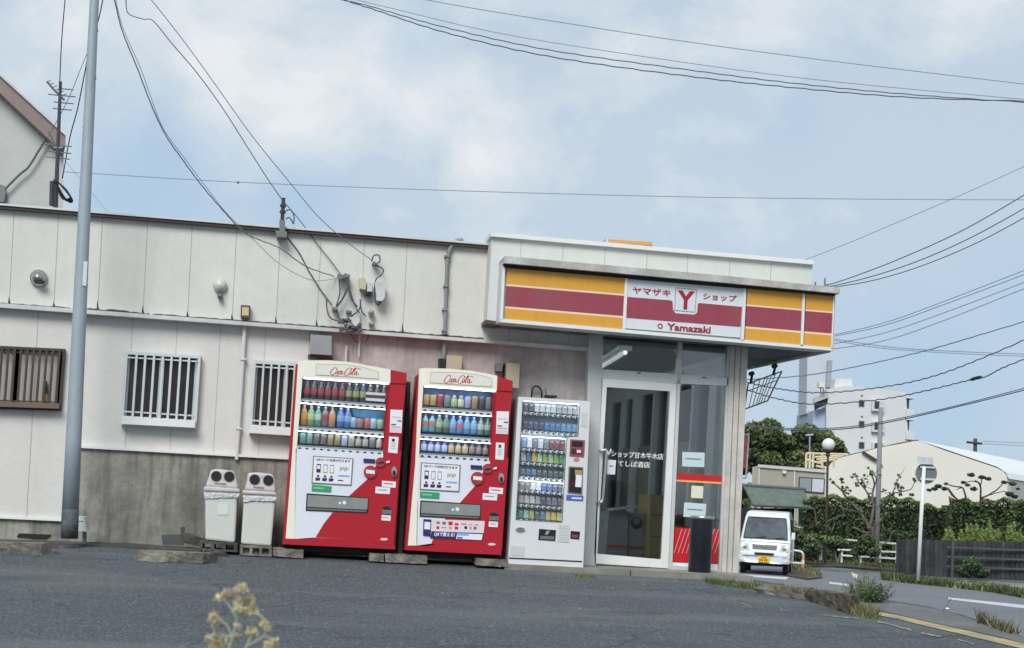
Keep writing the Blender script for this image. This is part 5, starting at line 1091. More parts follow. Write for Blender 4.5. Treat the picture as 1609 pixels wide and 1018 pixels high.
mb = MB(); an_t(mb, [(87, 335), (90, 260), (95, 130), (95, 128)], [.028, .024, .018, .018]); an_t(mb, [(82, 323), (83, 285)], .035); mb.build('mast', mat('mast_dark', (70, 66, 78), .6), an)
mb = MB()
for (x0, y0, x1, y1) in ((76, 148, 119, 152), (85, 160, 116, 163), (83, 170, 113, 173), (96, 139, 115, 141)): an_t(mb, [(x0, y0), (x1, y1)], .007)
an_t(mb, [(74, 128), (84, 140), (101, 157)], .014)
for k in range(6): an_t(mb, [(72 + k * 5, 129 + k * 4.2), (80 + k * 5, 126 + k * 4.2)], .005)
mb.build('upper_array', M_grey, an)
mb = MB()
for (x0, y0, x1, y1) in ((70, 226, 113, 230), (74, 237, 112, 241), (72, 246, 110, 250)): an_t(mb, [(x0, y0), (x1, y1)], .007)
an_t(mb, [(77, 207), (84, 222), (90, 232)], .012); an_t(mb, [(86, 233), (98, 233)], .022)
mb.build('lower_array', M_grey, an)
mb = MB()
for k in range(5): mb.tube([P(*p_, YA - .05 - .03 * k) for p_ in smooth_px([(84, 282 + k), (92, 287), (104 + k, 298 + k * 2), (114 - k, 315 - k), (108 - 2 * k, 317 - k), (98 - k, 305), (90, 290)])], .008, 5)
mb.build('coiled_cable', M_black, an)
# drop-wire bracket on the roof edge
br = thing('wire_bracket', 'short grey bracket with stacked insulators clamped on the brown roof edge', 'bracket', P(443, 372, YU - .15))
mb = MB(); mb.slab([(433, 362), (451, 364), (450, 373), (434, 371)], YU - .17, .16); mb.slab([(439, 345), (448, 346), (448, 365), (439, 364)], YU - .15, .12); mb.build('clamp', M_grey, br)
mb = MB(); b_, t_ = P(443.5, 346, YU - .1), P(445.5, 311, YU - .1); L_ = (t_ - b_).length
mb.lathe(b_, [(.02, 0), (.02, L_ * .3), (.032, L_ * .32), (.032, L_ * .42), (.02, L_ * .44), (.02, L_ * .58), (.032, L_ * .6), (.032, L_ * .7), (.02, L_ * .72), (.02, L_), (.001, L_)], 10); mb.build('insulator_stack', mat('dark_insulator', (56, 58, 66), .4), br)
mb = MB(); mb.tube([P(*p_, YU - .12) for p_ in smooth_px([(449, 331), (457, 330), (462, 340), (461, 352)])], .007, 5); mb.tube([P(*p_, YU - .12) for p_ in smooth_px([(449, 344), (455, 342), (461, 352)])], .007, 5); mb.build('jumper_wire', M_wire, br)

# ================================================================== WIRES
def wire(pts, d0, d1, w, lab, m_=None, wav=0, seg=8):
    """pts in photo pixels; depth runs from d0 to d1; w = thickness in photo pixels at d0"""
    sp = smooth_px(pts, seg); n = len(sp) - 1; mb = MB(); out = []; rs = []
    def off(p_): return p_[0] < 0 or p_[1] < 0 or p_[0] > 1609 or (1150 < p_[0] < 1300 and p_[1] > 400 and d0 > 40)
    for i, p_ in enumerate(sp):
        t_ = d0 + (d1 - d0) * i / n; y = p_[1] + (wav * sin(i * 2.2) if wav else 0); out.append(D(p_[0], y, t_)); rs.append(w * t_ / F / 2)
    # run the ends on past the picture so that they do not stop in mid-air
    if off(sp[0]): a_ = (out[0] - out[min(4, n)]); a_ = a_.normalized() * 14 + Vector((0, 0, .5)); out.insert(0, out[0] + a_); rs.insert(0, rs[0])
    if off(sp[-1]): a_ = (out[-1] - out[-5]); out.append(out[-1] + a_.normalized() * 14 + Vector((0, 0, .5))); rs.append(rs[-1])
    mb.tube(out, rs, 5); mb.build('overhead_wire', m_ or M_wire, label=lab, category='wire', group='overhead wires', smooth=True)
wire([(520, -4), (575, 8), (700, 43), (860, 78), (1069, 108), (1250, 131), (1450, 150), (1700, 166)], 28, 20, 1.6, 'upper of the two twisted black cables sweeping across the top of the sky', wav=.5, seg=14)
wire([(515, -8), (585, 14), (700, 51), (860, 88), (1069, 118), (1250, 138), (1450, 154), (1700, 160)], 28.4, 20.3, 1.8, 'lower of the two twisted black cables sweeping across the top of the sky', wav=.6, seg=14)
wire([(530, -8), (620, 14), (800, 55), (1069, 97), (1300, 127), (1609, 156), (1700, 163)], 28, 20, 1.1, 'thin grey wire just above the twisted black cables', M_wireG)
wire([(640, -6), (750, 14), (900, 38), (1069, 64), (1300, 95), (1609, 132), (1720, 146)], 27, 20, 1.3, 'thin grey wire highest across the top right of the sky', M_wireG)
wire([(-40, 262), (120, 271), (372, 286), (700, 299), (1069, 309), (1400, 313), (1700, 314)], 40, 40, 1.2, 'nearly level thin wire crossing the whole sky above the roof', M_wireG)
mb = MB(); mb.ball(D(374, 286.5, 39.9), .035, 8); mb.build('wire_splice', M_grey, label='small dark splice on the level wire left of centre', category='splice')
wire([(1255, 412), (1330, 383), (1420, 345), (1520, 302), (1650, 243)], 60, 25, .9, 'faint single wire rising from behind the parapet to the right edge', M_wireG)
wire([(1290, 451), (1340, 435), (1420, 404), (1520, 358), (1640, 288)], 55, 24, 1.6, 'top one of three dark cables fanning right from behind the canopy')
wire([(1290, 453), (1360, 437), (1440, 411), (1530, 371), (1640, 310)], 55, 24, 1.6, 'middle one of three dark cables fanning right from behind the canopy')
wire([(1290, 454), (1370, 441), (1450, 417), (1540, 379), (1640, 325)], 55, 24, 1.5, 'bottom one of three dark cables fanning right from behind the canopy')
for k, (y0, y1, y2, y3) in enumerate(((527, 507, 475, 409), (529, 511, 480, 416), (541, 523, 493, 428), (548, 535, 505, 437))):
    wire([(1296, y0 + 2), (1390, y1), (1490, y2 - 4), (1650, y3)], 55, 26, 1.2, ['topmost', 'second', 'third', 'lowest'][k] + ' of four thin wires rising right from the striped sign end', M_wireG)
wire([(1280, 527), (1380, 543), (1480, 551), (1680, 559)], 50, 60, 1.2, 'upper thin wire sagging right below the sign corner', M_wireG)
wire([(1280, 529), (1370, 545), (1450, 552), (1560, 558), (1680, 561)], 50, 60, 1.1, 'lower thin wire sagging right below the sign corner', M_wireG)
wire([(1160, 597), (1262, 590), (1350, 575), (1450, 552), (1540, 526), (1680, 484)], 50, 30, 1.9, 'grey cable rising right just over the white apartment tower', M_wireG, wav=.35, seg=12)
wire([(1170, 600), (1225, 611), (1290, 617), (1380, 609), (1460, 593), (1540, 564), (1660, 512)], 50, 30, 1.9, 'upper twisted cable crossing in front of the apartment building', wav=.8, seg=16)
wire([(1170, 611), (1220, 626), (1280, 635), (1380, 628), (1450, 615), (1520, 598), (1548, 592), (1580, 576), (1660, 545)], 50, 30, 1.9, 'lower twisted cable carrying a dark splice, in front of the apartment building', wav=.8, seg=14)
mb = MB(); a_, b_ = D(1524, 597, 36), D(1542, 591.5, 35.5); mb.tube([a_, lerp(a_, b_, .3), lerp(a_, b_, .7), b_], [.02, .045, .04, .02], 8); mb.build('wire_splice', M_black, label='black splice on the lower twisted cable at the right', category='splice')
wire([(1160, 666), (1240, 673), (1330, 671), (1410, 658), (1500, 638), (1609, 610), (1690, 588)], 50, 30, 1.5, 'upper of the paired cables over the big tree crown')
wire([(1160, 668), (1240, 675.5), (1330, 673.5), (1410, 660.5), (1500, 640), (1609, 613), (1690, 592)], 50.3, 30.3, 1.9, 'lower of the paired cables over the big tree crown')
wire([(1545, 693), (1609, 696), (1680, 699)], 140, 120, .8, 'upper faint wire from the distant pole to the right edge', M_wireG)
wire([(1545, 697), (1609, 700.5), (1680, 704)], 140, 120, .8, 'lower faint wire from the distant pole to the right edge', M_wireG)
# service drops to the shop
wire([(172, -30), (180, 0), (192, 48), (215, 105), (240, 170), (262, 215), (290, 255), (320, 295), (352, 332), (375, 357), (396, 372), (440, 390), (480, 418), (525, 434)], 12, 15.9, 1.9, 'left wavy grey wire sagging from the sky to the wall insulator', M_wireG, wav=.4)
wire([(178, -20), (192, 40), (222, 110), (250, 188), (270, 222), (300, 262), (330, 302), (358, 337), (400, 378), (440, 415), (490, 440), (530, 437)], 12.2, 15.95, 1.0, 'thin wire running close beside the left wavy wire', M_wireG)
wire([(200, -30), (198, 5), (203, 22), (225, 30), (241, 33), (270, 68), (310, 115), (350, 170), (385, 225), (420, 280), (445, 316)], 12, 15.9, 1.6, 'middle wire with a loose loop near the pole, reaching the roof bracket', M_wireG)
wire([(445, 316), (470, 345), (500, 385), (520, 410), (536, 432)], 15.85, 15.9, 1.5, 'short wire from the roof bracket down to the upper wall insulator')
wire([(450, 371), (470, 397), (485, 425), (505, 457), (522, 479)], 15.85, 15.9, 1.9, 'thick dark cable from the roof bracket down to the lower wall insulator')
wire([(210, -30), (238, 0), (290, 66), (340, 135), (395, 212), (450, 280), (500, 340), (545, 380), (583, 408)], 12, 15.9, 1.3, 'right thin straight wire descending to the rightmost wall insulator', M_wireG)
wire([(104, -20), (97, 60), (94, 128), (95, 134)], 14, 17.1, 1.7, 'dark purplish cable dropping to the antenna mast top')
wire([(165, -20), (155, 30), (140, 78), (133, 115), (122, 170), (110, 215), (98, 280)], 15.0, 17.2, 1.9, 'dark wavy cable passing close behind the steel pole')
wire([(142, 72), (128, 105), (112, 145), (95, 180), (75, 215)], 16.5, 20, 1.1, 'thin grey cable from the pole toward the neighbour house', M_wireG)
wire([(104, 255), (125, 280), (160, 322), (175, 338)], 20, 20, .7, 'hair-thin wire behind the pole above the roof edge', M_wireG)
# little antennas on the canopy end
mb = MB(); 
for (x, y) in ((1281, 443), (1296, 437), (1300, 446)): mb.tube([P(x, y, 15.6), P(x - .5, 458, 15.6)], .010, 5)
mb.tube([P(1275, 453, 15.6), P(1306, 456, 15.6)], .012, 5); mb.build('wire_spikes', M_grey, label='small metal spikes standing on the right end of the canopy', category='bracket')

# ================================================================== FAR RIGHT: STREET
# kei van
def build_van():
    c = G(1199, 903, -1.1); t_ = 45.0; base = Vector((D(1199, 903, 45.0).x, D(1199, 903, 45.0).y, -1.1))
    v = thing('parked_van', 'small white van with a yellow number plate facing the camera on the road', 'van', base)
    # local frame: forward (towards camera, slightly right) = f ; side = s
    f_ = (EYE - base); f_.z = 0; f_.normalize(); ang = radians(-3); f_ = Vector((f_.x * cos(ang) - f_.y * sin(ang), f_.x * sin(ang) + f_.y * cos(ang), 0)); s_ = Vector((-f_.y, f_.x, 0))
    def W(x, y, z): return base + s_ * x + f_ * y + Vector((0, 0, z))   # y: 0 = front bumper, negative = rear
    prof = [(-.02, .34), (0.02, .40), (.03, .62), (0, .80), (-.06, .95), (-.14, 1.02), (-.52, 1.66), (-.62, 1.76), (-.9, 1.85), (-2.0, 1.89), (-3.1, 1.85), (-3.32, 1.72), (-3.38, 1.0), (-3.38, .34)]
    def hw(z): return .735 if z < 1.0 else .735 - (z - 1.0) * .125
    def shell(mb, prof, wf, mi=0):
        n = len(prof); cols = [-1, -.93, -.5, 0, .5, .93, 1]
        idx = {}
        for i, (y, z) in enumerate(prof):
            for j, u in enumerate(cols):
                crown = (1 - abs(u)) * .0; yy = y - (.10 if abs(u) == 1 else .02 if abs(u) > .9 else 0) * (1 if y > -.7 else (-1 if y < -3.2 else 0))
                zz = z - (.05 if abs(u) == 1 else 0) * (z > 1.7)
                idx[i, j] = len(mb.v); mb.v.append(W(u * wf(z), yy, zz))
        for i in range(n - 1):
            for j in range(len(cols) - 1): mb.f.append((idx[i, j], idx[i, j + 1], idx[i + 1, j + 1], idx[i + 1, j])); mb.m.append(mi)
        for j in (0, len(cols) - 1): mb.f.append(tuple(idx[i, j] for i in range(n))); mb.m.append(mi)
        mb.f.append((idx[0, 0], idx[0, 6], idx[n - 1, 6], idx[n - 1, 0])); mb.m.append(mi)
    mb = MB(); shell(mb, prof, hw); o = mb.build('body', mat('van_white', (226, 230, 234), .25, coat=.5), v)
    md = o.modifiers.new('b', 'BEVEL'); md.width = .03; md.segments = 2; md.limit_method = 'ANGLE'; md.angle_limit = radians(35)
    def fq(pts, off=.012): return [W(x, y + off, z) for x, y, z in pts]
    def plate(name, pts, m_, par=v, off=.012, th=.02): mb = MB(); a_ = fq(pts, off); mb.prism(a_, [p_ - f_ * th for p_ in a_]); return mb.build(name, m_, par)
    def py(z):   # front surface y at height z
        for (y0, z0), (y1, z1) in zip(prof, prof[1:]):
            if z0 <= z <= z1: return y0 + (y1 - y0) * (z - z0) / (z1 - z0)
        return 0
    ws = [(-.64, py(1.06), 1.06), (.64, py(1.06), 1.06), (.60, py(1.45), 1.45), (.555, py(1.68) , 1.68), (-.555, py(1.68), 1.68), (-.60, py(1.45), 1.45)]
    plate('windscreen', ws, mat('windscreen', (84, 98, 108), .35, spec=.25, var=.6, vscale=3, dark=(40, 50, 58)), off=.02, th=.012)
    mb = MB()
    for i in range(len(ws)):
        a_, b_ = fq(ws, .024)[i], fq(ws, .024)[(i + 1) % len(ws)]; mb.tube([a_, b_], .014, 5)
    mb.build('windscreen_seal', M_black, v)
    mb = MB()
    for x in (-.45, .08): mb.tube([W(x, py(1.06) + .04, 1.05), W(x + .48, py(1.13) + .05, 1.12)], .01, 5)
    mb.build('wiper', M_black, v)
    for sg_ in (-1, 1):
        x0, x1 = sg_ * .70, sg_ * .44
        hl = plate('headlight', [(x0, py(.70) - .06, .68), (x1, py(.70), .70), (x1 + sg_ * .02, py(.88), .90), (x0, py(.9) - .06, .93)], mat('lamp_glass', (196, 202, 200), .1, spec=.8), off=.018, th=.06)
        mb = MB(); cc = W((x0 + x1) / 2, py(.8) + .02, .80); mb.ball(cc, .055, 8); mb.build('bulb', mat('chrome', (180, 182, 180), .1, .9), hl, smooth=True)
        plate('indicator', [(x0, py(.70) - .055, .68), (x0 - sg_ * .09, py(.7) - .02, .69), (x0 - sg_ * .09, py(.8) - .02, .8), (x0, py(.8) - .055, .8)], mat('indicator_clear', (206, 190, 160), .15), hl, off=.03, th=.01)
        mb = MB(); mb.obox(W(sg_ * .80, -.34, 1.18), s_ * .05, f_ * .03, Vector((0, 0, .1))); mb.build('mirror', M_black if sg_ < 0 else mat('van_white', (226, 230, 234)), v)
    gr_ = plate('grille', [(-.34, py(.74), .74), (.34, py(.74), .74), (.38, py(.88), .88), (-.38, py(.88), .88)], M_black, off=.012, th=.02)
    mb = MB()
    for z in (.77, .83): mb.obox(W(0, py(z) + .02, z), s_ * .33, f_ * .008, Vector((0, 0, .014)))
    mb.build('grille_bar', M_lgrey, gr_); mb = MB(); mb.lathe(W(0, py(.82) + .02, .77), [(.001, 0), (.05, .02), (.055, .05), (.04, .09), (.001, .1)], 8); mb.build('emblem', M_grey, gr_)
    plate('air_intake', [(-.28, py(.56), .57), (.28, py(.56), .57), (.28, py(.64), .645), (-.28, py(.64), .645)], M_black, off=.012, th=.02)
    bp = [(-.73, py(.36) - .09, .36), (-.5, py(.36) + .01, .34), (.5, py(.36) + .01, .34), (.73, py(.36) - .09, .36), (.735, py(.5) - .08, .54), (.5, py(.5) + .02, .55), (-.5, py(.5) + .02, .55), (-.735, py(.5) - .08, .54)]
    plate('bumper', bp, mat('van_white', (226, 230, 234)), off=.03, th=.05)
    npl = plate('number_plate', [(-.17, py(.45), .37), (.17, py(.45), .37), (.17, py(.5), .54), (-.17, py(.5), .54)], mat('plate_yellow', (240, 186, 20), .5), off=.06, th=.015)
    mb = MB()
    for k, x in enumerate((-.11, -.05, .03, .09)): mb.obox(W(x, py(.45) + .066, .435), s_ * .02, f_ * .002, Vector((0, 0, .035)))
    mb.obox(W(0, py(.45) + .066, .505), s_ * .07, f_ * .002, Vector((0, 0, .01))); mb.build('plate_digits', mat('plate_text', (110, 84, 20), .5), npl)
    mb = MB()
    for z in (.955, .555): mb.obox(W(0, py(z) + (.012 if z > .9 else .034), z), s_ * .70, f_ * .004, Vector((0, 0, .006)))
    mb.build('body_seam', M_grey, v)
    for (x, y) in ((-.62, -.55), (.62, -.55), (-.62, -2.7), (.62, -2.7)):
        mb = MB(); cc = W(x, y, .28); mb.tube([cc - s_ * .08, cc + s_ * .08], .28, 20); w_ = mb.build('wheel', mat('tyre', (24, 24, 26), .8), v)
        mb = MB(); sg_ = 1 if x > 0 else -1; mb.tube([cc + s_ * .07 * sg_, cc + s_ * .086 * sg_], .17, 14); mb.build('rim', M_lgrey, w_)
    mb = MB(); mb.obox(W(0, -1.7, .30), s_ * .62, f_ * 1.5, Vector((0, 0, .05))); mb.build('underbody', M_dark, v)
    for sg_ in (-1, 1):
        mb = MB(); a_ = [W(sg_ * (hw(z) + .004), y, z) for y, z in ((-.62, 1.08), (-.85, 1.62), (-1.5, 1.66), (-1.5, 1.08))]; b_ = [p_ - s_ * sg_ * .01 for p_ in a_]; mb.prism(a_, b_); a_ = [W(sg_ * (hw(z) + .004), y, z) for y, z in ((-1.6, 1.08), (-1.6, 1.66), (-3.1, 1.64), (-3.15, 1.08))]; mb.prism(a_, [p_ - s_ * sg_ * .01 for p_ in a_]); mb.build('side_window', M_glassd, v)
build_van()
# U-shaped pipe barrier
gr = thing('pipe_barrier', 'white rounded pipe barrier with an orange end post right of the van', 'barrier', G(1250, 890, -1.1))
tb = 50
mb = MB(); mb.tube([D(*p_, tb) for p_ in smooth_px([(1228, 868), (1240, 864.5), (1256, 866), (1261.5, 870), (1261.5, 882), (1258, 885), (1240, 883.5), (1228, 882)], 4)], .035, 8); mb.build('pipe', M_white, gr)
mb = MB(); mb.tube([D(1262.5, 871, tb - .1), D(1261, 893, tb - .1)], .045, 8, 0); mb.tube([D(1262, 880, tb - .12), D(1261.4, 887, tb - .12)], .05, 8, 1); mb.build('end_post', [mat('pale_orange_post', (214, 150, 120), .6), M_white], gr)
# round sign seen from the back
rs = thing('road_sign', 'round grey back of a road sign on a tall thin white pole at the right', 'road sign', G(1443, 912, -1.1))
tsn = 44.5
mb = MB(); mb.tube([D(1442.5, 913, tsn), D(1447, 820, tsn), D(1452, 733, tsn)], .055, 10); mb.build('pole', M_white, rs, smooth=True)
mb = MB(); cc = D(1455.5, 743.5, tsn + .12); nn = -FWD; a_ = RGT; b_ = UPV
def disc_at(mb, cc, r, th, mi=0, n=24): mb.prism([cc + (a_ * cos(2 * pi * k / n) + b_ * sin(2 * pi * k / n)) * r for k in range(n)], [cc + (a_ * cos(2 * pi * k / n) + b_ * sin(2 * pi * k / n)) * r + FWD * th for k in range(n)], mi)
disc_at(mb, cc, .315, .02); mb.build('disc', mat('sign_back_grey', (112, 118, 124), .5, .3), rs)
mb = MB()
for yy in (733, 752): mb.prism([D(x, y, tsn + .06) for x, y in ((1446, yy - 1.5), (1469, yy), (1469, yy + 3), (1446, yy + 2))], [D(x, y, tsn + .1) for x, y in ((1446, yy - 1.5), (1469, yy), (1469, yy + 3), (1446, yy + 2))])
mb.build('bracket', M_aluL, rs)
mb = MB(); mb.prism([D(x, y, tsn) for x, y in ((1441, 717), (1466, 719), (1467, 730), (1442, 729))], [D(x, y, tsn + .05) for x, y in ((1441, 717), (1466, 719), (1467, 730), (1442, 729))]); mb.build('top_plate', M_ledge, rs)
# globe street lamp
gl = thing('globe_lamp', 'round white globe lamp on a thin dark brown post', 'street lamp', G(1298, 880, -1.1)); tl_ = 56
cc = D(1301.8, 698.5, tl_); mb = MB(); mb.ball(cc, .235, 20); mb.build('globe', mat('globe_white', (226, 228, 226), .25), gl, smooth=True)
mb = MB(); mb.lathe(cc - Vector((0, 0, .36)), [(.03, -.1), (.09, -.02), (.07, .04), (.15, .1), (.17, .17), (.1, .18)], 12); mb.build('cup', M_bronze, gl)
mb = MB(); mb.tube([cc - Vector((0, 0, .3)), D(1297, 885, tl_)], [.04, .05], 8); mb.build('post', mat('dark_brown_post', (72, 50, 50), .6), gl)
# concrete poles
cp = thing('utility_pole', 'pale grey concrete pole with a square head in front of the apartment building', 'pole', D(1376, 885, 60))
mb = MB(); mb.tube([D(1377, 885, 60), D(1380.5, 760, 60), D(1384, 640, 60)], [.11, .10, .085], 10); mb.build('shaft', mat('pale_concrete_pole', (132, 136, 138), .8), cp, smooth=True)
mb = MB(); mb.prism([D(x, y, 60) for x, y in ((1382, 629), (1389, 629.5), (1388.5, 641), (1381.5, 640.5))], [D(x, y, 60.4) for x, y in ((1382, 629), (1389, 629.5), (1388.5, 641), (1381.5, 640.5))]); mb.build('head', M_ledge, cp)
cp = thing('utility_pole', 'distant dark pole top with a crossarm above the white hall roof', 'pole', D(1531, 800, 130))
mb = MB(); mb.tube([D(1530, 830, 130), D(1532.5, 689, 130)], .17, 8); mb.build('shaft', mat('dark_pole', (84, 72, 72), .8), cp)
mb = MB(); mb.tube([D(1519, 694.5, 129.8), D(1543, 697, 129.8)], .11, 6); mb.build('crossarm', M_bronze, cp)
cp = thing('street_lamp', 'slim grey lamp post standing in front of the dark big tree', 'street lamp', D(1272, 780, 90))
mb = MB(); mb.tube([D(1271, 780, 90), D(1272.5, 684, 90)], .05, 6); mb.build('post', M_wireG, cp); mb = MB(); mb.tube([D(1266, 684, 90), D(1278, 683, 90)], .06, 6); mb.build('head', M_lgrey, cp)

# wooden gate roof / well shelter
shd = thing('garden_shelter', 'low wooden shelter with a grey-green tiled gable roof behind the van', 'shelter', D(1215, 880, 60)); ts = 60
M_tile = mat('tile_grey_green', (104, 118, 108), .8, var=.35, vscale=4, dark=(74, 84, 80), bump=.5, bscale=9)
cM = lambda x, y: (1150 + x / 5.09, 740 + y / 5.09)
mb = MB(); top = [D(*cM(98, 118), ts + 1.0), D(*cM(575, 150), ts + 1.0)]; bot = [D(*cM(172, 272), ts), D(*cM(640, 292), ts)]
fr = [top[0], top[1], bot[1], bot[0]]; mb.prism(fr, [p_ + Vector((0, 0, -.07)) for p_ in fr])
backs = [top[0] + Vector((0, 1.0, -.42)), top[1] + Vector((0, 1.0, -.42))]; fr = [top[0], top[1], backs[1], backs[0]]; mb.prism(fr, [p_ + Vector((0, 0, -.07)) for p_ in fr]); mb.build('roof', M_tile, shd)
mb = MB(); mb.tube([top[0] + Vector((-.08, 0, .02)), top[1] + Vector((.08, 0, .02))], .07, 8); mb.tube([top[0], bot[0]], .05, 6); mb.tube([bot[0], bot[1]], .04, 6); mb.build('ridge', mat('ridge_grey', (88, 96, 96), .8), shd)
mb = MB(); fl_ = [D(*cM(20, 300), ts + .5), D(*cM(500, 300), ts + .5), D(*cM(490, 650), ts + .5), D(*cM(20, 640), ts + .5)]; mb.prism(fl_, [p_ + Vector((0, .8, 0)) for p_ in fl_]); mb.build('wall', mat('dark_timber', (44, 42, 48), .8, var=.3), shd)
mb = MB()
for x in (190, 240, 350, 470): mb.tube([D(*cM(x, 290), ts + .3), D(*cM(x - 12, 600), ts + .3)], .05, 6)
mb.build('posts', mat('grey_timber', (96, 90, 84), .8), shd)
# site office
so_ = thing('prefab_office', 'beige prefabricated office block with a sliding window behind the shelter', 'building', D(1240, 860, 76)); to = 76
mb = MB(); fr = [D(x, y, to) for x, y in [(1182, 734), (1192, 731.5), (1299, 741), (1297, 880), (1180, 876)]]; mb.prism(fr, [p_ + Vector((2, 6, 0)) for p_ in fr])
mb.build('wall', mat('prefab_beige', (166, 160, 150), .7, var=.08, vscale=1.2), so_)
mb = MB(); fr = [D(x, y, to - .1) for x, y in [(1191, 729.5), (1300, 738), (1300, 743), (1191, 734)]]; mb.prism(fr, [p_ + Vector((2, 6, 0)) for p_ in fr]); mb.build('roof', mat('prefab_roof', (196, 196, 192), .6), so_)
mb = MB()
for x in (1193, 1248.5, 1297): fr = [D(xx, yy, to - .05) for xx, yy in [(x - 1, 735), (x + 1, 735), (x, 870), (x - 2, 870)]]; mb.prism(fr, [p_ + FWD * .1 for p_ in fr])
mb.build('corner_posts', M_aluL, so_)
mb = MB()
for k in range(9): x = 1199 + k * 5.4; fr = [D(xx, yy, to - .01) for xx, yy in [(x - .25, 738), (x + .25, 738), (x - 3, 850), (x - 3.5, 850)]]; mb.prism(fr, [p_ + FWD * .02 for p_ in fr])
mb.build('panel_ribs', M_tan, so_)
wq = [(1255.5, 749), (1296.5, 752), (1295, 775.5), (1254.5, 772.5)]
mb = MB(); fr = [D(x, y, to - .06) for x, y in wq]; mb.prism(fr, [p_ + FWD * .05 for p_ in fr]); w_ = mb.build('window', M_bronze, so_)
for k, (u0, u1, m_) in enumerate(((.04, .48, mat('pane_grey', (140, 148, 154), .15)), (.52, .96, mat('pane_pale', (196, 204, 208), .15)))):
    mb = MB(); fr = [D(*quadmap(wq, u, v), to - .07) for u, v in ((u0, .07), (u1, .07), (u1, .92), (u0, .92))]; mb.prism(fr, [p_ + FWD * .008 for p_ in fr]); mb.build('pane', m_, w_)
mb = MB(); fr = [D(x, y, to - .2) for x, y in [(1230, 739), (1235.5, 739.5), (1235, 744), (1230, 743.5)]]; mb.prism(fr, [p_ + FWD * .2 for p_ in fr]); mb.build('wall_light', M_white, so_)
# yellow steel frame / stair on the roof
yf = thing('steel_frame', 'cream painted steel stair frame with slanting rails behind the globe lamp', 'stair frame', D(1290, 735, 82)); ty = 82
mb = MB(); T_ = lambda l, r: mb.tube([D(x, y, ty) for x, y in l], r, 6)
for l in [[(1266.5, 735), (1267, 712)], [(1267, 712), (1332, 714)], [(1272, 735), (1273, 713)], [(1277, 735), (1278, 714)], [(1267, 722), (1290, 728)], [(1280, 718), (1326, 716)], [(1283, 722), (1322, 718)], [(1286, 726), (1316, 721)], [(1292, 713), (1292, 736)], [(1312, 712), (1309, 734)], [(1318, 714), (1333, 715)], [(1282, 732), (1300, 735)]]: T_(l, .065)
mb.build('frame', mat('cream_steel', (204, 190, 160), .6), yf)
# white hall
hl = thing('white_hall', 'large windowless cream hall with a curved gable and white roof at the right', 'hall', D(1440, 880, 88)); th_ = 88
gpx = [(1300, 880), (1301, 735), (1306, 727), (1316, 720), (1336, 715), (1357, 710), (1380, 703.5), (1410, 698), (1438, 692.5), (1446, 693), (1480, 706), (1530, 723), (1566, 735), (1577, 741), (1582, 748), (1583, 760), (1580, 880)]
fr = [D(x, y, th_) for x, y in gpx]; ev = D(1700, 741, 125) - D(1441, 692.5, th_); ev.z = -.0
mb = MB(); mb.prism(fr, [p_ + ev * .02 for p_ in fr]); mb.build('gable_wall', mat('hall_cream', (222, 220, 211), .85, var=.06, vscale=.4), hl)
mb = MB(); rf_ = [D(x, y, th_ - .01) for x, y in [(1301, 733), (1316, 718.5), (1357, 708.5), (1410, 696), (1440, 690.8), (1480, 704), (1530, 721), (1567, 733.5), (1580, 742), (1585, 752)]]
for a_, b_ in zip(rf_, rf_[1:]): mb.face([a_, b_, b_ + ev, a_ + ev])
mb.build('roof', mat('hall_roof_white', (226, 230, 228), .5, var=.03), hl)
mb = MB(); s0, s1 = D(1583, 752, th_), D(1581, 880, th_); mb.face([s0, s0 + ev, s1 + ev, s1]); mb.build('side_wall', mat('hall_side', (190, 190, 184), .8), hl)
mb = MB(); fr = [D(x, y, th_ - .2) for x, y in [(1357, 708.5), (1379, 722), (1376, 725), (1355, 711)]]; mb.prism(fr, [p_ + FWD * .15 for p_ in fr]); mb.build('stair_rail', M_bronze, hl)
# apartment building
apt = thing('apartment_block', 'distant white five-storey apartment block with a stair tower, small windows and balconies', 'apartment building', D(1350, 850, 170)); ta = 170
M_apt = mat('apartment_white', (208, 211, 214), .8, var=.06, vscale=.15, streak=.08)
def aslab(px, m_, name, par, dt=0, th=.3, dep=None):
    mb = MB(); fr = [D(x, y, ta + dt) for x, y in px]; mb.prism(fr, [p_ + (dep or FWD * th) for p_ in fr]); return mb.build(name, m_, par)
aslab([(1298, 612), (1328, 606), (1424, 615.5), (1427, 700), (1425, 860), (1300, 860)], M_apt, 'wall', apt, 0, dep=FWD * 11 + RGT * .8)
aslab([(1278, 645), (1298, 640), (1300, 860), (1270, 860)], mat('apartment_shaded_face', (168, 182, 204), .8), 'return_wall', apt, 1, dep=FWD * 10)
aslab([(1270, 500), (1308.5, 503), (1305, 640), (1267, 650)], mat('tower_grey', (190, 198, 208), .8, var=.05, vscale=.2), 'stair_tower', apt, 4, dep=FWD * 5)
aslab([(1301, 566), (1308.5, 566), (1304.5, 608), (1298, 608)], mat('tower_strip', (146, 154, 164), .8), 'tower_strip', apt, 3.5, 1)
aslab([(1279, 632), (1301, 624.5), (1300, 634), (1280, 645)], M_dark, 'stair_opening', apt, -.1, .1)
aslab([(1278, 625), (1301, 616), (1301, 625), (1279, 633)], mat('apartment_rail', (176, 180, 180), .8), 'parapet', apt, -.3, .3)
aslab([(1313, 595), (1338, 594.5), (1340, 606), (1342, 609), (1311, 609)], M_apt, 'rooftop_room', apt, 1, dep=FWD * 4)
aslab([(1287.5, 600.5), (1296, 601), (1295.5, 608.5), (1287, 608)], mat('cream_tank', (222, 216, 190), .6), 'water_tank', apt, -1, 1.2)
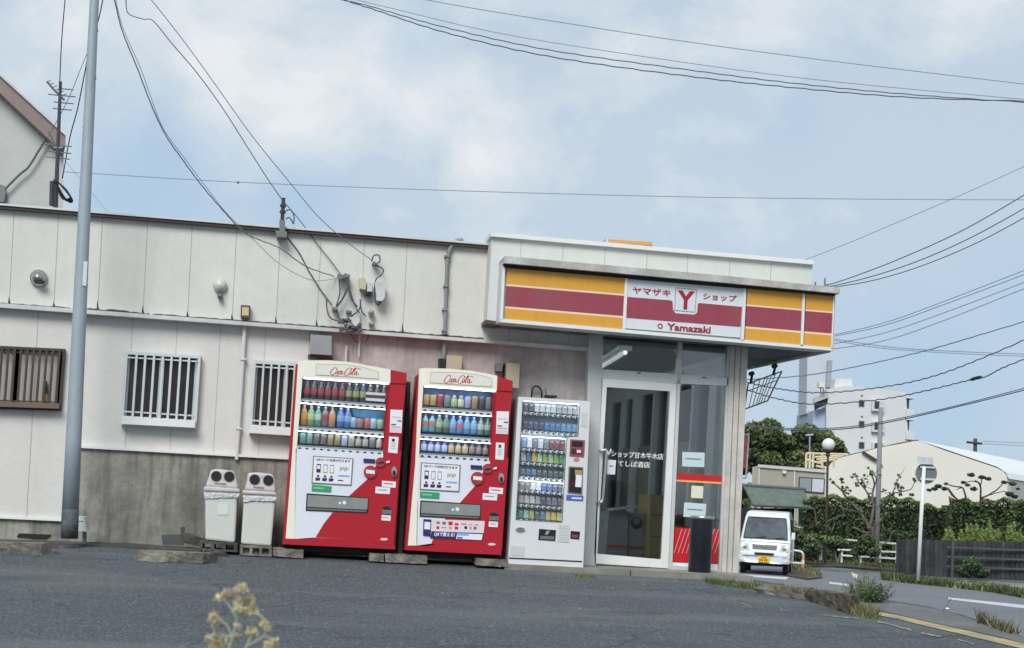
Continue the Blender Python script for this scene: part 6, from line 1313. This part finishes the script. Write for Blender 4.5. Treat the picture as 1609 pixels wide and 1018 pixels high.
aslab([(1289, 608), (1290.5, 608), (1290.5, 618), (1289, 618)], M_grey, 'tank_leg', apt, -.8, .2); aslab([(1293, 608), (1294.5, 608), (1294.5, 617), (1293, 617)], M_grey, 'tank_leg', apt, -.8, .2)
for yy in (628, 661, 694):
    w_ = aslab([(1350, yy), (1358.5, yy + .5), (1358, yy + 10), (1349.5, yy + 9.5)], M_grey, 'window', apt, -.15, .15); aslab([(1351, yy + 1), (1357.5, yy + 1.4), (1357, yy + 9), (1350.5, yy + 8.5)], M_glassd, 'pane', w_, -.2, .05)
    aslab([(1353, yy - 8), (1356, yy - 8), (1356, yy - 6), (1353, yy - 6)], M_grey, 'vent', apt, -.1, .1)
    w_ = aslab([(1371, yy + 1), (1390, yy + 2), (1389, yy + 18), (1370, yy + 17)], M_apt, 'bay_window', apt, -.5, .5); aslab([(1374.5, yy + 2), (1383, yy + 2.5), (1382.5, yy + 14), (1374, yy + 13.5)], M_glassd, 'pane', w_, -.56, .05); aslab([(1383.4, yy + 2.5), (1388, yy + 2.8), (1387.5, yy + 14), (1383, yy + 14)], mat('curtain', (150, 152, 150), .8), 'curtain', w_, -.56, .05)
for yy in (640, 674):
    aslab([(1424, yy + 2), (1437, yy + 3.5), (1435.5, yy + 17), (1423, yy + 16)], M_apt, 'balcony', apt, -.2, dep=FWD * 6)
    aslab([(1424, yy - 18), (1438, yy - 16.5), (1438, yy - 13.5), (1424, yy - 14.5)], M_apt, 'balcony_roof', apt, -.2, dep=FWD * 6)
    aslab([(1424.5, yy - 14), (1429, yy - 13.5), (1428, yy + 2), (1424.5, yy + 2)], M_glassd, 'balcony_opening', apt, .2, .3)
aslab([(1424, 690), (1436, 691), (1434, 860), (1423, 860)], M_apt, 'balcony', apt, .3, dep=FWD * 5)

# ---- fences
fc = thing('timber_fence', 'dark weathered board fence along the far side of the road', 'fence', G(1500, 906, -1.1)); tf = 49
M_fen = mat('dark_fence_wood', (66, 66, 72), .9, var=.5, vscale=2.5, streak=.6, dark=(38, 38, 42), bump=.5)
x = 1409
while x < 1680:
    wpx = 7.5; u = (x - 1409) / 200; mb = MB() if x == 1409 else mb
    yt = 847 + 5.5 * u * .9 + R.uniform(-.5, .5); yb = 903 + 10 * u
    fr = [D(x, yt, tf - u * 1.5), D(x + wpx - .5, yt + .3, tf - u * 1.5), D(x + wpx - 1.5, yb, tf - u * 1.5), D(x - 1, yb, tf - u * 1.5)]
    mb.prism(fr, [p_ + FWD * R.uniform(.03, .06) for p_ in fr], R.choice([0, 0, 1])); x += wpx
mb.build('boards', [M_fen, mat('dark_fence_wood_pale', (78, 78, 82), .9, var=.5, vscale=2.5, streak=.5, dark=(44, 44, 48))], fc)
mb = MB()
for yy in (858, 873, 888): 
    fr = [D(1488, yy, tf - .8), D(1690, yy + 8, tf - 2.1), D(1690, yy + 11, tf - 2.1), D(1488, yy + 3, tf - .8)]; mb.prism(fr, [p_ + FWD * .03 for p_ in fr])
for xx in (1496, 1552, 1610): fr = [D(xx, 850, tf - .95), D(xx + 4, 850, tf - .95), D(xx + 2, 907, tf - .95), D(xx - 2, 907, tf - .95)]; mb.prism(fr, [p_ + FWD * .05 for p_ in fr])
mb.build('rails', mat('fence_rail', (84, 84, 86), .9, var=.3), fc)
wf = thing('rail_fence', 'white three-rail fence in front of the hedge', 'fence', D(1350, 885, 54)); tw = 54
mb = MB()
for (x0, y0, x1, y1) in ((1318, 845.5, 1411, 853), (1316, 862, 1411, 866), (1322, 871, 1411, 876.5)):
    fr = [D(x0, y0, tw), D(x1, y1, tw), D(x1, y1 + 2.6, tw), D(x0, y0 + 2.6, tw)]; mb.prism(fr, [p_ + FWD * .05 for p_ in fr])
mb.build('rail', M_white, wf)
mb = MB()
for xx in (1322, 1352, 1382, 1408): fr = [D(xx, 846 + (xx - 1318) * .08, tw + .06), D(xx + 3, 846 + (xx - 1318) * .08, tw + .06), D(xx + 2, 884, tw + .06), D(xx - 1, 884, tw + .06)]; mb.prism(fr, [p_ + FWD * .08 for p_ in fr])
mb.build('post', M_ledge, wf)
rail2 = thing('rail_fence', 'short pale two-rail fence beside the shelter, partly overgrown', 'fence', D(1250, 870, 57))
mb = MB()
for (x0, y0, x1, y1) in ((1234, 825, 1262, 828), (1244, 838.5, 1266, 841.5)): fr = [D(x0, y0, 57), D(x1, y1, 57), D(x1, y1 + 2, 57), D(x0, y0 + 2, 57)]; mb.prism(fr, [p_ + FWD * .05 for p_ in fr])
mb.build('rail', M_ledge, rail2); mb = MB(); mb.tube([D(1244, 826, 57.1), D(1242, 872, 57.1)], .06, 6); mb.build('post', M_ledge, rail2)
# stone gate post
mb = MB(); mb.box(0, 1, 0, 1, 0, 1) if False else None
fr = [D(x, y, 53) for x, y in [(1288, 857), (1292, 856), (1292, 880), (1287, 880)]]; mb.prism(fr, [p_ + FWD * .2 for p_ in fr], 0); fr = [D(x, y, 53) for x, y in [(1292.5, 857), (1297, 857), (1297, 880), (1292.5, 880)]]; mb.prism(fr, [p_ + FWD * .2 for p_ in fr], 1)
mb.build('gate_post', [mat('pale_stone', (150, 146, 140), .9), M_dark], label='pale stone gate post with a dark side in front of the shrubs', category='post')
# verge strips
def ground_patch(name, px, z, m_, th=.12, kind='structure', **k): mb = MB(); fr = [G(x, y, z + th) for x, y in px]; mb.prism(fr, [Vector((p_.x, p_.y, z - .05)) for p_ in fr]); return mb.build(name, m_, kind=kind, **k)
M_soil = mat('soil_brown', (98, 88, 74), .95, var=.6, vscale=3, dark=(52, 46, 38), bump=.8, bscale=20)
ground_patch('garden_soil', [(1100, 868), (1240, 874), (1330, 882), (1412, 890), (1412, 897), (1330, 890), (1262, 888), (1100, 884)], RZ, M_soil, .06)
ground_patch('traffic_island', [(1236, 889), (1262, 889), (1286, 898), (1292, 906), (1270, 909), (1236, 903)], RZ, M_soil, .05)
ground_patch('far_pavement', [(1412, 900), (1609, 911), (1800, 922), (1800, 932), (1609, 920), (1500, 912), (1412, 905)], RZ, mat('pavement_grey', (130, 132, 132), .9, var=.2), .10)
mb = MB(); fr = [G(x, y, RZ + .14) for x, y in [(1500, 912.5), (1609, 920.5), (1700, 927), (1700, 931), (1609, 924.5), (1500, 915)]]; mb.prism(fr, [Vector((p_.x, p_.y, RZ - .05)) for p_ in fr]); st('far_kerb', mb, mat('kerb_cream', (184, 176, 154), .9, var=.3))

# ================================================================== VEGETATION
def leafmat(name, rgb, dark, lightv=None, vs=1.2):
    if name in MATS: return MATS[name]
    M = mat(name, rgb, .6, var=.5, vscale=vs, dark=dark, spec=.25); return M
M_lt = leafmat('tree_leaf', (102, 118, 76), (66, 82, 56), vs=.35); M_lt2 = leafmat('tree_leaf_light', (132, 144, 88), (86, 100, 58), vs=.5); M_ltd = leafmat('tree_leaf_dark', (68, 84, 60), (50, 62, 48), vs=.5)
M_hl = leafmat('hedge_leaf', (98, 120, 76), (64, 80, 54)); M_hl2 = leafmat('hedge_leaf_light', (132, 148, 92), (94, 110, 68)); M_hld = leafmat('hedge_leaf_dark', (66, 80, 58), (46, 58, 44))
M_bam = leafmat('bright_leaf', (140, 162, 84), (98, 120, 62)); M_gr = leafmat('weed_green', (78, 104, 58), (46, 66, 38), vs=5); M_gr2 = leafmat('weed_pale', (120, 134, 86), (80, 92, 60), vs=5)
M_bark = mat('pale_bark', (122, 114, 104), .9, var=.4, vscale=6, dark=(70, 62, 54)); M_barkd = mat('dark_bark', (66, 56, 48), .9, var=.3, vscale=6)
def clump(mb, c, r, n, sz, rg, mis=(0, 1, 2), flat=1.0, shell=.55):
    c = Vector(c)
    for _ in range(n):
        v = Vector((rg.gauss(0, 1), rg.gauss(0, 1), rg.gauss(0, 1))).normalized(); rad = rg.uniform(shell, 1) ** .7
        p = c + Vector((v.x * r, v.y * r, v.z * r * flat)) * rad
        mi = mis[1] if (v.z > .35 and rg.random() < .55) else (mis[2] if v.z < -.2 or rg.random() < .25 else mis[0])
        mb.leaf(p, sz * rg.uniform(.6, 1.3), rg, mi)
def crown_tree(lab, trunk_px, t, blobs, nleaf, sz, mats_, barkm, seed=1, cat='tree', grp=None, name='tree'):
    rg = random.Random(seed); base = D(*trunk_px[0], t)
    o = thing(name, lab, cat, base, grp)
    mb = MB(); pts = [D(*p_, t) for p_ in trunk_px]; s_ = t / F
    mb.tube(pts, [trunk_w * s_ for trunk_w in [6 - 3.5 * i / max(1, len(pts) - 1) for i in range(len(pts))]], 8)
    for (x, y, r, n) in blobs[::3]:
        mb.tube([pts[-1], lerp(pts[-1], D(x, y, t), .55) + Vector((0, 0, -.3)), D(x, y, t)], [2.5 * s_, 1.6 * s_, .8 * s_], 5)
    mb.build('trunk', barkm, o)
    mb = MB(); tot = sum(b[3] for b in blobs)
    for (x, y, r, n) in blobs:
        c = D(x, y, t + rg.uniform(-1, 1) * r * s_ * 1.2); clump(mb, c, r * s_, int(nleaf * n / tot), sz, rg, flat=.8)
    mb.build('crown', mats_, o); return o
rg = random.Random(3)
bl = []
for _ in range(74):
    u = rg.uniform(-1, 1); x = 1240 + u * 76; top_ = 668 + (u * u) * 22 + (abs(u - .12) < .1) * 10
    y = rg.uniform(top_, 742); bl.append((x, y, rg.uniform(12, 22), 1))
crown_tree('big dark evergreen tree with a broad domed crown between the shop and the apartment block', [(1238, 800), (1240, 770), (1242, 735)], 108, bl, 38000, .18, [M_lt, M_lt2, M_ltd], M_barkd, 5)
rg = random.Random(55); mb = MB()
for _ in range(9000):
    x = rg.uniform(250, 1262); t_ = 128 + rg.uniform(0, 6); yt = 762 + (x - 800) * .02 - 7 * abs(sin(x * .013)) - 4 * sin(x * .05); mb.leaf(D(x, yt + rg.random() ** 1.5 * 62, t_), .45 * rg.uniform(.6, 1.3), rg, rg.choice([0, 1, 2]))
mb.build('distant_wood', [M_lt, M_lt2, M_ltd], kind='stuff', label='distant belt of trees mostly hidden behind the shop', category='wood')
def hedge(lab, x0, x1, ytop, ybot, t, depth, n, sz, seed, mats_, cat='hedge'):
    rg = random.Random(seed); o = thing('hedge', lab, cat, D((x0 + x1) / 2, ybot, t))
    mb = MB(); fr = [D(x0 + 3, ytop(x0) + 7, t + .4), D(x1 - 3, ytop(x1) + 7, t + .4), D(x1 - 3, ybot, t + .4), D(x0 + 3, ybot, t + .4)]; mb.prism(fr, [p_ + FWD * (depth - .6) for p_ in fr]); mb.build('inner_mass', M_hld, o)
    mb = MB()
    for _ in range(n):
        x = rg.uniform(x0, x1); yt = ytop(x) + 2.5 * sin(x * .21) + 2 * sin(x * .07 + 1)
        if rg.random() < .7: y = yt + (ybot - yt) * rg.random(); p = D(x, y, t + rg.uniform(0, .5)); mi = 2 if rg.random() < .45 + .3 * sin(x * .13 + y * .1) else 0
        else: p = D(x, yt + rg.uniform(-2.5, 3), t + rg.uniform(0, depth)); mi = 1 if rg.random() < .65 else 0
        mb.leaf(p, sz * rg.uniform(.6, 1.3), rg, mi)
    mb.build('foliage', mats_, o); return o
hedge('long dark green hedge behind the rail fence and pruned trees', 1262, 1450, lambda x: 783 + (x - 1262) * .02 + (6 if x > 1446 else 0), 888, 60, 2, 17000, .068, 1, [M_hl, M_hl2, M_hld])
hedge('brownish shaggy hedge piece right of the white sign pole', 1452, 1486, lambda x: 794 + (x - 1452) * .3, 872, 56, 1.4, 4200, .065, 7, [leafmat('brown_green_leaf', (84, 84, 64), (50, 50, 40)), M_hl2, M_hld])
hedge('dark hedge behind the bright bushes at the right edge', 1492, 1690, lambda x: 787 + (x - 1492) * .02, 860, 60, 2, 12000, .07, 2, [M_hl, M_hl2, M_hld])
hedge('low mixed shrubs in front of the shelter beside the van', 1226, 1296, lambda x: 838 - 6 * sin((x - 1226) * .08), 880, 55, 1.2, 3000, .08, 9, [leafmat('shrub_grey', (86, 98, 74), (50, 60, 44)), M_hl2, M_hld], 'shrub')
def bush(lab, blobs, t, n, sz, mats_, seed, cat='bush', name='bush', grp=None, trunk=None):
    rg = random.Random(seed); s_ = t / F; tot = sum(b[2] ** 2 for b in blobs)
    zb = D(blobs[0][0], max(b[1] + b[2] for b in blobs), t); o = thing(name, lab, cat, zb, grp)
    mb = MB()
    for b in blobs: clump(mb, D(b[0], b[1], t), b[2] * s_, int(n * b[2] ** 2 / tot), sz, rg, flat=b[3] if len(b) > 3 else .8, shell=.3)
    mb.build('foliage', mats_, o)
    mb = MB()
    for tr_ in (trunk or [[(blobs[0][0], blobs[0][1] + blobs[0][2] + 4), (blobs[0][0], blobs[0][1])]]): mb.tube([D(x, y, t) for x, y in tr_], 1.6 * s_, 6)
    mb.build('stem', M_bark, o)
bush('rounded clipped green topiary dome in front of the rail fence', [(1312, 852, 17, .6), (1302, 853, 11, .7), (1322, 854, 12, .7)], 51, 3200, .055, [M_hl, M_hl2, M_hld], 21, trunk=[[(1316, 884), (1310, 862)], [(1316, 884), (1322, 864)]])
bush('dark shaggy shrub at the foot of the tall pruned tree', [(1362, 850, 14), (1352, 862, 12), (1372, 866, 12), (1345, 868, 9)], 52, 2600, .06, [M_hl, M_gr2, M_hld], 22)
bush('small grey-green shrub left of the topiary dome', [(1277, 862, 14, 1), (1272, 850, 9)], 53, 1600, .06, [leafmat('shrub_grey', (86, 98, 74), (50, 60, 44)), M_hl2, M_hld], 23)
bush('brown leaved small tree behind the topiary dome', [(1284, 828, 11), (1290, 838, 9), (1276, 836, 8)], 56, 1500, .06, [leafmat('brown_leaf', (92, 80, 60), (56, 48, 38)), M_gr2, M_hld], 24, 'small tree', 'small_tree', trunk=[[(1288, 880), (1285, 830)]])
for k, (x, lb) in enumerate(((1498, 'leftmost'), (1526, 'second'), (1556, 'third'), (1590, 'rightmost'))):
    rg = random.Random(60 + k); t = 54; s_ = t / F; o = thing('feathery_bush', lb + ' bright yellow-green feathery bush behind the dark board fence', 'bush', D(x, 856, t), 'bright bushes behind the board fence')
    mb = MB(); mb2 = MB()
    for j in range(9):
        xx = x + rg.uniform(-15, 15); h = rg.uniform(18, 44) * (1 - abs(xx - x) / 34); yb = 856
        mb2.tube([D(xx, yb, t), D(xx + rg.uniform(-2, 3), yb - h, t)], .012, 4)
        for _ in range(190): v = rg.random(); mb.leaf(D(xx + rg.gauss(0, 3.4) * (1.15 - v), yb - h * v * 1.05, t + rg.uniform(-.4, .4)), .06 * rg.uniform(.5, 1.3), rg, rg.choice([0, 0, 1, 2]), .3)
    mb.build('foliage', [M_bam, leafmat('bright_leaf_pale', (150, 168, 92), (110, 130, 64)), M_hl2], o); mb2.build('stem', M_bark, o)
def branch_tree(lab, segs, tufts, t, seed, m_=M_bark, nt=60, sz=.05, name='pruned_tree', mats_=None, scale=1):
    rg = random.Random(seed); s_ = t / F; o = thing(name, lab, 'tree', D(*segs[0][0][0], t), 'pruned garden trees')
    mb = MB()
    for pts, w0, w1 in segs:
        sp = smooth_px(pts, 4); n = len(sp); dz = rg.uniform(-.5, .5)
        mb.tube([D(p_[0] + rg.uniform(-.4, .4), p_[1] + rg.uniform(-.4, .4), t + dz * i / n) for i, p_ in enumerate(sp)], [(w0 + (w1 - w0) * i / (n - 1)) * s_ / 2 for i in range(n)], 6)
    if m_ is M_bark:
        tufts = list(tufts)
        for pts, w0, w1 in segs:
            for _ in range(4):
                k = rg.randrange(1, len(pts)); a_, b_ = pts[k - 1], pts[k]; u = rg.random(); x, y = a_[0] + (b_[0] - a_[0]) * u, a_[1] + (b_[1] - a_[1]) * u
                ex_, ey_ = x + rg.uniform(-14, 14), y - rg.uniform(4, 16); mb.tube([D(x, y, t), D((x + ex_) / 2 + rg.uniform(-2, 2), (y + ey_) / 2, t), D(ex_, ey_, t + rg.uniform(-.3, .3))], [1.1 * s_ / 2, .8 * s_ / 2, .5 * s_ / 2], 4)
                if rg.random() < .7: tufts.append((ex_, ey_, rg.uniform(2, 4.5)))
    mb.build('trunk', m_, o); mb = MB()
    for (x, y, r) in tufts:
        if m_ is M_bark:
            for _ in range(3): clump(mb, D(x + rg.gauss(0, r * .6), y + rg.gauss(0, r * .5), t + rg.uniform(-.3, .3)), r * s_ * .55, int(nt * (r / 5) ** 1.6 * .33), sz * .85, rg, flat=.7, shell=.05)
        else: clump(mb, D(x, y, t + rg.uniform(-.3, .3)), r * s_, int(nt * (r / 5) ** 1.6), sz, rg, flat=.5, shell=.1)
    mb.build('leaf_tufts', mats_ or [M_hl, M_hl2, M_hld], o)
branch_tree('tall bare pruned tree with many grey branches and small leaf tufts beside the concrete pole', [([(1378, 884), (1377, 860), (1372, 838), (1365, 828)], 8, 6), ([(1368, 832), (1352, 805), (1335, 788), (1322, 770), (1308, 758)], 5, 2), ([(1366, 830), (1372, 800), (1371, 775), (1374, 760), (1368, 742)], 5, 2),
    ([(1371, 790), (1362, 772), (1350, 758), (1344, 748)], 3, 1.5), ([(1370, 832), (1385, 815), (1394, 805)], 5, 3.5), ([(1374, 838), (1355, 835), (1341, 828)], 3.5, 3), ([(1376, 800), (1390, 785), (1402, 775), (1408, 760), (1413, 748)], 3, 1.3), ([(1402, 775), (1418, 772), (1432, 768), (1438, 755)], 2.5, 1.2), ([(1373, 765), (1377, 752), (1370, 738)], 2.5, 1), ([(1352, 805), (1330, 800), (1318, 795)], 2.5, 1.2), ([(1378, 860), (1396, 850), (1402, 835)], 3, 1.2), ([(1365, 828), (1355, 812), (1352, 795)], 3, 1.5)],
    [(1308, 757, 5), (1322, 756, 6), (1330, 768, 6), (1344, 748, 6), (1350, 758, 6), (1358, 764, 5), (1368, 742, 4), (1412, 748, 4), (1418, 770, 7), (1432, 776, 6), (1438, 755, 5), (1400, 790, 8), (1410, 800, 9), (1390, 812, 8), (1330, 775, 5), (1402, 835, 6), (1370, 850, 10), (1388, 770, 4), (1360, 755, 4)], 53, 31, nt=55)
branch_tree('thin twisted bare branches arching beside the shelter eave', [([(1273, 872), (1282, 830), (1281, 812), (1280, 800), (1272, 799)], 2.5, 2), ([(1236, 828), (1252, 824), (1260, 828), (1258, 840)], 2.2, 1.5), ([(1306, 835), (1300, 820), (1318, 812), (1327, 808)], 2.5, 1.2), ([(1306, 838), (1312, 822)], 2.2, 1.4)], [(1272, 800, 3), (1327, 810, 3)], 56, 32, nt=20)
branch_tree('dark cloud-pruned pine with flat needle pads reaching left above the hedge', [([(1493, 806), (1494, 792), (1496, 788), (1510, 786), (1518, 784)], 5, 4), ([(1508, 787), (1496, 778), (1488, 768), (1470, 763)], 2.5, 1.2), ([(1506, 786), (1496, 775), (1490, 766)], 2.2, 1.2), ([(1518, 786), (1516, 775), (1512, 766), (1500, 764), (1485, 760)], 3.5, 1.5), ([(1512, 766), (1502, 770)], 2, 1)],
    [(1468, 768, 5), (1474, 764, 6), (1484, 768, 5), (1460, 770, 4), (1486, 760, 3)], 54.5, 33, M_barkd, 120, .05, mats_=[M_ltd, M_hl, M_hld])
branch_tree('dark cloud-pruned pine with three high pads behind the bright bushes', [([(1541, 800), (1541, 785), (1540, 762), (1532, 755)], 4, 2.2), ([(1541, 784), (1556, 776), (1568, 768), (1578, 758), (1590, 760)], 3, 1.5), ([(1540, 764), (1543, 752), (1545, 748)], 2, 1.2), ([(1541, 782), (1560, 776), (1578, 772), (1592, 778)], 2, 1), ([(1534, 757), (1524, 756), (1514, 758)], 1.8, 1)],
    [(1526, 746, 6), (1530, 768, 6), (1543, 750, 6), (1553, 752, 5), (1514, 758, 4), (1520, 762, 4), (1578, 758, 5), (1591, 760, 6), (1586, 776, 7), (1595, 780, 5), (1600, 768, 3)], 54.5, 34, M_barkd, 120, .05, mats_=[M_ltd, M_hl, M_hld])
bush('thick green shrub growing at the foot of the dark board fence', [(1527, 890, 16, .8), (1515, 897, 12), (1542, 900, 13, .6), (1529, 882, 9)], 47.5, 2600, .06, [leafmat('blue_green_leaf', (66, 100, 66), (38, 62, 42)), M_gr2, M_hld], 41)
# verge weeds (uncountable)
def verge(name, px_list, n, sz, rg_seed, zfun, mats_, lab, hgt=.2):
    rg = random.Random(rg_seed); mb = MB()
    for _ in range(n):
        k = rg.randrange(len(px_list) - 1); (x0, y0, w0), (x1, y1, w1) = px_list[k], px_list[k + 1]; u = rg.random()
        x = x0 + (x1 - x0) * u; y = y0 + (y1 - y0) * u + rg.uniform(-1, 1) * (w0 + (w1 - w0) * u); b = zfun(x, y)
        h = hgt * rg.uniform(.3, 1.2); tip = b + Vector((rg.gauss(0, .35) * h, rg.gauss(0, .35) * h, h)); sd = Vector((rg.gauss(0, 1), rg.gauss(0, 1), 0)).normalized() * sz
        mb.face([b - sd, b + sd, tip], rg.choice([0, 0, 1, 2]))
    return mb.build(name, mats_, kind='stuff', label=lab, category='weeds')
road = lambda x, y: G(x, y, RZ)
verge('verge_grass', [(1385, 908, 3), (1430, 914, 3), (1500, 921, 3), (1560, 928, 3), (1609, 936, 4), (1700, 946, 4)], 6500, .03, 4, road, [M_gr, leafmat('brown_leaf', (92, 80, 60), (56, 48, 38)), M_hl2], 'strip of low green weeds between road and far pavement', .2)
lotp = lambda x, y: L(x, y)
verge('edge_grass', [(1108, 914, 2), (1150, 919, 4), (1200, 926, 3), (1230, 925, 2)], 1500, .005, 5, lotp, [M_gr, M_gr2, leafmat('olive_leaf', (108, 106, 66), (70, 68, 44))], 'grass growing along the kerb right of the shop door', .05)
verge('dry_grass', [(1335, 962, 3), (1356, 966, 5), (1378, 971, 3)], 700, .005, 6, lotp, [M_gr2, leafmat('straw_leaf', (158, 148, 100), (110, 104, 70)), leafmat('olive_leaf', (108, 106, 66), (70, 68, 44))], 'tuft of dry yellowish grass at the end of the kerb stone', .10)
verge('dry_grass', [(900, 906, 1), (935, 908, 1)], 160, .005, 8, lotp, [leafmat('straw_leaf', (158, 148, 100), (110, 104, 70)), M_gr2, M_gr2], 'few dry blades growing at the shop doorstep', .05)
verge('dry_grass', [(1535, 975, 2), (1560, 985, 3), (1600, 998, 3)], 350, .006, 12, lotp, [leafmat('brown_leaf', (92, 80, 60), (56, 48, 38)), leafmat('straw_leaf', (158, 148, 100), (110, 104, 70)), M_gr2], 'thin brown dry weeds on the road edge near the right side', .10)
verge('kerb_weeds', [(1180, 922, 3), (1266, 932, 3), (1330, 942, 4)], 420, .004, 14, lambda x, y: P(x, y - 3, L(x, y + 12).y + .06), [M_gr2, leafmat('straw_leaf', (158, 148, 100), (110, 104, 70)), leafmat('brown_leaf', (92, 80, 60), (56, 48, 38))], 'short dry weeds growing over the kerb stones', .05)
verge('island_weeds', [(1240, 892, 3), (1265, 897, 5), (1288, 905, 2)], 1500, .03, 17, road, [M_gr2, leafmat('straw_leaf', (158, 148, 100), (110, 104, 70)), leafmat('brown_leaf', (92, 80, 60), (56, 48, 38))], 'dry weeds on the small soil island beside the van', .15)
verge('garden_weeds', [(1240, 880, 3), (1330, 886, 4), (1410, 893, 3)], 4000, .03, 18, road, [M_gr, M_gr2, leafmat('brown_leaf', (92, 80, 60), (56, 48, 38))], 'low weeds along the garden edge under the pruned tree', .18)
rg = random.Random(123); mb = MB()
for _ in range(1100):
    x = rg.uniform(-20, 1180); yb = 862 + x * .042 if x < 800 else 896 + (x - 800) * .045; y = yb + abs(rg.gauss(0, 1)) * 12 + 3
    if rg.random() < .12: y += rg.uniform(0, 60)
    p_ = L(x, min(y, 1010), .004); mb.leaf(p_ + Vector((0, 0, .004)), rg.uniform(.002, .0085), rg, rg.choice([0, 0, 0, 1, 2, 2]), .6)
mb.build('leaf_litter', [leafmat('brown_leaf', (92, 80, 60), (56, 48, 38)), mat('grit_pale', (170, 166, 152), .9), mat('grit_dark', (58, 56, 52), .9)], kind='stuff', label='scattered grit and dead leaf bits on the asphalt along the wall', category='litter')
# spiky green weed at the lot edge
rg = random.Random(77); wd = thing('weed_bush', 'spiky green weed bush growing at the lot edge in front of the road', 'weed', L(1362, 944)); cb = L(1362, 945)
mb = MB(); ms_ = MB()
for _ in range(70):
    a = rg.uniform(0, 2 * pi); sp_ = rg.uniform(.02, .26); b = cb + Vector((cos(a) * sp_ * .55, sin(a) * .1, 0)); h = rg.uniform(.10, .30) * (1 - sp_ * 1.3); tip = cb + Vector((cos(a) * sp_ * 1.1, sin(a) * .2, h)); ms_.tube([b, tip], .003, 3)
    for _ in range(26): v = rg.uniform(.1, 1); mb.leaf(b.lerp(tip, v) + Vector((rg.gauss(0, .012), rg.gauss(0, .012), rg.gauss(0, .012))), .018 * rg.uniform(.6, 1.3), rg, rg.choice([0, 0, 1, 2]), .25)
mb.build('foliage', [M_gr, M_gr2, M_hld], wd); ms_.build('stem', M_gr2, wd)
for k, (x, y, lb) in enumerate(((1481, 962, 'single thin dry twig standing in the road edge dirt'), (1537, 981, 'fan of brown dry stalks at the road edge near the right'))):
    mb = MB(); b = L(x, y)
    for j in range(1 if k == 0 else 7): mb.tube([b, b + Vector((rg.uniform(-.07, .08), 0, rg.uniform(.07, .15)))], .0025, 4)
    mb.build('dry_twig', M_barkd, label=lb, category='twig')
mb = MB(); c = L(1488, 958); mb.ball(c + Vector((0, 0, .01)), .022, 8, sz=.5); mb.build('litter', M_paper, label='small scrap of white litter on the road edge dirt', category='litter')
mb = MB(); c = G(1341, 905, RZ); fr = [D(x, y, 40) for x, y in [(1337, 899), (1348, 903), (1346, 909), (1341, 907)]]; mb.prism(fr, [p_ + FWD * .1 for p_ in fr]); mb.build('litter', mat('cream_paper_scrap', (216, 206, 170), .7), label='crumpled cream paper caught behind the spiky weed bush', category='litter')
# foreground dry flower weed
fw = thing('flower_weed', 'pale yellow dried flower weed rising close to the camera at the bottom edge', 'weed', L(375, 1018) * 0 + Vector((D(375, 1000, 3.4).x, D(375, 1000, 3.4).y, lotz(3.4)))); tf_ = 3.4
cN = lambda x, y: (300 + x / 8.628, 900 + y / 8.628)
rg = random.Random(91); ms_ = MB(); mb = MB()
stalks = [[(400, 1350), (560, 880), (620, 620), (640, 450), (700, 200)], [(600, 1350), (750, 1000), (830, 840)], [(400, 1350), (420, 980), (330, 850), (300, 620)], [(620, 620), (500, 420), (390, 330)], [(620, 620), (760, 560), (830, 400)], [(750, 1000), (980, 860), (1030, 720)], [(640, 560), (900, 560), (1010, 660)], [(560, 880), (450, 850), (240, 890)], [(600, 1350), (1000, 1080), (1140, 930)], [(560, 900), (480, 700), (280, 600)]]
gz = lambda x: Vector((D(375, 1000, tf_).x + (x - 400) * .00004, D(375, 1000, tf_).y, lotz(tf_)))
for s_ in stalks:
    pts_ = [D(*cN(*p_), tf_) for p_ in smooth_px(s_, 5)]
    if s_[0][1] > 1300: pts_ = [gz(s_[0][0]), gz(s_[0][0]).lerp(pts_[0], .6) + Vector((.01, 0, 0))] + pts_
    ms_.tube(pts_, .0022, 5)
ms_.build('stem', mat('pale_green_stem', (160, 174, 146), .7), fw)
heads = [(700, 200, 55), (640, 230, 50), (370, 330, 48), (470, 285, 60), (640, 370, 55), (800, 370, 70), (850, 480, 60), (640, 480, 65), (700, 430, 50), (760, 530, 60), (300, 590, 60), (320, 660, 50), (360, 620, 45), (1000, 680, 45), (1035, 745, 42), (840, 800, 60), (780, 810, 45), (340, 870, 80), (240, 890, 40), (400, 950, 90), (600, 870, 50), (1130, 930, 50), (1080, 980, 70), (330, 1000, 90), (640, 720, 30)]
for (x, y, r) in heads:
    c = D(*cN(x, y), tf_ + rg.uniform(-.03, .03)); rr = r / 8.628 * tf_ / F
    for _ in range(int(r * 3.2)):
        v = Vector((rg.gauss(0, .5), rg.gauss(0, .5), rg.gauss(0, .5))) * rr; mb.leaf(c + v, .0030 * rg.uniform(.5, 1.5), rg, rg.choice([0, 0, 1, 2]), .5)
for (x, y) in ((370, 335), (1035, 745), (700, 190)): mb.ball(D(*cN(x, y), tf_ - .01), .005, 8, 1)
mb.build('flower_heads', [mat('flower_tan', (198, 188, 156), .8), mat('flower_cream', (222, 212, 160), .8), mat('flower_ochre', (194, 172, 136), .8)], fw)

for o in bpy.data.objects:
    if '_w' in o: del o['_w']
